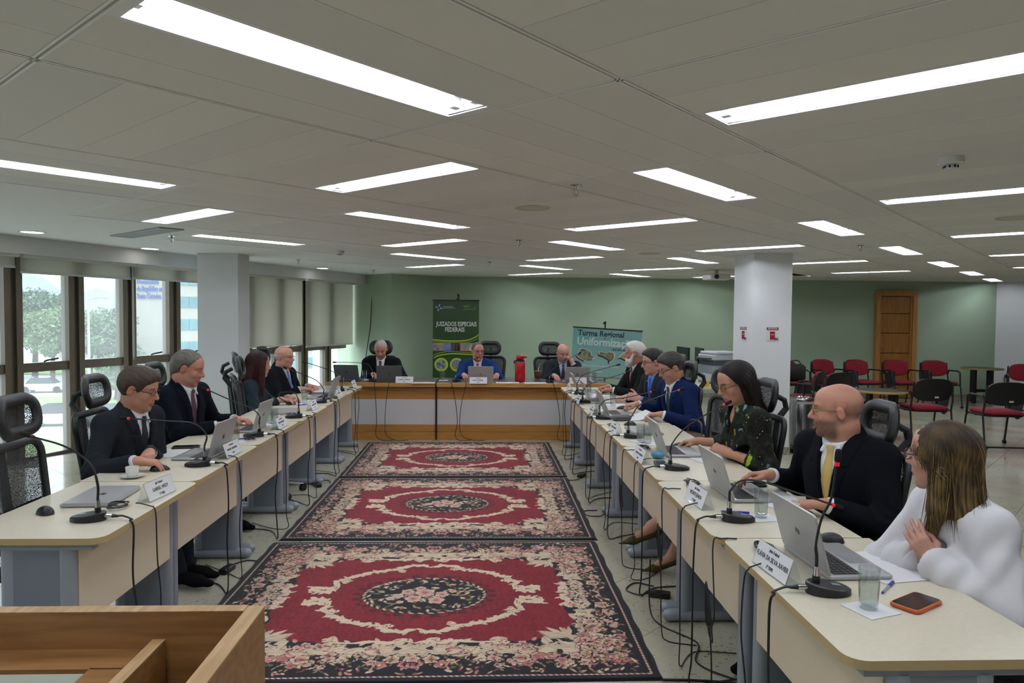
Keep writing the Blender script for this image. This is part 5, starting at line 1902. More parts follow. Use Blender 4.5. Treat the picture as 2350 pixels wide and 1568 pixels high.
glass(1.165, 2.06, 'the water glass beside the orange phone', 0.72)
glass(1.215, 3.02, 'the water glass of the man with the yellow tie', 0.5)
glass(1.10, 4.90, 'the water glass next to the open laptop of the floral-blouse woman', 0.6)
glass(1.125, 4.80, 'the nearly full water glass behind the lid of the floral-blouse laptop', 0.85)
glass(1.05, 6.48, 'the water glass near the laptop of the navy suit man', 0.5)
glass(1.25, 6.80, 'the water glass at the elbow of the blue tie man', 0.4)
glass(1.13, 7.62, 'the water glass near the white-bearded man', 0.6)
glass(-1.69, 4.83, 'the water glass between the two window-row men', 0.6)
glass(-1.66, 5.62, 'the water glass beside the slicked-hair man laptop', 0.6)
glass(-1.72, 5.70, 'the second water glass behind the slicked-hair man laptop', 0.7)
glass(-1.74, 6.88, 'the water glass near the dark-red-haired woman', 0.6)
glass(-1.70, 7.72, 'the water glass beyond the dark-red-haired woman laptop', 0.5)
glass(-1.70, 8.42, 'the water glass at the end of the window row', 0.6)
glass(-1.60, 9.45, 'the water glass of the grey-haired head desk man', 0.4)
glass(-0.56, 9.42, 'the water glass left of the blue suit man', 0.6)
glass(1.46, 9.32, 'the water glass at the right end of the head desk', 0.5)


def cup(x, y, rot, lab):
    t = thing('coffee_cup', 'white porcelain coffee cup on its saucer ' + lab, 'cup', (x, y, TZ), rot, 'coffee cups')
    MB().lathe([(0, 0.0), (0.03, 0.0), (0.034, 0.003), (0.06, 0.011), (0.062, 0.0125), (0.058, 0.013), (0.035, 0.006), (0, 0.005)], 32).ob('saucer', porcelain, t, 60)
    MB().lathe([(0, 0.0062), (0.021, 0.0062), (0.024, 0.009), (0.031, 0.03), (0.033, 0.058), (0.031, 0.058), (0.029, 0.03), (0.022, 0.012), (0, 0.011)], 32).ob('cup', porcelain, t, 60)
    MB().tube(bez([(0.0325, 0, 0.05), (0.047, 0, 0.05), (0.052, 0, 0.038), (0.045, 0, 0.022), (0.030, 0, 0.022)], 16), 0.0035, 7).ob('handle', porcelain, t)


cup(-1.865, 3.79, 2.6, 'beside the mouse hand of the charcoal suit man')
cup(1.405, 3.07, 1.0, 'at the arm of the bald man')
cup(1.20, 7.33, 1.0, 'near the blue tie man')
cup(1.10, 7.40, 0.4, 'behind the blue tie man laptop')
cup(1.395, 9.36, 0.2, 'at the right end of the head desk')


def plate(seat, x, y, rot, lines, lab=None):
    """tent-shaped acrylic name holder; its printed face looks along local +x"""
    t = thing('name_plate', lab or ('white tent name plate in front of ' + SEAT[seat]), 'name plate', (x, y, TZ), rot, 'tent name plates')
    w, hh_, d = 0.235, 0.088, 0.03
    MB().quad((d, -w / 2, 0), (d, w / 2, 0), (0, w / 2, hh_), (0, -w / 2, hh_)).quad((-d, w / 2, 0), (-d, -w / 2, 0), (0, -w / 2, hh_), (0, w / 2, hh_)).quad((d, w / 2, 0.0004), (d, -w / 2, 0.0004), (-d, -w / 2, 0.0004), (-d, w / 2, 0.0004)).ob('holder', acrylic_m, t, None)
    a = math.atan2(hh_, d)
    nrm = Vector((math.sin(a), 0, math.cos(a)))
    # local frame on the face: u along +y, v up the slope
    def M(v, off):
        c = Vector((d, 0, 0)) + Vector((-d, 0, hh_)) * v + nrm * off
        return Matrix(((0, -math.cos(a), nrm.x, c.x), (1, 0, nrm.y, c.y), (0, math.sin(a), nrm.z, c.z), (0, 0, 0, 1)))
    sl = math.hypot(d, hh_)
    MB().box((0, 0, 0), (w - 0.012, sl - 0.008, 0.0006), 0, M(0.5, 0.001)).ob('card', paper_m, t, None)
    for (s, v, size) in lines:
        if s.startswith('#'):
            # unreadable in the photograph: a row of word-like strokes
            mb = MB()
            x0 = -float(s[1:].split(',')[0]) / 2
            for wd in s[1:].split(',')[1:]:
                wd = float(wd)
                k_ = 0.0
                while k_ < wd:
                    mb.box((x0 + k_ + size * 0.22, 0, 0), (size * 0.42, size * 0.72, 0.0004), 0, M(v, 0.0018))
                    k_ += size * 0.62
                x0 += wd + size * 0.6
            tag(mb.ob('lettering', ink_m, t, None), kind='stuff')
        else:
            lettering(s, size, ink_m, t, M(v, 0.0016), 'CENTER', 0.0002, 0.78)
    return t


G = lambda: [('#0.06,0.02,0.035', 0.78, 0.010), ('#0.15,%.3f,%.3f' % (random.uniform(0.05, 0.075), random.uniform(0.05, 0.08)), 0.52, 0.016), ('#0.035,0.03', 0.24, 0.011)]
plate('R1', 1.005, 2.355, PI + 0.10, [('Juíza Federal', 0.79, 0.0165), ('FLÁVIA DA SILVA XAVIER', 0.50, 0.024), ('3ª TRPR', 0.20, 0.017)])
plate('R2', 1.010, 3.25, PI + 0.07, [('Juiz Federal', 0.79, 0.0165), ('VICENTE JÚNIOR', 0.50, 0.024), ('3ª TRPR', 0.20, 0.017)])
plate('R3', 0.955, 4.22, PI + 0.04, G())
plate('R4', 0.985, 5.22, PI + 0.05, G())
plate('R5', 0.965, 6.20, PI, G())
plate('R6', 0.955, 7.02, PI, G())
plate('R7', 1.0, 8.24, PI, G())
plate('L1', -1.555, 3.395, -0.10, [('Juiz Federal', 0.79, 0.0165), ('GABRIEL WEDY', 0.50, 0.024), ('3ª TRRS', 0.20, 0.017)])
plate('L2', -1.565, 4.38, -0.04, G())
plate('L3', -1.570, 5.45, -0.02, G())
plate('L4', -1.575, 6.50, 0.0, G())
plate('L5', -1.545, 7.46, 0.0, G())
plate('L6', -1.57, 8.45, 0.0, G())
plate('D1', -1.02, 9.02, -PI / 2, G())
plate('D2', -0.08, 8.985, -PI / 2, G())
plate('D3', 1.20, 9.02, -PI / 2, G())


def mouse(x, y, rot, lab, col=black_pl):
    t = thing('computer_mouse', lab, 'mouse', (x, y, TZ), rot, 'computer mice')
    mb = MB()
    n_, k_ = 18, 7
    V = [(0, 0, 0.034)]
    for i in range(1, k_):
        ph = i / (k_ - 1) * PI / 2
        for j in range(n_):
            a = 2 * PI * j / n_
            V.append((0.052 * math.sin(ph) * math.cos(a), 0.031 * math.sin(ph) * math.sin(a) * (1 - 0.12 * math.cos(a)), 0.034 * math.cos(ph) * (1 - 0.2 * math.cos(a) * math.sin(ph))))
    F_ = [(0, 1 + j, 1 + (j + 1) % n_) for j in range(n_)]
    for i in range(k_ - 2):
        for j in range(n_):
            F_.append((1 + i * n_ + j, 1 + (i + 1) * n_ + j, 1 + (i + 1) * n_ + (j + 1) % n_, 1 + i * n_ + (j + 1) % n_))
    mb.add(V, F_).ob('shell', col, t, 60)
    MB().tube([(0.028, -0.003, 0.0205), (0.028, 0.003, 0.0205)], 0.005, 10).ob('wheel', chair_grey, t)


mouse(-1.905, 3.11, 2.5, 'black mouse at the empty near seat by the windows')
mouse(-1.80, 3.965, 0.4, 'black mouse under the hand of the charcoal suit man')
mouse(-1.86, 6.84, 2.8, 'black mouse near the dark-red-haired woman')
mouse(1.365, 2.70, 2.6, 'black mouse behind the laptop of the white-blouse woman')
mouse(1.315, 4.675, 2.9, 'black mouse under the hand of the floral-blouse woman')
mouse(1.30, 6.60, 2.8, 'black mouse in front of the navy suit man')
mouse(1.17, 5.60, 2.8, 'black mouse at the empty place in the right row')


def phone(x, y, rot, lab, case='111214', w=0.082, l=0.165):
    t = thing('phone', lab, 'phone', (x, y, TZ), rot, 'mobile phones')
    cm_ = mat('case_' + case, case, 0.45)
    MB().slab(rrect(-l / 2, l / 2, -w / 2, w / 2, 0.016, 5), 0.0, 0.0125, 0, None, 0.003).ob('case', cm_, t, 60)
    MB().slab(rrect(-l / 2 + 0.006, l / 2 - 0.006, -w / 2 + 0.006, w / 2 - 0.006, 0.011, 5), 0.0122, 0.0132).ob('screen', mat('phone_screen', '1c1d20', 0.12), t)
    for q in range(4):
        MB().box((0.02 + q * 0.007, -w / 2 - 0.0002, 0.006), (0.003, 0.001, 0.002)).ob('port_hole', black_pl, t, None)


phone(1.33, 2.088, 0.55, 'phone in an orange case lying on the nearest right desk', 'b5531f', 0.09, 0.155)
phone(1.385, 3.60, 0.1, 'dark green phone by the hand of the bald man', '1d2b28')
phone(1.045, 4.11, 1.45, 'dark phone beside the microphone of the floral-blouse woman', '1b1d20', 0.07, 0.15)
phone(-1.93, 4.62, 0.2, 'black phone behind the laptop of the charcoal suit man')


def pen(a, b, lab, body='2a34b0', capc='2a2fa8'):
    a, b = Vector((*a, TZ + 0.004)), Vector((*b, TZ + 0.004))
    t = thing('ballpoint_pen', lab, 'pen', a, 0, 'blue ballpoint pens')
    d = b - a
    MB().tube([d * 0.05, d * 0.62], 0.0038, 6).ob('barrel', mat('pen_clear', '9aa0b8', 0.2) if body == 'clear' else mat('pen_blue', body, 0.3), t)
    MB().tube([d * 0.60, d * 0.97, d], [0.0048, 0.0048, 0.002], 8).ob('cap', mat('pen_cap', capc, 0.3), t)
    MB().tube([d * 0.0, d * 0.06], [0.003, 0.0042], 8).ob('plug', MATS['pen_cap'], t)


pen((1.272, 2.172), (1.365, 2.268), 'clear pen with a blue cap beside the orange phone', 'clear')
pen((1.07, 3.115), (1.19, 3.085), 'blue pen behind the microphone of the bald man')
pen((-1.70, 4.93), (-1.62, 5.02), 'blue pen near the second window-row microphone')
pen((-1.78, 6.75), (-1.70, 6.85), 'blue pen near the closed laptop in the window row')


def sheet(x, y, rot, lab, w=0.21, l=0.297, z=TZ, bend=0.0):
    mb = MB().grid(lambda u, v: ((u - 0.5) * w, (v - 0.5) * l, 0.0012 + bend * (u ** 2.2)), 8, 4)
    mb.grid(lambda u, v: ((u - 0.5) * w, (0.5 - v) * l, 0.0004 + bend * (u ** 2.2)), 8, 4)
    tag(mb.ob('paper_sheet', paper_m, None, 60, loc=(x, y, z), rotz=rot), lab, 'paper', 'paper sheets on the tables')


sheet(1.405, 2.42, 0.18, 'white paper sheet behind the white-blouse woman laptop')
sheet(1.415, 3.33, 0.1, 'white paper sheet between the bald man and his laptop')
sheet(1.385, 4.33, 0.12, 'white paper sheet in front of the floral-blouse woman')
sheet(1.33, 6.02, 0.06, 'raised white page in the hands of the navy suit man', 0.22, 0.32, TZ, 0.05)
sheet(1.32, 6.00, -0.02, 'white page lying under the raised page', 0.24, 0.33, TZ)
sheet(1.30, 6.86, 0.2, 'white paper sheet in front of the blue tie man')
sheet(1.28, 7.78, 0.1, 'white paper sheet in front of the white-bearded man')
sheet(-1.97, 4.46, 0.2, 'white paper sheet left of the charcoal suit man laptop')
sheet(-1.85, 7.02, 0.15, 'white paper sheet near the dark-red-haired woman')
sheet(-1.80, 8.05, 0.1, 'white paper sheets in front of the old man')
sheet(0.30, 9.10, PI / 2, 'white paper sheet left of the red thermos')
sheet(0.66, 9.08, PI / 2 + 0.1, 'white paper pile right of the red thermos')
sheet(-0.78, 9.06, PI / 2, 'grey-white document at the joint of the head desk')

# thermos, gourd, odd items
t = thing('thermos_flask', 'tall red pump thermos on the head desk', 'thermos', (0.47, 9.36, TZ), -0.5)
redm = mat('thermos_red', 'a3121c', 0.25)
MB().lathe([(0, 0), (0.064, 0), (0.068, 0.01), (0.068, 0.235), (0.06, 0.262), (0.05, 0.27), (0, 0.27)], 36).ob('body', redm, t, 50)
MB().lathe([(0.058, 0.262), (0.06, 0.268), (0.06, 0.285), (0.05, 0.29), (0, 0.29)], 32).ob('neck_ring', black_pl, t)
MB().slab(rrect(-0.05, 0.05, -0.046, 0.046, 0.035, 6), 0.288, 0.35, 0, None, 0.012).ob('cap', redm, t, 50)
MB().tube([(0.04, 0, 0.325), (0.085, 0, 0.327), (0.095, 0, 0.315)], [0.02, 0.016, 0.012], 10).ob('spout', redm, t)
MB().tube(bez([(-0.045, 0, 0.28), (-0.085, 0, 0.265), (-0.09, 0, 0.24), (-0.07, 0, 0.245)], 12), 0.008, 7).ob('carry_handle', black_pl, t)
t = thing('mate_gourd', 'dark brown mate gourd with a metal straw on the head desk', 'gourd', (0.72, 9.55, TZ))
MB().lathe([(0, 0), (0.036, 0), (0.034, 0.012), (0.028, 0.02), (0.044, 0.05), (0.047, 0.075), (0.038, 0.105), (0.045, 0.125), (0.041, 0.125), (0.033, 0.105), (0, 0.10)], 28).ob('cup', mat('gourd_brown', '4a2f1a', 0.4), t, 60)
MB().lathe([(0.044, 0.118), (0.047, 0.12), (0.046, 0.127), (0.042, 0.127)], 28, ring=True).ob('rim', mat('gourd_rim', 'a98d4a', 0.3, 0.8), t)
MB().tube(bez([(0.0, 0, 0.09), (0.015, 0, 0.16), (0.028, 0, 0.21), (0.05, 0, 0.23)], 10), 0.004, 7).ob('straw', chrome, t)
t = thing('glasses_case', 'grey hard glasses case in front of the navy suit man', 'case', (1.15, 5.87, TZ), 0.1)
MB().slab(rrect(-0.085, 0.085, -0.035, 0.035, 0.025, 5), 0, 0.05, 0, None, 0.014).ob('shell', mat('case_grey', '54555a', 0.5), t, 60)
MB().box((-0.0, -0.0355, 0.026), (0.12, 0.001, 0.004)).ob('seam', chair_black, t, None)
t = thing('stress_ball', 'teal and blue mottled pebble-shaped paperweight behind a name plate', 'paperweight', (1.075, 4.305, TZ), 0.4)
MB().lathe([(0.04 * math.sin(a), 0.024 - 0.024 * math.cos(a)) for a in np.linspace(0, PI, 12)], 24, (0, 0), 0, Matrix.Diagonal((1, 1.25, 1, 1))).ob('stone', mat('teal_mottle', '3f8f9a', 0.4, noise=(30, '4f78b0', 3)), t, 60)
t = thing('smart_tablet', 'grey tablet lying near the dark-red-haired woman', 'tablet', (-1.80, 7.78, TZ), 0.2)
MB().slab(rrect(-0.12, 0.12, -0.085, 0.085, 0.012, 4), 0, 0.008).ob('case', silver_d, t)
MB().slab(rrect(-0.11, 0.11, -0.075, 0.075, 0.008, 4), 0.008, 0.0088).ob('screen', screen_m, t)

# ================================================================ cables
def cable(pts, lab, r=0.004, grp='black cables', nm='cable', n_=60):
    o = MB().tube(bez(pts, n_), r, 6).ob(nm, cable_m)
    tag(o, lab, 'cable', grp)


def drop(side, seat, x, y, what, seed, r=0.0042, to=None):
    rg = random.Random(seed)
    xe = -1.478 if side < 0 else 0.918
    s = 1 if side < 0 else -1          # outward direction (towards the rugs)
    w = lambda k: rg.uniform(-k, k)
    pts = [(x, y, DT + 0.019), (x + s * 0.02, y + w(0.004), DT + 0.018), ((x + xe) / 2 + s * 0.03, y - 0.012, DT + 0.008), (xe - s * 0.004, y - 0.02 + w(0.01), DT + 0.005), (xe + s * 0.012, y - 0.024, DT - 0.03),
           (xe + s * (0.014 + abs(w(0.01))), y - 0.03 + w(0.02), 0.52), (xe + s * 0.012, y - 0.03 + w(0.05), 0.33), (xe + s * (0.01), y - 0.02 + w(0.06), 0.13), (xe + s * 0.01, y + w(0.05), 0.012), (xe - s * 0.10, y + 0.12 + w(0.1), 0.006), (xe - s * 0.3, y + 0.2 + w(0.12), 0.006)]
    cable(pts, '%s hanging before %s' % (what, SEAT[seat]), r)


for k, (s_, bx, by, r, tip, mids, lit) in enumerate(MIC):
    if s_[0] == 'L':
        drop(-1, s_, bx + 0.125, by, 'thick microphone cable', 10 + k)
        drop(-1, s_, bx + 0.10, by + 0.20, 'thin computer cable', 40 + k, 0.003)
    elif s_[0] == 'R':
        drop(1, s_, bx - 0.125, by, 'thick microphone cable', 10 + k)
        drop(1, s_, max(bx - 0.10, 0.99), by + 0.22, 'thin computer cable', 40 + k, 0.003)
for x, lab, dx in ((-1.40, 'first black cable down the head desk front, far left', 0.02), (-1.22, 'second black cable down the head desk front', -0.03), (-0.42, 'third black cable down the head desk front, right of the joint', 0.05), (-0.24, 'fourth black cable down the head desk front', -0.05), (0.88, 'fifth black cable down the head desk front, near the right desks', 0.06)):
    cable([(x, 9.2, DT + 0.006), (x, 9.02, DT + 0.007), (x + 0.005, 8.975, DT - 0.01), (x + dx, 8.99, 0.5), (x + dx * 1.5, 9.0, 0.25), (x + dx, 9.0, 0.08), (x + 0.1, 8.97, 0.016), (x + 0.25, 8.98, 0.016)], lab, 0.004)


def tangle(x, y, lab, seed, R_=0.07, turns=5):
    rg = random.Random(seed)
    pts = []
    for k in range(turns * 7):
        a = k * 2 * PI / 7 + rg.uniform(-0.2, 0.2)
        rr = R_ * rg.uniform(0.55, 1.0)
        pts.append((x + 0.6 * rr * math.cos(a), y + rr * math.sin(a), TZ + 0.004 + 0.012 * (k / (turns * 7)) + rg.uniform(0, 0.008)))
    cable(pts, lab, 0.0022, 'coiled cables on the tables', 'cable_coil', turns * 7 * 5)


for (x, y, lab, sd) in ((-1.64, 3.20, 'thin cable coil beside the closed laptop by the windows', 1), (-1.66, 4.20, 'thin cable coil at the mouse hand of the charcoal suit man', 2), (-1.62, 4.92, 'thin cable coil behind the slicked-hair man microphone', 3),
                        (-1.66, 6.12, 'thin cable coil at the empty window-row seat', 4), (-1.58, 7.18, 'thin cable coil near the dark-red-haired woman', 5), (1.06, 2.60, 'thin cable coil behind the nearest name plate', 6),
                        (1.09, 3.62, 'thin cable coil behind the laptop of the bald man', 7), (1.06, 4.62, 'thin cable coil behind the floral-blouse laptop', 8), (1.02, 5.55, 'thin cable coil at the empty right-row place', 9), (1.0, 6.40, 'thin cable coil behind the navy suit man laptop', 10)):
    tangle(x, y, lab, sd)
# loops hanging in front of the right desks
for (y, lab, sd) in ((2.72, 'looped thin cable hanging beside the nearest right desk post', 1), (4.55, 'triple looped thin cable hanging in front of the floral-blouse woman', 2), (3.52, 'looped thin cable hanging in front of the bald man', 3)):
    rg = random.Random(sd)
    pts = [(1.0, y, TZ + 0.004), (0.94, y, TZ + 0.004), (0.905, y, DT - 0.02)]
    for k in range(3):
        pts += [(0.90, y - 0.03 + rg.uniform(-0.02, 0.02), 0.45 - 0.05 * k), (0.905, y + 0.05 + rg.uniform(-0.02, 0.02), 0.38), (0.90, y + 0.06, 0.55)]
    pts += [(0.905, y, 0.3), (0.90, y - 0.05, 0.05), (0.92, y - 0.1, 0.006), (1.05, y - 0.15, 0.006)]
    cable(pts, lab, 0.003, 'black cables', 'cable', 120)
for (u, lab, sd) in (((-1.62, 3.55), 'black power adapter on the floor under the first window-row desk', 1), ((-1.60, 4.42), 'black power adapter on the floor near the rug by the black shoe', 2), ((-1.56, 6.62), 'long black power adapter on the floor beside the middle rug', 3),
                     ((1.02, 3.98), 'black power adapter on the floor beside the nearest rug', 4), ((1.04, 5.66), 'black power adapter on the floor under the right row', 5), ((0.98, 7.0), 'black power adapter beside the middle rug on the right', 6)):
    t = thing('power_adapter', lab, 'adapter', (u[0], u[1], 0.0005), sd * 0.7, 'power adapters on the floor')
    MB().slab(rrect(-0.06, 0.06, -0.027, 0.027, 0.008, 3), 0, 0.032, 0, None, 0.004).ob('brick', black_pl, t)
    MB().tube(bez([(0.06, 0, 0.016), (0.12, 0.02, 0.006), (0.2, -0.04, 0.005), (0.16, -0.16, 0.005), (0.05, -0.14, 0.005)], 24), 0.004, 6).ob('lead', cable_m, t)
# cables crossing the floor near the camera
cable([(0.80, 3.05, 0.006), (0.95, 3.04, 0.006), (1.15, 3.0, 0.006), (1.2, 2.92, 0.006), (1.12, 2.88, 0.006), (1.10, 2.96, 0.012), (1.2, 3.0, 0.012), (1.4, 2.9, 0.006)], 'black cable looping across the granite near the nearest rug corner', 0.006)
cable([(0.905, 3.75, 0.3), (0.90, 3.72, 0.05), (0.93, 3.6, 0.006), (1.06, 3.4, 0.006), (1.0, 3.2, 0.006), (1.12, 3.05, 0.006), (1.3, 2.95, 0.006)], 'black cable snaking over the granite under the bald man desk', 0.004)
tag(MB().tube([(gpt(7.3, 0.5).x + 0.15, gpt(7.3, 0.5).y - 0.02, CEIL), (gpt(7.3, 0.5).x + 0.12, gpt(7.3, 0.5).y - 0.1, 1.4), (gpt(7.3, 0.5).x + 0.02, gpt(7.3, 0.5).y - 0.2, 0.6)], 0.008, 6).ob('hanging_wire', cable_m), 'black wire hanging from the ceiling in the green corner', 'cable')
# ================================================================ people: implicit surfaces
def V3(*a):
    return np.array(a, np.float64)


def unit(v):
    v = np.asarray(v, float)
    return v / (np.linalg.norm(v) + 1e-12)


class Field:
    """signed distance on a dense grid; shapes are blended in with a soft minimum"""

    def __init__(s, lo, hi, h):
        s.h = h
        s.lo = np.asarray(lo, float)
        n_ = np.ceil((np.asarray(hi) - s.lo) / h).astype(int) + 1
        s.D = np.full(n_, 0.2, np.float32)
        s.ax = [np.arange(k, dtype=np.float32) * h + l for k, l in zip(n_, s.lo)]

    def win(s, lo, hi):
        a = np.maximum(np.floor((np.asarray(lo) - s.lo) / s.h).astype(int), 0)
        b = np.minimum(np.ceil((np.asarray(hi) - s.lo) / s.h).astype(int) + 1, s.D.shape)
        if np.any(b <= a):
            return None
        sl = tuple(slice(i, j) for i, j in zip(a, b))
        return sl, s.ax[0][sl[0]][:, None, None], s.ax[1][sl[1]][None, :, None], s.ax[2][sl[2]][None, None, :]

    def mix(s, sl, d, k, sub=False):
        A = s.D[sl]
        if sub:
            d = -d
            hh = np.maximum(k - np.abs(A - d), 0) / k
            s.D[sl] = np.maximum(A, d) + hh * hh * k * 0.25
        else:
            hh = np.maximum(k - np.abs(A - d), 0) / k
            s.D[sl] = np.minimum(A, d) - hh * hh * k * 0.25

    def cone(s, p, q, r1, r2, k=0.01, sub=False, fl=None):
        """tapered capsule; fl=(axis, ratio) squashes the section along a direction"""
        p, q = np.asarray(p, float), np.asarray(q, float)
        m = max(r1, r2) + k + 2 * s.h
        w = s.win(np.minimum(p, q) - m, np.maximum(p, q) + m)
        if w is None:
            return
        sl, X, Y, Z = w
        d = q - p
        L2 = max(float(d @ d), 1e-9)
        t = np.clip(((X - p[0]) * d[0] + (Y - p[1]) * d[1] + (Z - p[2]) * d[2]) / L2, 0, 1)
        x, y, z = X - p[0] - t * d[0], Y - p[1] - t * d[1], Z - p[2] - t * d[2]
        rr = x * x + y * y + z * z
        if fl is not None:
            a, ratio = unit(fl[0]), fl[1]
            c = x * a[0] + y * a[1] + z * a[2]
            rr = rr + c * c * (1 / ratio ** 2 - 1)
            dd = np.sqrt(rr) - (r1 + t * (r2 - r1))
            dd = dd * (0.5 + 0.5 * ratio)
        else:
            dd = np.sqrt(rr) - (r1 + t * (r2 - r1))
        s.mix(sl, dd.astype(np.float32), k, sub)

    def ell(s, c, r, R=None, k=0.01, sub=False):
        """ellipsoid; R rows are its axes"""
        c, r = np.asarray(c, float), np.asarray(r, float)
        R = np.eye(3) if R is None else np.asarray(R)
        m = np.sqrt((R.T ** 2) @ (r ** 2)) + k + 2 * s.h
        w = s.win(c - m, c + m)
        if w is None:
            return
        sl, X, Y, Z = w
        X, Y, Z = X - c[0], Y - c[1], Z - c[2]
        k0 = k1 = 0
        for i in range(3):
            e = X * R[i, 0] + Y * R[i, 1] + Z * R[i, 2]
            k0 = k0 + (e / r[i]) ** 2
            k1 = k1 + (e / r[i] ** 2) ** 2
        k0, k1 = np.sqrt(k0), np.sqrt(k1)
        s.mix(sl, (k0 * (k0 - 1) / np.maximum(k1, 1e-6)).astype(np.float32), k, sub)

    def fn(s, lo, hi, f, k=0.01, sub=False):
        w = s.win(lo, hi)
        if w is None:
            return
        sl, X, Y, Z = w
        s.mix(sl, np.broadcast_to(f(X, Y, Z), s.D[sl].shape).astype(np.float32), k, sub)

    def chop(s, p, n_, r, k=0.003):
        """cut away the half-space beyond point p (normal n_) inside a ball of radius r"""
        p, n_ = np.asarray(p, float), unit(n_)
        s.fn(p - r, p + r, lambda X, Y, Z: np.maximum(-((X - p[0]) * n_[0] + (Y - p[1]) * n_[1] + (Z - p[2]) * n_[2]),
                                                    np.sqrt((X - p[0]) ** 2 + (Y - p[1]) ** 2 + (Z - p[2]) ** 2) - r * 0.95), k, True)

    def warp(s, lo, hi, f):
        """add f(X,Y,Z) to the distance (negative = swell)"""
        w = s.win(lo, hi)
        if w is not None:
            sl, X, Y, Z = w
            s.D[sl] += f(X, Y, Z).astype(np.float32)

    def extract(s):
        D = s.D
        h = s.h
        D[0], D[-1], D[:, 0], D[:, -1], D[:, :, 0], D[:, :, -1] = (0.2,) * 6
        n_ = np.array(D.shape) - 1
        I = D < 0
        cnt = np.zeros(n_, np.uint8)
        for a in (0, 1):
            for b in (0, 1):
                for c in (0, 1):
                    cnt += I[a:n_[0] + a, b:n_[1] + b, c:n_[2] + c]
        cell = np.argwhere((cnt > 0) & (cnt < 8))
        if len(cell) == 0:
            return np.zeros((0, 3)), np.zeros((0, 4), int)
        ids = np.full(n_, -1, np.int32)
        ids[cell[:, 0], cell[:, 1], cell[:, 2]] = np.arange(len(cell))
        acc = np.zeros((len(cell), 3), np.float32)
        num = np.zeros(len(cell), np.float32)
        cor = {}
        for a in (0, 1):
            for b in (0, 1):
                for c in (0, 1):
                    cor[a, b, c] = D[cell[:, 0] + a, cell[:, 1] + b, cell[:, 2] + c]
        for ax in range(3):
            o1, o2 = [q for q in range(3) if q != ax]
            for b in (0, 1):
                for c in (0, 1):
                    k0 = [0, 0, 0]
                    k0[o1], k0[o2] = b, c
                    k1 = list(k0)
                    k1[ax] = 1
                    d0, d1 = cor[tuple(k0)], cor[tuple(k1)]
                    m = (d0 < 0) != (d1 < 0)
                    t = d0[m] / (d0[m] - d1[m])
                    p = np.zeros((m.sum(), 3), np.float32) + np.array(k0, np.float32)
                    p[:, ax] = t
                    acc[m] += p
                    num[m] += 1
        V = (cell + acc / num[:, None]) * h + s.lo
        F = []
        for ax in range(3):
            o1, o2 = [q for q in range(3) if q != ax]
            sl0 = [slice(1, -1)] * 3
            sl0[ax] = slice(0, -1)
            sl1 = list(sl0)
            sl1[ax] = slice(1, None)
            a, b = I[tuple(sl0)], I[tuple(sl1)]
            for flip, mask in ((False, a & ~b), (True, ~a & b)):
                e = np.argwhere(mask)
                if len(e) == 0:
                    continue
                base = e.copy()
                base[:, o1] += 1
                base[:, o2] += 1
                q = []
                for (u, v) in ((0, 0), (1, 0), (1, 1), (0, 1)):
                    c = base.copy()
                    c[:, o1] -= 1 - u
                    c[:, o2] -= 1 - v
                    q.append(ids[c[:, 0], c[:, 1], c[:, 2]])
                q = np.stack(q, 1)
                if flip ^ (ax == 1):
                    q = q[:, ::-1]
                F.append(q)
        F = np.concatenate(F)
        F = F[(F >= 0).all(1)]
        return V, F


def ik(S, Wr, l1, l2, pole):
    S, Wr = np.asarray(S, float), np.asarray(Wr, float)
    d = Wr - S
    L = np.linalg.norm(d)
    if L > (l1 + l2) * 0.995:
        k_ = L / ((l1 + l2) * 0.995)
        l1, l2 = l1 * k_, l2 * k_
    a = (l1 * l1 - l2 * l2 + L * L) / (2 * L)
    hh = math.sqrt(max(l1 * l1 - a * a, 0))
    u = d / L
    p = np.asarray(pole, float)
    p = unit(p - u * (p @ u))
    return S + u * a + p * hh


def noise3(P, f, seed=0):
    """cheap smooth pseudo noise in -1..1 for an (n,3) array"""
    r = np.random.default_rng(seed)
    out = 0
    for k in range(4):
        w = unit(r.normal(size=3)) * f * (1 + 0.6 * k)
        out = out + np.sin(P @ w + r.uniform(0, 6.28)) / (1 + 0.5 * k)
    return out / 2.4


skin_m = attr_mat('skin', 0.5, spec=0.35)
hair_m = attr_mat('hair', 0.6, bump=(200, 0.15), spec=0.25)
cloth_m = attr_mat('suit_cloth', 0.9, bump=(14, 0.35), spec=0.1)
shirt_m = attr_mat('shirt_cotton', 0.8, bump=(16, 0.35), spec=0.2)
tie_m = attr_mat('tie_silk', 0.45, bump=(500, 0.1), spec=0.4)
lens_m = thin_glass('spectacle_lens', 'f4f4f4', 0.06)
eye_w = mat('eye_white', 'c9c2ba', 0.3)
eye_d = mat('eye_dark', '1d1510', 0.2)
shoe_m = mat('shoe_leather', '0c0b0b', 0.3)


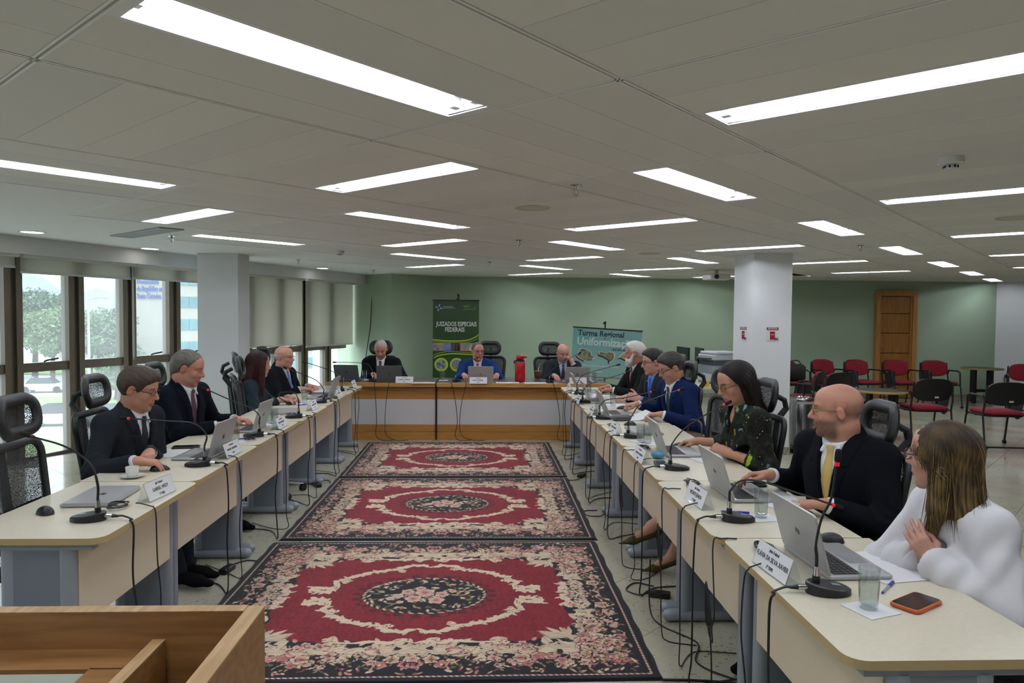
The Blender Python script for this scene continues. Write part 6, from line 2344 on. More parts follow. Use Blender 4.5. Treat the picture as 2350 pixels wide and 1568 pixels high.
def hand(F, wrist, d, up, right, curl, spread=1.0, thumb=0.5, sc_=1.0, k=0.006):
    """five-fingered hand; d: direction of the fingers, up: back of the hand"""
    d = unit(d)
    up = unit(np.asarray(up, float) - d * (np.asarray(up, float) @ d))
    lf = np.cross(up, d) * (1 if right else -1)      # towards the thumb
    A = np.array([d, lf, up])

    def P(x, y, z):
        return np.asarray(wrist) + (x * d + y * lf + z * up) * sc_
    ys = [0.028, 0.0095, -0.0095, -0.027]
    ln = [(0.040, 0.024, 0.018), (0.044, 0.028, 0.019), (0.041, 0.026, 0.018), (0.032, 0.019, 0.016)]
    for i, y in enumerate(ys):
        F.cone(P(0.0, y * 0.55, 0), P(0.084 - 0.004 * abs(i - 1), y, 0.002), 0.0155 * sc_, 0.0115 * sc_, 0.012)
    F.cone(P(0.02, 0.018, -0.006), P(0.06, -0.02, -0.008), 0.015 * sc_, 0.013 * sc_, 0.012)
    tips = []
    for i, y in enumerate(ys):
        c = curl[i] if hasattr(curl, '__len__') else curl
        p = P(0.084 - 0.004 * abs(i - 1), y, 0.002)
        ang = 0.0
        sp_ = (1.5 - i) * 0.07 * spread
        for j, l in enumerate(ln[i]):
            ang += (0.35 + 0.75 * c, 1.1 * c, 0.8 * c)[j] if c > 0 else 0.05
            dv = (math.cos(ang) * math.cos(sp_)) * d + math.sin(sp_) * lf - math.sin(ang) * up
            q = p + dv * l * sc_
            r0, r1 = ((0.0098, 0.009), (0.0088, 0.008), (0.008, 0.0066))[j]
            F.cone(p, q, r0 * sc_ * (0.88 if i == 3 else 1), r1 * sc_ * (0.88 if i == 3 else 1), k if j == 0 else 0.003)
            p = q
        tips.append(p)
    b0, b1 = P(0.018, 0.022, -0.006), P(0.046, 0.045, -0.014 - 0.012 * thumb)
    b2 = P(0.076 , 0.052 - 0.02 * thumb, -0.02 - 0.018 * thumb)
    b3 = P(0.100 , 0.050 - 0.035 * thumb, -0.022 - 0.02 * thumb)
    F.cone(b0, b1, 0.0165 * sc_, 0.0125 * sc_, 0.012)
    F.cone(b1, b2, 0.0118 * sc_, 0.0103 * sc_, 0.004)
    F.cone(b2, b3, 0.0102 * sc_, 0.0078 * sc_, 0.003)
    return tips + [b3]


def head_frame(yaw, pitch, roll=0.0):
    F = V3(math.cos(yaw) * math.cos(pitch), math.sin(yaw) * math.cos(pitch), -math.sin(pitch))
    L = V3(-math.sin(yaw), math.cos(yaw), 0)
    U = np.cross(F, L)
    L2 = L * math.cos(roll) + U * math.sin(roll)
    U2 = np.cross(F, L2)
    return np.array([F, L2, U2])


def build_head(F, c, R, fem=False, jaw=1.0, nose=1.0):
    def P(x, y, z):
        return c + x * R[0] + y * R[1] + z * R[2]
    w = 0.95 if fem else 1.0
    F.ell(P(-0.014, 0, 0.034), (0.099, 0.080 * w, 0.090), R, 0.02)
    F.ell(P(0.022, 0, -0.03), (0.072, 0.067 * w, 0.080), R, 0.03)
    F.ell(P(0.028, 0, -0.076), (0.056, 0.056 * w * jaw, 0.040), R, 0.03)
    F.ell(P(0.073, 0, -0.104), (0.020, 0.024 * w, 0.018), R, 0.02)
    F.ell(P(0.052, 0, 0.050), (0.036, 0.054, 0.044), R, 0.04)
    for s in (-1, 1):
        F.cone(P(0.084, s * 0.014, 0.026), P(0.070, s * 0.050, 0.028), 0.011, 0.010, 0.016)
        F.ell(P(0.062, s * 0.044 * w, -0.028), (0.022, 0.022, 0.024), R, 0.02)
        F.ell(P(0.101, s * 0.032, 0.006), (0.018, 0.0175, 0.0125), R, 0.012, True)
        # eyelids
        F.ell(P(0.0745, s * 0.032, 0.0105), (0.0135, 0.0155, 0.0085), R, 0.006)
        F.ell(P(0.0735, s * 0.032, -0.005), (0.0125, 0.0150, 0.0060), R, 0.006)
    n0 = 0.0135 * nose
    F.cone(P(0.086, 0, 0.022), P(0.108 + 0.006 * nose, 0, -0.026), 0.0085, n0, 0.012)
    for s in (-1, 1):
        F.ell(P(0.099, s * 0.0125, -0.031), (0.012, 0.008, 0.0085), R, 0.006)
        F.ell(P(0.107, s * 0.0065, -0.041), (0.005, 0.004, 0.004), R, 0.003, True)
    F.ell(P(0.087, 0, -0.055), (0.014, 0.026, 0.018), R, 0.014)
    F.ell(P(0.0925, 0, -0.0625), (0.0105, 0.0235, 0.0052), R, 0.004)
    F.ell(P(0.0905, 0, -0.0745), (0.0110, 0.0200, 0.0062), R, 0.004)
    F.ell(P(0.104, 0, -0.0685), (0.012, 0.026, 0.0016), R, 0.003, True)
    for s in (-1, 1):
        e = c + (-0.012) * R[0] + s * 0.082 * w * R[1] + (-0.006) * R[2]
        ax = np.array([unit(R[0] * 0.9 - R[2] * 0.18), unit(R[1]), unit(R[2] * 0.95 + R[0] * 0.15)])
        ax[0] = unit(ax[0] - s * 0.35 * R[1])
        ax[1] = unit(np.cross(ax[2], ax[0]))
        F.ell(e, (0.018, 0.0075, 0.029), ax, 0.006)
        F.ell(e + 0.004 * R[0] + s * 0.008 * R[1] + 0.004 * R[2], (0.0105, 0.0065, 0.018), ax, 0.003, True)


def skin_color(V, c, R, S):
    """colour by position on the head: lips, brows, beard, flush"""
    base = np.array(lin(S['skin']), np.float32)
    L = (V - c) @ R.T
    x, y, z = L.T
    col = np.tile(base, (len(V), 1))
    n_ = noise3(V, 55, 3)
    col *= (1 + 0.05 * n_)[:, None]
    rd = np.array(lin(S.get('flush', 'b06a58')), np.float32)
    fl_ = np.clip(1 - np.hypot((np.abs(y) - 0.045) / 0.03, (z + 0.03) / 0.035), 0, 1) * (x > 0.03) * 0.45
    fl_ = np.maximum(fl_, np.clip(1 - np.hypot(y / 0.02, (z + 0.03) / 0.022), 0, 1) * (x > 0.09) * 0.5)
    fl_ = np.maximum(fl_, (np.abs(y) > 0.076) * (np.abs(z) < 0.05) * (np.abs(x) < 0.05) * 0.45)
    col = col * (1 - fl_[:, None]) + rd * fl_[:, None]
    lp = np.clip(1.25 - np.hypot(y / 0.024, (z + 0.0685) / 0.0125), 0, 1) * (x > 0.088)
    lp = np.clip(lp * 3, 0, 1) * 0.75
    col = col * (1 - lp[:, None]) + np.array(lin(S.get('lips', '99544e')), np.float32) * lp[:, None]
    br = ((np.abs(z - 0.0245 - 4.0 * (np.abs(y) - 0.014) * (0.056 - np.abs(y)) * 2.2) < 0.0042) & (np.abs(y) > 0.012) & (np.abs(y) < 0.052) & (x > 0.05)) * 0.8
    col = col * (1 - br[:, None]) + np.array(lin(S.get('brow', S.get('haircol', '3a3028'))), np.float32) * br[:, None]
    if S.get('stubble'):
        m = np.clip((-0.030 - z) / 0.02, 0, 1) * np.clip((x + 0.005) / 0.02, 0, 1) * np.clip((z + 0.15) / 0.03, 0, 1) * S.get('stubble_k', 0.45)
        m = m * (1 - lp) * (0.7 + 0.3 * np.random.default_rng(1).random(len(V)))
        col = col * (1 - m[:, None]) + np.array(lin(S['stubble']), np.float32) * m[:, None]
    if S.get('buzz'):
        m = np.clip((0.055 - z) / 0.03, 0, 1) * np.clip((0.035 - x) / 0.03, 0, 1) * np.clip((z + 0.075 + np.clip(x, -1, 0) * 0.35) / 0.02, 0, 1) * (np.abs(y) < 0.0785) * S.get('buzz_k', 0.4)
        col = col * (1 - m[:, None]) + np.array(lin(S['buzz']), np.float32) * m[:, None]
    if S.get('nails'):
        pass
    return col


def hair_field(S, c, R, h):
    """short hair styles as a shell around the skull"""
    st = S['hair']
    lo, hi = c - 0.2, c + 0.2
    if st in ('long', 'longback'):
        lo = c - np.array([0.34, 0.34, 0.62])
        hi = c + np.array([0.34, 0.34, 0.2])
    F = Field(lo, hi, h)

    def P(x, y, z):
        return c + x * R[0] + y * R[1] + z * R[2]

    def loc(X, Y, Z):
        X, Y, Z = X - c[0], Y - c[1], Z - c[2]
        return [X * R[i, 0] + Y * R[i, 1] + Z * R[i, 2] for i in range(3)]
    th = S.get('hair_th', 0.012)
    F.ell(P(-0.018, 0, 0.036), (0.101 + th, 0.080 + th * 0.8, 0.091 + th), R, 0.01)
    if st == 'swept':
        F.ell(P(-0.075, 0, 0.0), (0.055, 0.07, 0.085), R, 0.03)
    if st == 'volume':
        F.ell(P(0.02, 0.0, 0.075), (0.085, 0.078, 0.065), R, 0.03)
    hl = S.get('hairline', 0.0)      # + moves the hairline back

    def face(x, y, z):
        # side profile line from the forehead to the front of the ear
        d = 0.80 * x - 0.60 * z - 0.0195 + hl + 0.18 * np.maximum(np.abs(y) - 0.045, 0) * (z > 0.03)
        return d

    def cut(X, Y, Z):
        x, y, z = loc(X, Y, Z)
        d1 = face(x, y, z)
        low = S.get('nape', -0.02)
        d2 = np.where(x > -0.005, low - z, (low + 0.80 * (x + 0.005) - z) / 1.28)
        d = np.maximum(d1, d2)
        ear = 0.026 - np.sqrt((x + 0.008) ** 2 + ((z + 0.008) * 0.75) ** 2)
        d = np.maximum(d, np.where(np.abs(y) > 0.05, ear, -1))
        if st == 'fringe':
            d = np.maximum(d, z - S.get('fringe_z', 0.045))
            d = np.maximum(d, x + 0.002)
        return -d
    if st not in ('long', 'longback'):
        F.fn(lo, hi, cut, 0.016, True)
    else:
        def cut2(X, Y, Z):
            x, y, z = loc(X, Y, Z)
            part = S.get('part', 0.0)
            d = 0.86 * x - 0.5 * z - 0.024 + 0.15 * np.maximum(np.abs(y) - 0.02, 0)
            return -d
        F.fn(lo, hi, cut2, 0.01, True)
        for (a, b, r1, r2, fl) in S['locks']:
            F.cone(P(*a), P(*b), r1, r2, 0.025, False, (R[0], fl) if fl < 1 else None)
    return F


def hair_mesh(S, c, R, h):
    F = hair_field(S, c, R, h)
    amp = S.get('strand_a', 0.0009)
    cc_ = c

    def strands(X, Y, Z):
        X, Y, Z = X - cc_[0], Y - cc_[1], Z - cc_[2]
        x, y, z = [X * R[i, 0] + Y * R[i, 1] + Z * R[i, 2] for i in range(3)]
        if S['hair'] in ('long', 'longback'):
            a = np.arctan2(y, -x + 0.02)
            return amp * np.sin(a * 46 + 5 * np.sin(z * 14 + a * 3)) + 0.6 * amp * np.sin(a * 91 + 9 * z + 2)
        a = np.arctan2(y, z + 0.04)
        return amp * np.sin(a * 34 + 3 * np.sin(x * 30)) + 0.7 * amp * np.sin(a * 63 + 20 * x) + 0.5 * amp * np.sin(x * 160 + 6 * y * 40)
    F.warp(F.lo, F.lo + np.array(F.D.shape) * h, strands)
    Vx, Fc = F.extract()
    L = (Vx - c) @ R.T
    a = np.arctan2(L[:, 1], -L[:, 0] + 0.02)
    c1, c2 = np.array(lin(S['haircol'])), np.array(lin(S.get('haircol2', S['haircol'])))
    t = 0.5 + 0.25 * np.sin(a * 57 + 5 * np.sin(L[:, 2] * 15) + L[:, 2] * 10) + 0.25 * np.sin(a * 93 + 4 * np.sin(L[:, 2] * 11 + 1) - L[:, 2] * 16)
    if S['hair'] == 'long':
        t = t * np.clip((0.10 - L[:, 2]) / 0.16, 0.15, 1)
    t = np.clip(t * S.get('streak', 0.3) + 0.25 * noise3(Vx, 60, 2), 0, 1)
    col = c1 * (1 - t[:, None]) + c2 * t[:, None]
    if S.get('temple'):
        k_ = np.clip((0.02 - L[:, 2]) / 0.05, 0, 1) * np.clip((L[:, 0] + 0.09) / 0.05, 0, 1)
        col = col * (1 - k_[:, None]) + np.array(lin(S['temple'])) * k_[:, None]
    return Vx, Fc, col


def glasses(parent, c, R, col, full=True, wide=1.0, base=None):
    m = mat('spectacle_' + col, col, 0.3, 0.2)

    def P(x, y, z):
        return tuple(c + x * R[0] + y * R[1] + z * R[2] - base)
    t = bpy.data.objects.new('glasses', None)
    COL.objects.link(t)
    t.parent = parent
    fr = MB()
    for s in (-1, 1):
        ring = []
        for q in range(21):
            a = 2 * math.pi * q / 20
            ca, sa = math.cos(a), math.sin(a)
            rx, rz = 0.0245 * wide, 0.0175 * wide
            px = math.copysign(abs(ca) ** 0.75, ca) * rx
            pz = math.copysign(abs(sa) ** 0.75, sa) * rz
            ring.append(P(0.108 - 0.10 * abs(px + 0.033) * 0.25 - 0.004, s * 0.0335 + px, 0.003 + pz))
        fr.tube(ring, 0.0017 if full else 0.0011, 6)
        fr.tube([P(0.1, s * 0.058, 0.008), P(0.085, s * 0.071, 0.008), P(0.03, s * 0.079, 0.009), P(-0.012, s * 0.0815, 0.006), P(-0.03, s * 0.080, -0.010)], 0.0022, 6)
        lm = MB()
        lm.add([P(0.1005, s * 0.0335 + math.cos(a) * 0.0235 * wide, 0.003 + math.sin(a) * 0.0165 * wide) for a in np.linspace(0, 6.283, 17)[:-1]], [tuple(range(16))])
        lm.ob('lens', lens_m, t, None)
    fr.tube([P(0.105, -0.011, 0.009), P(0.110, 0, 0.011), P(0.105, 0.011, 0.009)], 0.0018, 6)
    fr.ob('spectacle_frame', m, t)
    return t


def person(S):
    """S: dict describing pose, clothing and looks; every coordinate in metres in the room"""
    h = S.get('h', 0.006)
    Hc = V3(*S['head'])
    by = S['yaw'] * D2R
    f0 = V3(math.cos(by), math.sin(by), 0)
    R = head_frame(S.get('hyaw', S['yaw']) * D2R, S.get('hpitch', 10) * D2R, S.get('hroll', 0) * D2R)
    fem = S.get('fem', False)
    N = Hc + np.asarray(S.get('neck_off', -0.05 * f0 + V3(0, 0, -0.165 if S.get('fem') else -0.142)))
    hipz = S.get('hipz', 0.54)
    hip = N - f0 * S.get('lean', 0.16) + V3(0, 0, hipz - N[2]) + np.asarray(S.get('hip_off', (0, 0, 0)))
    u = unit(N - hip)
    l = unit(np.cross(V3(0, 0, 1), f0))
    f = np.cross(l, u)
    Rt = np.array([f, l, u])
    base = V3(hip[0], hip[1], 0)
    TL = np.linalg.norm(N - hip)
    sw = S.get('shoulder', 0.155 if fem else 0.185)
    sh = {1: N - 0.052 * u + sw * l, -1: N - 0.052 * u - sw * l}
    root = thing('person', S['label'], 'person', tuple(base), 0, 'people seated at the tables')
    belly = S.get('belly', 0.0)
    bulk = S.get('bulk', 1.0)
    # ---- arms
    arms = {}
    for s, key in ((1, 'left'), (-1, 'right')):
        A = S[key]
        Wr = V3(*A['wrist'])
        pole = np.asarray(A.get('pole', (-0.3 * f + s * 0.6 * l - V3(0, 0, 1.0))))
        el = ik(sh[s], Wr, 0.30 if not fem else 0.27, 0.265 if not fem else 0.245, pole)
        arms[s] = (sh[s], el, Wr, A)
    pts = np.array([q for s in arms for q in arms[s][:3]] + [Hc, N, hip])

    def add(name, Fd, col, m, extra=0, smooth_=True):
        Vx, Fc = Fd if isinstance(Fd, tuple) else Fd.extract()
        if callable(col):
            col = col(Vx)
        else:
            col = np.tile(np.array(lin(col), np.float32), (len(Vx), 1))
        me = np_mesh(name, Vx - base, Fc, col)
        return link(name, me, m, root)

    # ---- body (head, neck, trunk, arms, hands) as one surface
    lo, hi = pts.min(0) - 0.24, pts.max(0) + 0.24
    lo[2] = min(pts[:, 2].min() - 0.1, N[2] - 0.30)
    hi[2] = max(Hc[2] + 0.16, pts[:, 2].max() + 0.14)
    B = Field(lo, hi, h)
    B.cone(N - 0.30 * u, N - 0.06 * u, 0.085, 0.085, 0.03)
    B.cone(sh[1], sh[-1], 0.045, 0.045, 0.03)
    nr = 0.050 if fem else 0.061 * S.get('neckw', 1.0)
    B.cone(N - 0.03 * u + 0.005 * f, Hc - 0.028 * R[0] - 0.07 * R[2], nr * 1.05, nr, 0.03)
    if not fem:
        B.cone(N + 0.030 * f + 0.01 * u, Hc + 0.012 * R[0] - 0.09 * R[2], nr * 0.62, 0.034, 0.02)
    build_head(B, Hc, R, fem, S.get('jaw', 1.0), S.get('nose', 1.0))
    for s in (1, -1):
        a, e, w_, A = arms[s]
        bare = A.get('bare', 0.0)
        B.cone(a, e, 0.042, 0.036, 0.02)
        B.cone(e, w_, 0.036 + bare, 0.0265, 0.01)
        d = A.get('dir')
        d = unit(w_ - e) if d is None else unit(np.asarray(d, float))
        up = np.asarray(A.get('up', (0, 0, 1)), float)
        B.cone(w_ - unit(w_ - e) * 0.02, w_ + d * 0.025, 0.0275, 0.027, 0.02, False, (up, 0.75))
        hand(B, w_ + d * 0.012, d, up, s < 0, A.get('curl', 0.4), A.get('spread', 1.0), A.get('thumb', 0.5), 0.9 if fem else 1.0)
    if S.get('beard'):
        bc, (bl, bw, bd) = S['beard'], S.get('beard_size', (0.05, 0.06, 0.05))
    add('body', B, lambda Vx: skin_color(Vx, Hc, R, S), skin_m)
    # eyes
    for s in (-1, 1):
        p = Hc + 0.0738 * R[0] + s * 0.032 * R[1] + 0.0025 * R[2] - base
        e = MB()
        e.lathe([(0.0122 * math.sin(a), -0.0122 * math.cos(a)) for a in np.linspace(0, math.pi, 9)], 14, (0, 0), 0, T(*p))
        eo = e.ob('eye', eye_w, root, 60)
        q = p + (R[0] * 0.0098 + R[2] * (-0.004 if S.get('hpitch', 10) > 12 else -0.001))
        MB().lathe([(0.0056 * math.sin(a), -0.0056 * math.cos(a)) for a in np.linspace(0, math.pi, 7)], 10, (0, 0), 0, T(*q)).ob('iris', eye_d, eo, 60)
    # ---- garments
    hg = S.get('hg', h * 1.35)
    cl = S['clothes']
    glo, ghi = pts.min(0) - 0.25, pts.max(0) + 0.25
    glo[2], ghi[2] = hip[2] - 0.16, max(N[2] + 0.12, pts[:-3, 2].max() + 0.1)
    ch_c = hip + 0.64 * (N - hip) + 0.008 * f
    ab_c = hip + 0.24 * (N - hip) + (0.018 + belly * 0.5) * f

    def trunk(Fd, off, wide=1.0):
        kw = 0.9 if fem else 1.06
        Fd.ell(ch_c, (0.122 * bulk * kw + off, 0.180 * wide * bulk * kw + off, 0.20 + off), Rt, 0.05)
        Fd.ell(ab_c, (0.126 * kw + belly + off, 0.165 * wide * kw + belly * 0.6 + off, 0.22 + off), Rt, 0.08)
        for s in (1, -1):
            Fd.cone(N - 0.012 * u - 0.012 * f, sh[s] + 0.012 * u - 0.01 * f, 0.048 + off, 0.046 + off, 0.05)
        if fem:
            for s in (1, -1):
                Fd.ell(ch_c + 0.085 * f + s * 0.07 * l - 0.02 * u, (0.052 + off, 0.058 + off, 0.058 + off), Rt, 0.05)

    def vdist(X, Y, Z):
        X, Y, Z = X - N[0], Y - N[1], Z - N[2]
        return [X * a[0] + Y * a[1] + Z * a[2] for a in (f, l, u)]

    suit = cl == 'suit'
    if suit:
        # shirt with collar and cuffs
        Sh = Field(glo, ghi, hg)
        trunk(Sh, -0.004, 0.93)
        Sh.cone(N - 0.02 * u + 0.010 * f, N + 0.075 * u + 0.026 * f, nr * 1.24, nr * 1.10, 0.02)
        for s in (1, -1):
            Sh.cone(N + 0.070 * f + s * 0.024 * l + 0.012 * u, N + 0.098 * f + s * 0.048 * l - 0.032 * u, 0.016, 0.008, 0.006, False, (f, 0.5))
        Sh.chop(N + 0.046 * u + 0.02 * f, u + 0.55 * f, nr * 1.9)

        def front(v):
            t_ = np.arange(0.03, 0.26, 0.003)
            P_ = N[None] - v * u[None] + t_[:, None] * f[None]
            i_ = np.clip(((P_ - Sh.lo) / Sh.h).round().astype(int), 0, np.array(Sh.D.shape) - 1)
            ins = Sh.D[i_[:, 0], i_[:, 1], i_[:, 2]] < 0
            return t_[ins].max() if ins.any() else 0.08
        tie_path = []
        for v, w2 in ((-0.012, 0.014), (0.006, 0.020), (0.028, 0.0155), (0.05, 0.018), (0.10, 0.025), (0.16, 0.031), (0.22, 0.036), (0.28, 0.040), (0.34, 0.043), (0.385, 0.040), (0.415, 0.004)):
            tie_path.append((front(v), -v, w2))
        for s in (1, -1):
            a, e, w_, A = arms[s]
            d = unit(w_ - e)
            Sh.cone(w_ - d * 0.075, w_ + d * 0.012, 0.0385, 0.0365, 0.01)
            Sh.chop(w_ - d * 0.006, d, 0.085)
        so = add('shirt', Sh, S.get('shirt', 'd9d9de'), shirt_m)
        # jacket
        J = Field(glo, ghi, hg)
        trunk(J, 0.012)
        J.cone(N - 0.03 * u - 0.012 * f, N + 0.022 * u - 0.012 * f, nr * 1.45, nr * 1.30, 0.03)
        vb = S.get('vdepth', 0.36)

        def opening(X, Y, Z):
            a, b, c_ = vdist(X, Y, Z)
            v = -c_
            w2 = 0.062 * (1 - np.clip(v / vb, -0.2, 1.0)) + 0.002
            d = np.maximum(np.abs(b) - w2, 0.01 - a)
            return np.maximum(d, v - vb)
        J.fn(glo, ghi, opening, 0.004, True)

        J.cone(N - 0.035 * u + 0.012 * f, N + 0.15 * u + 0.02 * f, nr * 1.22, nr * 1.30, 0.012, True)

        def lapel(X, Y, Z):
            a, b, c_ = vdist(X, Y, Z)
            v = -c_
            w2 = 0.062 * (1 - np.clip(v / vb, 0, 1.0))
            wl = 0.058 * np.clip((vb - v) / vb, 0, 1) ** 0.6
            q = np.abs(b) - w2
            m = (q < wl) & (q > -0.02) & (v > -0.05) & (v < vb) & (a > 0.01)
            notch = (np.abs(v - 0.085) < 0.006) & (q > wl * 0.5)
            return np.where(m & ~notch, -0.0065, 0.0)
        J.warp(glo, ghi, lapel)
        for s in (1, -1):
            a, e, w_, A = arms[s]
            d = unit(w_ - e)
            J.ell(a - 0.006 * u - 0.01 * s * l, (0.064 * bulk, 0.060 * bulk, 0.058), Rt, 0.045)
            J.cone(a - 0.01 * u, e, 0.064 * bulk, 0.059 * bulk, 0.04)
            J.cone(e, w_ - d * 0.005, 0.060 * bulk, 0.044, 0.025)
            # folds at the elbow and along the sleeve
            ee, ax1 = e, unit(e - a)

            def folds(X, Y, Z, ee=ee, a=a, w_=w_):
                dist = np.sqrt((X - ee[0]) ** 2 + (Y - ee[1]) ** 2 + (Z - ee[2]) ** 2)
                dd = unit(w_ - a)
                t_ = (X * dd[0] + Y * dd[1] + Z * dd[2])
                o_ = X * l[0] + Y * l[1] + Z * f[2]
                return 0.0032 * np.exp(-(dist / 0.13) ** 2) * np.sin(t_ * 150 + 2.5 * np.sin(o_ * 60))
            J.warp(np.minimum(a, np.minimum(e, w_)) - 0.1, np.maximum(a, np.maximum(e, w_)) + 0.1, folds)
            J.chop(w_ - d * 0.024, d, 0.10)
        jc = S['jacket']

        def jcol(Vx):
            c_ = np.array(lin(jc), np.float32)
            return c_ * (1 + 0.10 * noise3(Vx, 40, 8))[:, None]
        add('jacket', J, jcol, cloth_m)
        # tie lying on the shirt front
        if S.get('tie'):
            path, wd = [], []
            for fr_, c_, w2 in tie_path:
                if path:
                    fr_ = max(fr_, path[-1][0] - 0.012)
                path.append((fr_ + 0.004, c_))
                wd.append(w2)
            mb = MB()
            Vt = []
            for (a, c_), w2 in zip(path, wd):
                for (bb, da) in ((-1, 0.0), (-0.5, 0.004), (0, 0.0055), (0.5, 0.004), (1, 0.0)):
                    Vt.append(tuple(N + a * f + c_ * u + bb * w2 * l + da * f - base))
            Ft = [(i * 5 + j, i * 5 + j + 1, (i + 1) * 5 + j + 1, (i + 1) * 5 + j) for i in range(len(path) - 1) for j in range(4)]
            mb.add(Vt, Ft)
            c0 = path[1]
            mb.ob('tie', mat('tie_' + S['tie'], S['tie'], 0.5, bump=(300, 0.15)), root, 60)
        if S.get('pin'):
            p = N + f * 0.105 + l * S['pin'][0] + u * S['pin'][1] - base
            MB().lathe([(0, 0.003), (0.006, 0.002), (0.007, -0.002), (0, -0.003)], 10, (0, 0), 0, T(*p) @ Ry(math.pi / 2)).ob('lapel_pin', mat('pin_gold', 'c8b98a', 0.3, 0.6), root)
    else:
        J = Field(glo, ghi, hg)
        trunk(J, 0.016, 1.0)
        for s in (1, -1):
            a, e, w_, A = arms[s]
            d = unit(w_ - e)
            rs = S.get('sleeve', (0.060, 0.060, 0.050, 0.036))
            J.ell(a - 0.004 * u, (0.058, 0.056, 0.060), Rt, 0.05)
            J.cone(a, e, rs[0], rs[1], 0.04)
            cuff = A.get('cuff', 0.02)
            J.cone(e, w_ - d * (cuff + 0.05), rs[1], rs[2], 0.025)
            J.cone(w_ - d * (cuff + 0.06), w_ - d * cuff + d * 0.03, rs[3], rs[3], 0.008)

            def folds(X, Y, Z, ee=e, a=a, w_=w_, d=d):
                dist = np.sqrt((X - ee[0]) ** 2 + (Y - ee[1]) ** 2 + (Z - ee[2]) ** 2)
                t_ = (X * d[0] + Y * d[1] + Z * d[2])
                o_ = X * l[0] + Y * l[1] + Z * l[2]
                o2 = X * f[0] + Y * f[1] + Z * f[2] + Z
                return 0.006 * np.exp(-(dist / 0.17) ** 2) * np.sin(o2 * 70 + 2.5 * np.sin(o_ * 38 + t_ * 20)) + 0.003 * np.exp(-(dist / 0.2) ** 2) * np.sin(t_ * 120 + o_ * 60)
            J.warp(np.minimum(a, np.minimum(e, w_)) - 0.12, np.maximum(a, np.maximum(e, w_)) + 0.12, folds)
            J.chop(w_ - d * cuff, d, 0.09)
        def drape(X, Y, Z):
            b = X * l[0] + Y * l[1] + Z * l[2]
            a = X * f[0] + Y * f[1] + Z * f[2]
            return 0.0035 * np.sin(b * 75 + 3 * np.sin(Z * 16 + a * 9)) * np.sin(Z * 11 + a * 14 + 1.0)
        J.warp(glo, ghi, drape)
        # collar stand and wings
        J.cone(N - 0.02 * u, N + 0.03 * u + 0.01 * f, nr * 1.45, nr * 1.35, 0.02)
        for s in (1, -1):
            J.cone(N + 0.05 * f + s * 0.035 * l + 0.02 * u, N + 0.095 * f + s * 0.055 * l - 0.045 * u, 0.016, 0.010, 0.012, False, (f, 0.6))

        def nhole2(X, Y, Z):
            a, b, c_ = vdist(X, Y, Z)
            vv = 0.5 * np.clip((-c_) / 0.1, 0, 1)
            d = np.where(c_ > -0.02, np.sqrt((a - 0.012) ** 2 + b ** 2) - nr * 1.22, 1.0)
            w2 = 0.035 * (1 - np.clip(-c_ / 0.13, 0, 1))
            d2 = np.where((a > 0.02) & (-c_ < 0.13), np.abs(b) - w2, 1.0)
            return np.minimum(d, d2)
        J.fn(N - 0.25, N + 0.2, nhole2, 0.006, True)
        if S.get('vee'):
            def vee(X, Y, Z):
                a, b, c_ = vdist(X, Y, Z)
                w2 = 0.05 * (1 - np.clip(-c_ / 0.3, -0.2, 1))
                return np.maximum(np.maximum(np.abs(b) - w2, 0.02 - a), -c_ - 0.3)
            J.fn(glo, ghi, vee, 0.004, True)
            Sh = Field(glo, ghi, hg * 1.2)
            trunk(Sh, 0.004, 0.9)
            add('top', Sh, S['vee'], shirt_m)
        gm = S.get('garment_mat', shirt_m)
        jc = S['jacket']

        def gcol(Vx):
            c_ = np.tile(np.array(lin(jc), np.float32), (len(Vx), 1))
            if S.get('cuffband'):
                for s in (1, -1):
                    a, e, w_, A = arms[s]
                    d = unit(w_ - e)
                    t_ = (w_ - Vx) @ d - A.get('cuff', 0.02)
                    near_ = np.linalg.norm(Vx - w_ - 0, axis=1) < 0.2
                    ax_ = np.linalg.norm(np.cross(Vx - w_, d), axis=1)
                    m = (t_ > 0.012) & (t_ < 0.04) & near_ & (ax_ < 0.05) & (np.abs(s - 1) < 0.5)
                    c_[m] = lin(S['cuffband'])
            return c_
        add('blouse' if fem else 'jacket', J, gcol, gm)
    # ---- trousers and shoes
    Pn = Field(hip - np.array([0.75, 0.75, hip[2] + 0.02]), hip + np.array([0.75, 0.75, 0.22]), 0.014)
    Pn.ell(hip + 0.0 * f0, (0.13 + belly * 0.5, 0.175, 0.13), np.array([f0, l, V3(0, 0, 1)]), 0.04)
    kn, an = {}, {}
    leg = S.get('legs', {})
    for s in (1, -1):
        kn[s] = hip + f0 * leg.get('reach', 0.40) + l * s * leg.get('spread', 0.11) + V3(0, 0, 0.0)
        an[s] = V3(*leg['ankle%d' % s]) if ('ankle%d' % s) in leg else kn[s] + f0 * leg.get('tuck', 0.02) - V3(0, 0, kn[s][2] - 0.09)
        Pn.cone(hip + l * s * 0.085, kn[s], 0.092, 0.068, 0.04)
        if not leg.get('bare'):
            Pn.cone(kn[s], an[s], 0.066, 0.052, 0.03)
    add('trousers' if not leg.get('bare') else 'skirt', Pn, S.get('trousers', S['jacket'] if suit else '15161a'), cloth_m)
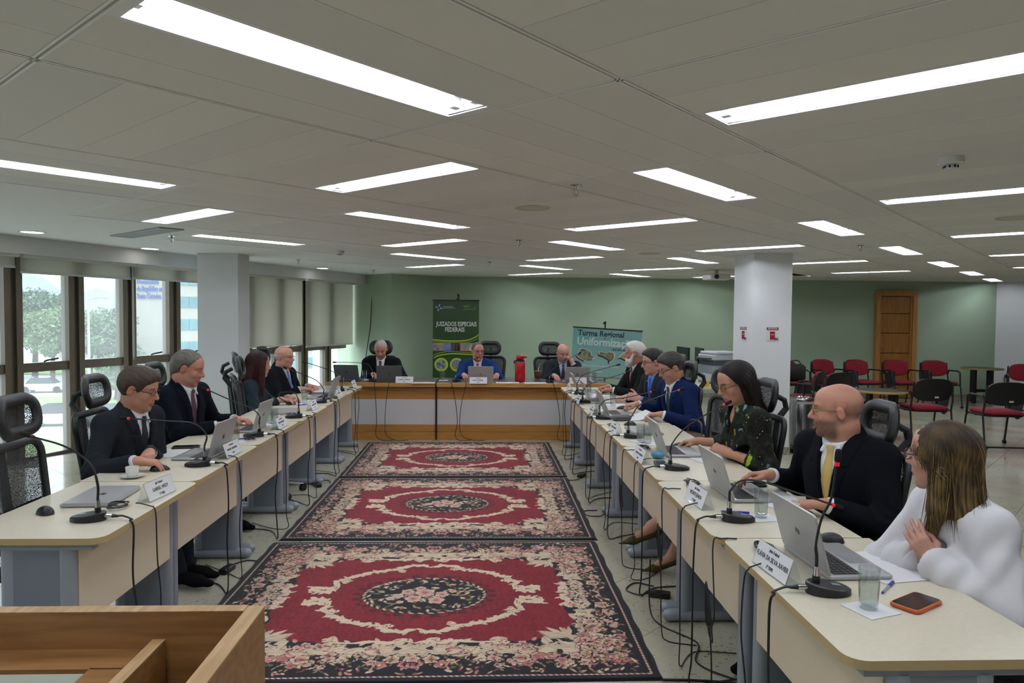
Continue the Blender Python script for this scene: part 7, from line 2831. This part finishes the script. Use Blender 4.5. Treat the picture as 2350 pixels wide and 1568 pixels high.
    if leg.get('bare'):
        Lg = Field(np.minimum(kn[-1], an[-1]) - 0.28, np.maximum(kn[1], an[1]) + 0.28, 0.009)
        for s in (1, -1):
            Lg.cone(kn[s] - f0 * 0.08, kn[s], 0.06, 0.058, 0.03)
            Lg.cone(kn[s], kn[s] * 0.45 + an[s] * 0.55 - f0 * 0.012, 0.054, 0.050, 0.03)
            Lg.cone(kn[s] * 0.45 + an[s] * 0.55 - f0 * 0.012, an[s], 0.05, 0.032, 0.03)
            fd = unit(f0 * 0.86 - V3(0, 0, 0.5))
            Lg.cone(an[s] - V3(0, 0, 0.02), an[s] + fd * 0.12 - V3(0, 0, 0.01), 0.033, 0.024, 0.02)
        add('legs', Lg, lambda Vx: np.tile(np.array(lin(S['skin']), np.float32), (len(Vx), 1)), skin_m)
    for s in (1, -1):
        a_ = an[s]
        if leg.get('bare'):
            Fs = Field(a_ - 0.25, a_ + 0.25, 0.006)
            fd = unit(f0 * 0.88 - V3(0, 0, 0.47))
            lf = np.cross(V3(0, 0, 1), f0)
            hl = a_ - f0 * 0.035 - V3(0, 0, 0.045)
            ball = a_ + fd * 0.135 - V3(0, 0, 0.025)
            Fs.cone(hl, ball, 0.034, 0.030, 0.02, False, (V3(0, 0, 1), 0.75))
            Fs.cone(ball, ball + f0 * 0.085 - V3(0, 0, 0.012), 0.033, 0.008, 0.02, False, (V3(0, 0, 1), 0.6))
            Fs.cone(a_ + V3(0, 0, 0.035), a_ + fd * 0.085 + V3(0, 0, 0.022), 0.034, 0.026, 0.006, True)
            Fs.cone(hl - V3(0, 0, 0.02) - f0 * 0.01, hl - V3(0, 0, 0.105) - f0 * 0.012, 0.013, 0.005, 0.01)
            add('shoe', Fs, S.get('shoe', '4b4420'), shirt_m)
        else:
            Fs = Field(a_ - 0.32, a_ + 0.32, 0.009)
            z0 = a_[2] - 0.05
            Fs.cone(a_ + V3(0, 0, -0.04) - f0 * 0.03, a_ + f0 * 0.13 + V3(0, 0, -0.05), 0.042, 0.046, 0.03, False, (V3(0, 0, 1), 0.75))
            Fs.cone(a_ + f0 * 0.12 + V3(0, 0, -0.052), a_ + f0 * 0.21 + V3(0, 0, -0.06), 0.045, 0.030, 0.02, False, (V3(0, 0, 1), 0.65))
            Fs.cone(a_, a_ - V3(0, 0, 0.04), 0.045, 0.044, 0.02)
            Fs.fn(a_ - 0.3, a_ + 0.3, lambda X, Y, Z: -(0.004 - Z) + 0 * X + 0 * Y, 0.004, False) if False else None
            add('shoe', Fs, S.get('shoe', '0c0b0b'), shoe_m if False else cloth_m)
    # ---- hair
    if S.get('hair'):
        Vx, Fc, col = hair_mesh(S, Hc, R, S.get('hh', h * 0.9))
        add('hair', (Vx, Fc), lambda q, col=col: col, hair_m)
    if S.get('beard'):
        bl, bw, bd = S.get('beard_size', (0.05, 0.06, 0.05))
        Bd = Field(Hc - 0.22, Hc + 0.2, h)

        def Pp(x, y, z):
            return Hc + x * R[0] + y * R[1] + z * R[2]
        Bd.ell(Pp(0.055, 0, -0.100), (0.046 + bd * 0.2, 0.055, 0.034 + bl * 0.5), R, 0.02)
        for s in (1, -1):
            Bd.cone(Pp(0.008, s * 0.070, -0.005), Pp(0.045, s * 0.052, -0.085), 0.016, 0.028, 0.03)
            Bd.cone(Pp(0.096, s * 0.004, -0.052), Pp(0.076, s * 0.042, -0.080), 0.011, 0.018, 0.02)
        Bd.ell(Pp(0.104, 0, -0.0685), (0.02, 0.018, 0.006), R, 0.006, True)
        Bd.warp(Bd.lo, Bd.lo + np.array(Bd.D.shape) * h, lambda X, Y, Z: 0.003 * np.sin(X * 230 + 4 * np.sin(Z * 60)) * np.sin(Y * 210 + 3 * np.sin(Z * 45)))
        add('beard', Bd, S['beard'], hair_m)
    if S.get('glasses'):
        glasses(root, Hc, R, *S['glasses'], base=base)
    S['_root'], S['_base'], S['_R'], S['_Hc'], S['_N'] = root, base, R, Hc, N
    S['_Rt'], S['_arms'] = Rt, arms
    return root
# ================================================================ the thirteen people
def floral_mat():
    m = mat('floral_print', '14110f', 0.75, spec=0.2)
    n = m.node_tree
    b = n.nodes['Principled BSDF']
    tc_ = n.nodes.new('ShaderNodeTexCoord')
    v = tc_.outputs['Object']
    a = n.nodes.new('ShaderNodeAttribute')
    a.attribute_name = 'Col'
    base = nmix(n, nramp(n, nnoise(n, v, 9, 3), (0.5, 0.0), (0.62, 1.0)), a.outputs['Color'], lin('1c2620'))
    vo = n.nodes.new('ShaderNodeTexVoronoi')
    vo.inputs['Scale'].default_value = 15
    nz = n.nodes.new('ShaderNodeTexNoise')
    nz.inputs['Scale'].default_value = 14
    n.links.new(v, nz.inputs['Vector'])
    vm = n.nodes.new('ShaderNodeVectorMath')
    vm.operation = 'MULTIPLY_ADD'
    vm.inputs[1].default_value = (0.10, 0.10, 0.10)
    n.links.new(nz.outputs['Color'], vm.inputs[0])
    mpg = n.nodes.new('ShaderNodeMapping')
    mpg.inputs['Rotation'].default_value = (0.5, 0.3, 0.4)
    mpg.inputs['Scale'].default_value = (1.5, 1.5, 0.75)
    n.links.new(v, mpg.inputs[0])
    n.links.new(mpg.outputs[0], vm.inputs[2])
    n.links.new(vm.outputs[0], vo.inputs['Vector'])
    big = nramp(n, vo.outputs['Distance'], (0.26, 1.0), (0.34, 0.0))
    sepc = n.nodes.new('ShaderNodeSeparateColor')
    n.links.new(vo.outputs['Color'], sepc.inputs[0])
    pick = nramp(n, sepc.outputs[0], (0.0, lin('3a5f62')), (0.25, lin('7fa3a6')), (0.45, lin('8f9a1c')), (0.6, lin('6a3a22')), (0.7, lin('14110f')))
    gate = nramp(n, sepc.outputs[1], (0.18, 0.0), (0.22, 1.0))
    mg = n.nodes.new('ShaderNodeMath')
    mg.operation = 'MULTIPLY'
    n.links.new(big, mg.inputs[0])
    n.links.new(gate, mg.inputs[1])
    c1 = nmix(n, mg.outputs[0], base, pick)
    st = nnoise(n, v, 16, 2, 0.5)
    line = nramp(n, st, (0.485, 0.0), (0.497, 1.0), (0.503, 1.0), (0.515, 0.0))
    c2 = nmix(n, line, c1, lin('2c3c2c'))
    vo2 = n.nodes.new('ShaderNodeTexVoronoi')
    vo2.inputs['Scale'].default_value = 48
    n.links.new(v, vo2.inputs['Vector'])
    dots = nramp(n, vo2.outputs['Distance'], (0.14, 1.0), (0.2, 0.0))
    sc2 = n.nodes.new('ShaderNodeSeparateColor')
    n.links.new(vo2.outputs['Color'], sc2.inputs[0])
    g2 = nramp(n, sc2.outputs[2], (0.78, 0.0), (0.8, 1.0))
    md = n.nodes.new('ShaderNodeMath')
    md.operation = 'MULTIPLY'
    n.links.new(dots, md.inputs[0])
    n.links.new(g2, md.inputs[1])
    c3 = nmix(n, md.outputs[0], c2, lin('b9b08c'))
    # plain cuff band wherever the painted colour is strongly yellow
    sp_ = n.nodes.new('ShaderNodeSeparateColor')
    n.links.new(a.outputs['Color'], sp_.inputs[0])
    yl = nramp(n, sp_.outputs[0], (0.12, 0.0), (0.16, 1.0))
    c4 = nmix(n, yl, c3, a.outputs['Color'])
    n.links.new(c4, b.inputs['Base Color'])
    return m


P = []
P.append(dict(label='man in a charcoal suit and glasses using a mouse at the window row', head=(-2.07, 4.30, 1.155), yaw=-16, hyaw=0, hpitch=14, skin='b4836c', haircol='3d352d', haircol2='57493b', hair='volume', hair_th=0.014, hairline=-0.012,
              clothes='suit', jacket='212429', shirt='d3d5da', tie='16191e', glasses=('26242a', False), h=0.0052, lean=0.15,
              right=dict(wrist=(-1.905, 3.925, 0.80), dir=(1, 0.32, -0.16), curl=0.28, spread=1.2, thumb=0.3), left=dict(wrist=(-1.965, 4.20, 0.795), dir=(0.35, -1, -0.1), curl=0.55), watch='left',
              legs=dict(**{'ankle-1': (-1.80, 4.18, 0.10)})))
P.append(dict(label='man with slicked-back grey hair in a dark navy suit', head=(-2.19, 5.30, 1.205), yaw=-20, hyaw=4, hpitch=16, skin='b57d69', haircol='57514a', haircol2='9a948a', hair='swept', hair_th=0.011, hairline=0.010, brow='6a6058', stubble='8f7a6c', stubble_k=0.3,
              clothes='suit', jacket='10131c', shirt='d3d4d8', tie='54323c', h=0.0055, belly=0.025, neckw=1.12, jaw=1.12, lean=0.12,
              right=dict(wrist=(-1.93, 5.18, 0.80), dir=(1, 0.2, -0.1), curl=0.35), left=dict(wrist=(-1.92, 5.50, 0.80), dir=(1, -0.2, -0.1), curl=0.35)))
P.append(dict(label='woman with long dark red hair seated with her back turned', head=(-2.22, 7.02, 1.11), yaw=10, hyaw=42, hpitch=6, fem=True, skin='b08070', haircol='1f0f0c', haircol2='4a2018', hair='long', streak=0.5,
              locks=[((-0.05, 0, 0.03), (-0.10, 0.0, -0.30), 0.085, 0.07, 1), ((-0.02, 0.06, 0.0), (-0.03, 0.075, -0.28), 0.045, 0.035, 1), ((-0.01, -0.06, 0.0), (0.0, -0.085, -0.30), 0.048, 0.04, 1)],
              clothes='blazer', jacket='1d2930', vee='cdbcb8', h=0.007, lean=0.10, sleeve=(0.052, 0.05, 0.042, 0.036),
              right=dict(wrist=(-1.95, 6.80, 0.795), dir=(1, 0.2, -0.1), curl=0.3), left=dict(wrist=(-1.93, 7.0, 0.795), dir=(1, -0.2, -0.1), curl=0.3)))
P.append(dict(label='old balding man in glasses and a dark suit leaning back', head=(-2.25, 8.0, 1.125), yaw=-20, hyaw=-14, hpitch=2, skin='bd8a78', haircol='a8a39b', haircol2='c9c5bd', hair='fringe', hair_th=0.003, fringe_z=0.03, brow='8f8880',
              clothes='suit', jacket='13161b', shirt='aeb9cc', tie='465a86', glasses=('4a4a4a', False), h=0.0068, lean=0.06, belly=0.05, neckw=1.1, jaw=1.1,
              right=dict(wrist=(-2.02, 7.84, 0.79), dir=(1, 0.4, -0.1), curl=0.5), left=dict(wrist=(-2.02, 8.16, 0.79), dir=(1, -0.4, -0.1), curl=0.5)))
P.append(dict(label='grey-haired man in a black suit looking down at the head desk', head=(-1.46, 9.96, 1.12), yaw=270, hyaw=272, hpitch=24, skin='b27a66', haircol='a5a19c', haircol2='8a8680', hair='short', hair_th=0.007, hairline=0.008, brow='5c534c', stubble='7d6a60', stubble_k=0.5,
              clothes='suit', jacket='101214', shirt='d0d0d4', tie='14172a', h=0.0075, lean=0.14, shoulder=0.2, bulk=1.1, belly=0.02,
              right=dict(wrist=(-1.50, 9.62, 0.80), dir=(0.25, -1, -0.1), curl=0.45), left=dict(wrist=(-1.20, 9.64, 0.80), dir=(-0.2, -1, -0.1), curl=0.4)))
P.append(dict(label='man in a bright blue suit and glasses at the head desk centre', head=(-0.10, 9.95, 1.10), yaw=270, hyaw=289, hpitch=3, skin='b27c68', haircol='4b4743', haircol2='6a655f', hair='short', hair_th=0.006, hairline=0.012,
              clothes='suit', jacket='1b3566', shirt='cfc9cf', tie='835069', glasses=('4a2f28',), h=0.0075, lean=0.14, shoulder=0.195, bulk=1.06,
              right=dict(wrist=(-0.27, 9.60, 0.80), dir=(0.1, -1, -0.1), curl=0.4), left=dict(wrist=(0.16, 9.60, 0.80), dir=(-0.1, -1, -0.1), curl=0.4)))
P.append(dict(label='bald man at the head desk resting his chin on his fist', head=(1.105, 9.95, 1.09), yaw=270, hyaw=284, hpitch=20, skin='b98776', haircol='5a504a', buzz='8a7468', buzz_k=0.2,
              clothes='suit', jacket='25272b', shirt='a9b2cc', tie='1f1b38', h=0.0075, lean=0.12, shoulder=0.2, bulk=1.1, belly=0.03,
              right=dict(wrist=(0.96, 9.60, 0.80), dir=(0.15, -1, -0.15), curl=0.35), left=dict(wrist=(1.225, 9.79, 0.955), dir=(-0.42, -0.05, 0.9), up=(0.5, -0.8, 0.3), curl=0.95, pole=(0.5, -0.3, -1))))
P.append(dict(label='white-haired man with a white beard in a dark green suit', head=(1.70, 7.95, 1.195), yaw=192, hyaw=168, hpitch=2, skin='a06e58', haircol='cbc6bf', haircol2='b3aca4', hair='volume', hair_th=0.016, hairline=0.004, brow='b0a8a0', beard='c2bcb4', beard_size=(0.05, 0.06, 0.05),
              clothes='suit', jacket='171d1a', shirt='d2d4d2', tie='6e1826', h=0.0068, lean=0.12,
              left=dict(wrist=(1.42, 7.78, 0.80), dir=(-1, 0.5, -0.1), curl=0.55), right=dict(wrist=(1.40, 7.96, 0.81), dir=(-1, -0.35, -0.1), curl=0.5)))
P.append(dict(label='dark-haired man in glasses with a bright blue tie', head=(1.69, 7.03, 1.16), yaw=200, hyaw=187, hpitch=9, skin='b38576', haircol='2b2725', haircol2='3f3a36', hair='volume', hair_th=0.010,
              clothes='suit', jacket='282a2f', shirt='6582bf', tie='2249bd', glasses=('1e1c1c',), h=0.0068, lean=0.16,
              left=dict(wrist=(1.505, 6.78, 0.815), dir=(-0.85, 0.35, 0.25), up=(0.1, -0.9, 0.2), curl=0.75, thumb=-0.6), right=dict(wrist=(1.45, 7.10, 0.80), dir=(-1, -0.4, -0.1), curl=0.5)))
P.append(dict(label='man in a navy suit and green tie reading a page', head=(1.615, 6.05, 1.175), yaw=200, hyaw=188, hpitch=22, skin='ae8069', haircol='2f2d2c', haircol2='454240', hair='volume', hair_th=0.012, temple='6d6964', hairline=-0.002,
              clothes='suit', jacket='132146', shirt='dadade', tie='1d3a30', glasses=('1a1a1e',), h=0.006, lean=0.18, stubble='6a5a52', stubble_k=0.25,
              left=dict(wrist=(1.475, 5.80, 0.805), dir=(-1, 0.25, -0.05), curl=0.4), right=dict(wrist=(1.39, 6.36, 0.82), dir=(-1, -0.1, -0.15), curl=0.6)))
P.append(dict(label='woman with long dark hair and glasses in a dark floral blouse', head=(1.535, 4.26, 1.215), yaw=190, hyaw=188, hpitch=20, fem=True, skin='ad7f68', haircol='140d0b', haircol2='2a1c17', hair='long', lips='a0565a', streak=0.35,
              locks=[((-0.06, 0.0, 0.03), (-0.075, 0.0, -0.34), 0.078, 0.055, 1), ((-0.035, 0.06, 0.01), (-0.035, 0.085, -0.33), 0.042, 0.03, 1), ((-0.02, -0.06, 0.0), (-0.01, -0.085, -0.30), 0.042, 0.032, 1)],
              clothes='blouse', jacket='14110f', garment_mat='floral', cuffband='8c9a1e', glasses=('5f4d2e',), h=0.005, lean=0.14, sleeve=(0.060, 0.062, 0.054, 0.040),
              left=dict(wrist=(1.475, 4.20, 0.80), dir=(-0.75, 0.7, 0.25), up=(-0.2, -0.6, 0.7), curl=0.7, cuff=0.125, bare=0.0), right=dict(wrist=(1.42, 4.62, 0.79), dir=(-1, 0.35, -0.1), curl=0.25, spread=1.2, cuff=0.10),
              legs=dict(bare=True, reach=0.36, spread=0.07, **{'ankle1': (1.03, 4.26, 0.335), 'ankle-1': (1.20, 4.38, 0.12)}), shoe='3f3a18', trousers='15140f'))
P.append(dict(label='bald bearded man in amber glasses with a yellow tie', head=(1.635, 3.20, 1.19), yaw=206, hyaw=156, hpitch=3, skin='b17f6a', haircol='4a3c34', buzz='6a5448', buzz_k=0.55, stubble='423229', stubble_k=0.8, brow='5a463a', flush='b0685a',
              clothes='suit', jacket='0f1116', shirt='d6d9de', tie='c2a35e', glasses=('7d6a38',), h=0.0042, hg=0.0048, lean=0.09, neckw=1.12, shoulder=0.192, bulk=1.04, pin=(0.085, -0.115),
              right=dict(wrist=(1.425, 3.44, 0.835), dir=(-1, 0.12, 0.0), up=(0.1, 0.2, 1), curl=[0.2, 0.3, 0.4, 0.5], thumb=0.2), left=dict(wrist=(1.50, 3.02, 0.80), dir=(-1, 0.5, -0.1), curl=0.5)))
P.append(dict(label='woman with long streaked blonde hair in a white blouse, arms crossed', head=(1.61, 2.40, 1.135), yaw=180, hyaw=124, hpitch=2, fem=True, skin='b88a78', haircol='281e13', haircol2='7d653d', hair='long', hair_th=0.006, streak=0.75, part=0.01,
              locks=[((-0.05, 0.0, 0.03), (-0.085, 0.015, -0.18), 0.072, 0.055, 1), ((-0.085, 0.015, -0.18), (-0.20, 0.05, -0.30), 0.052, 0.02, 1), ((-0.01, 0.055, 0.01), (-0.01, 0.07, -0.17), 0.036, 0.032, 1), ((-0.01, 0.07, -0.17), (0.02, 0.06, -0.30), 0.03, 0.012, 1), ((-0.01, -0.055, 0.0), (-0.02, -0.07, -0.18), 0.038, 0.025, 1), ((0.05, 0.03, 0.07), (0.045, 0.062, 0.0), 0.018, 0.016, 1)],
              clothes='blouse', jacket='d5d4d8', glasses=('5a2f3c', True, 1.12), h=0.0045, lean=0.16, shoulder=0.155, sleeve=(0.066, 0.075, 0.062, 0.038),
              left=dict(wrist=(1.535, 2.31, 0.785), dir=(-0.38, 0.40, 0.72), up=(-0.7, -0.7, 0.15), curl=0.14, spread=1.1, cuff=-0.045, pole=(0.2, -0.9, -1.2)), right=dict(wrist=(1.545, 2.33, 0.80), dir=(1, -0.55, 0), up=(0, 0, 1), curl=0.3, cuff=0.045, pole=(-0.55, 0.45, -0.8)),
              trousers='0f0f11'))
floral = floral_mat()
for S in P:
    if S.get('garment_mat') == 'floral':
        S['garment_mat'] = floral
    person(S)
# a wrist watch for the man in the charcoal suit
S = P[0]
w_, e_ = S['_arms'][1][2], S['_arms'][1][1]
dw_ = unit(w_ - e_)
bk = MB()
c0 = w_ - S['_base'] - dw_ * 0.001
a_ = unit(np.cross(dw_, (0, 0, 1)))
b_ = np.cross(a_, dw_)
bk.tube([tuple(c0 + 0.0305 * (math.cos(q) * a_ + math.sin(q) * b_)) for q in np.linspace(0, 6.283, 21)], 0.0085, 6, 0, None, False)
wo_ = bk.ob('wrist_watch', black_pl, S['_root'])
MB().lathe([(0, 0.006), (0.017, 0.005), (0.019, 0.0), (0.017, -0.004), (0, -0.004)], 18, (0, 0), 0, T(*(c0 + 0.036 * b_))).ob('watch_face', chair_grey, wo_)


# loose strands over the long hair
def strands(S, n_, seed, cols, spec):
    rg = np.random.default_rng(seed)
    Hc, R, base = S['_Hc'], S['_R'], S['_base']
    me_v, me_f, me_c = [], [], []
    for k in range(n_):
        (a, m, b, sp_) = spec[rg.integers(len(spec))]
        off0, off1 = rg.normal(size=3) * 0.006, rg.normal(size=3) * sp_
        pts = []
        for q, o_ in ((a, off0), (m, off0 * 1.2 + rg.normal(size=3) * 0.008), (b, off1)):
            l_ = np.array(q) * np.array([0.93, 0.93, 0.97 if q[2] > 0 else 1.0]) + o_ * 0.8
            pts.append(tuple(Hc + l_ @ R - base))
        mid2 = tuple(np.array(pts[1]) * 0.5 + np.array(pts[2]) * 0.5 + rg.normal(size=3) * 0.004)
        mb = MB().tube(bez([pts[0], pts[1], mid2, pts[2]], 15), [0.0005] * 1 + [0.0008] * 13 + [0.0006, 0.0003], 4, 0, None, True, 0.5)
        b0 = len(me_v)
        me_v += mb.v
        me_f += [tuple(i + b0 for i in f_) for f_ in mb.f]
        c_ = np.array(lin(cols[rg.integers(len(cols))])) * rg.uniform(0.8, 1.2)
        me_c += [c_] * len(mb.v)
    me = bpy.data.meshes.new('hair_strands')
    me.from_pydata(me_v, [], me_f)
    at = me.color_attributes.new('Col', 'FLOAT_COLOR', 'POINT')
    at.data.foreach_set('color', np.concatenate([np.array(me_c, np.float32), np.ones((len(me_c), 1), np.float32)], 1).ravel())
    me.polygons.foreach_set('use_smooth', [True] * len(me_f))
    tag(link('hair_strands', me, hair_m, S['_root']), kind='stuff')


strands(P[12], 300, 3, ['2e2317', '4a3a22', '6e5834', '8f774c', '3d2e1c'],
        [((0.03, 0.01, 0.122), (0.0, 0.088, 0.03), (0.0, 0.098, -0.22), 0.018), ((0.0, 0.01, 0.130), (-0.06, 0.076, 0.04), (-0.06, 0.078, -0.22), 0.022), ((-0.03, 0.01, 0.130), (-0.115, 0.03, 0.03), (-0.135, 0.04, -0.24), 0.026),
         ((0.066, 0.02, 0.10), (0.068, 0.058, 0.03), (0.02, 0.092, -0.04), 0.012), ((0.056, 0.02, 0.105), (0.04, 0.08, 0.0), (-0.05, 0.092, -0.05), 0.014), ((0.05, -0.02, 0.11), (0.0, -0.085, 0.0), (-0.02, -0.09, -0.2), 0.016), ((-0.05, 0.02, 0.12), (-0.118, 0.03, -0.05), (-0.20, 0.06, -0.28), 0.018), ((0.0, 0.02, 0.128), (-0.02, 0.088, -0.02), (0.03, 0.075, -0.30), 0.02)])
strands(P[10], 160, 4, ['120c0a', '1f1512', '2e201a'],
        [((0.03, 0.005, 0.128), (-0.01, 0.096, 0.02), (-0.02, 0.118, -0.30), 0.02), ((0.0, 0.005, 0.135), (-0.07, 0.08, 0.02), (-0.06, 0.10, -0.33), 0.02), ((-0.03, 0.0, 0.135), (-0.13, 0.02, 0.02), (-0.14, 0.03, -0.36), 0.02), ((0.04, -0.01, 0.122), (0.0, -0.095, 0.0), (-0.01, -0.11, -0.28), 0.02)])
strands(P[2], 120, 5, ['1f0f0c', '3a1812', '52241a'],
        [((0.0, 0.0, 0.13), (-0.02, -0.09, 0.02), (0.0, -0.125, -0.30), 0.025), ((-0.03, 0.0, 0.13), (-0.12, -0.03, 0.0), (-0.15, -0.03, -0.32), 0.03), ((0.0, 0.0, 0.13), (-0.06, -0.085, 0.02), (-0.08, -0.10, -0.32), 0.025)])
bpy.data.scenes.remove(TMP)
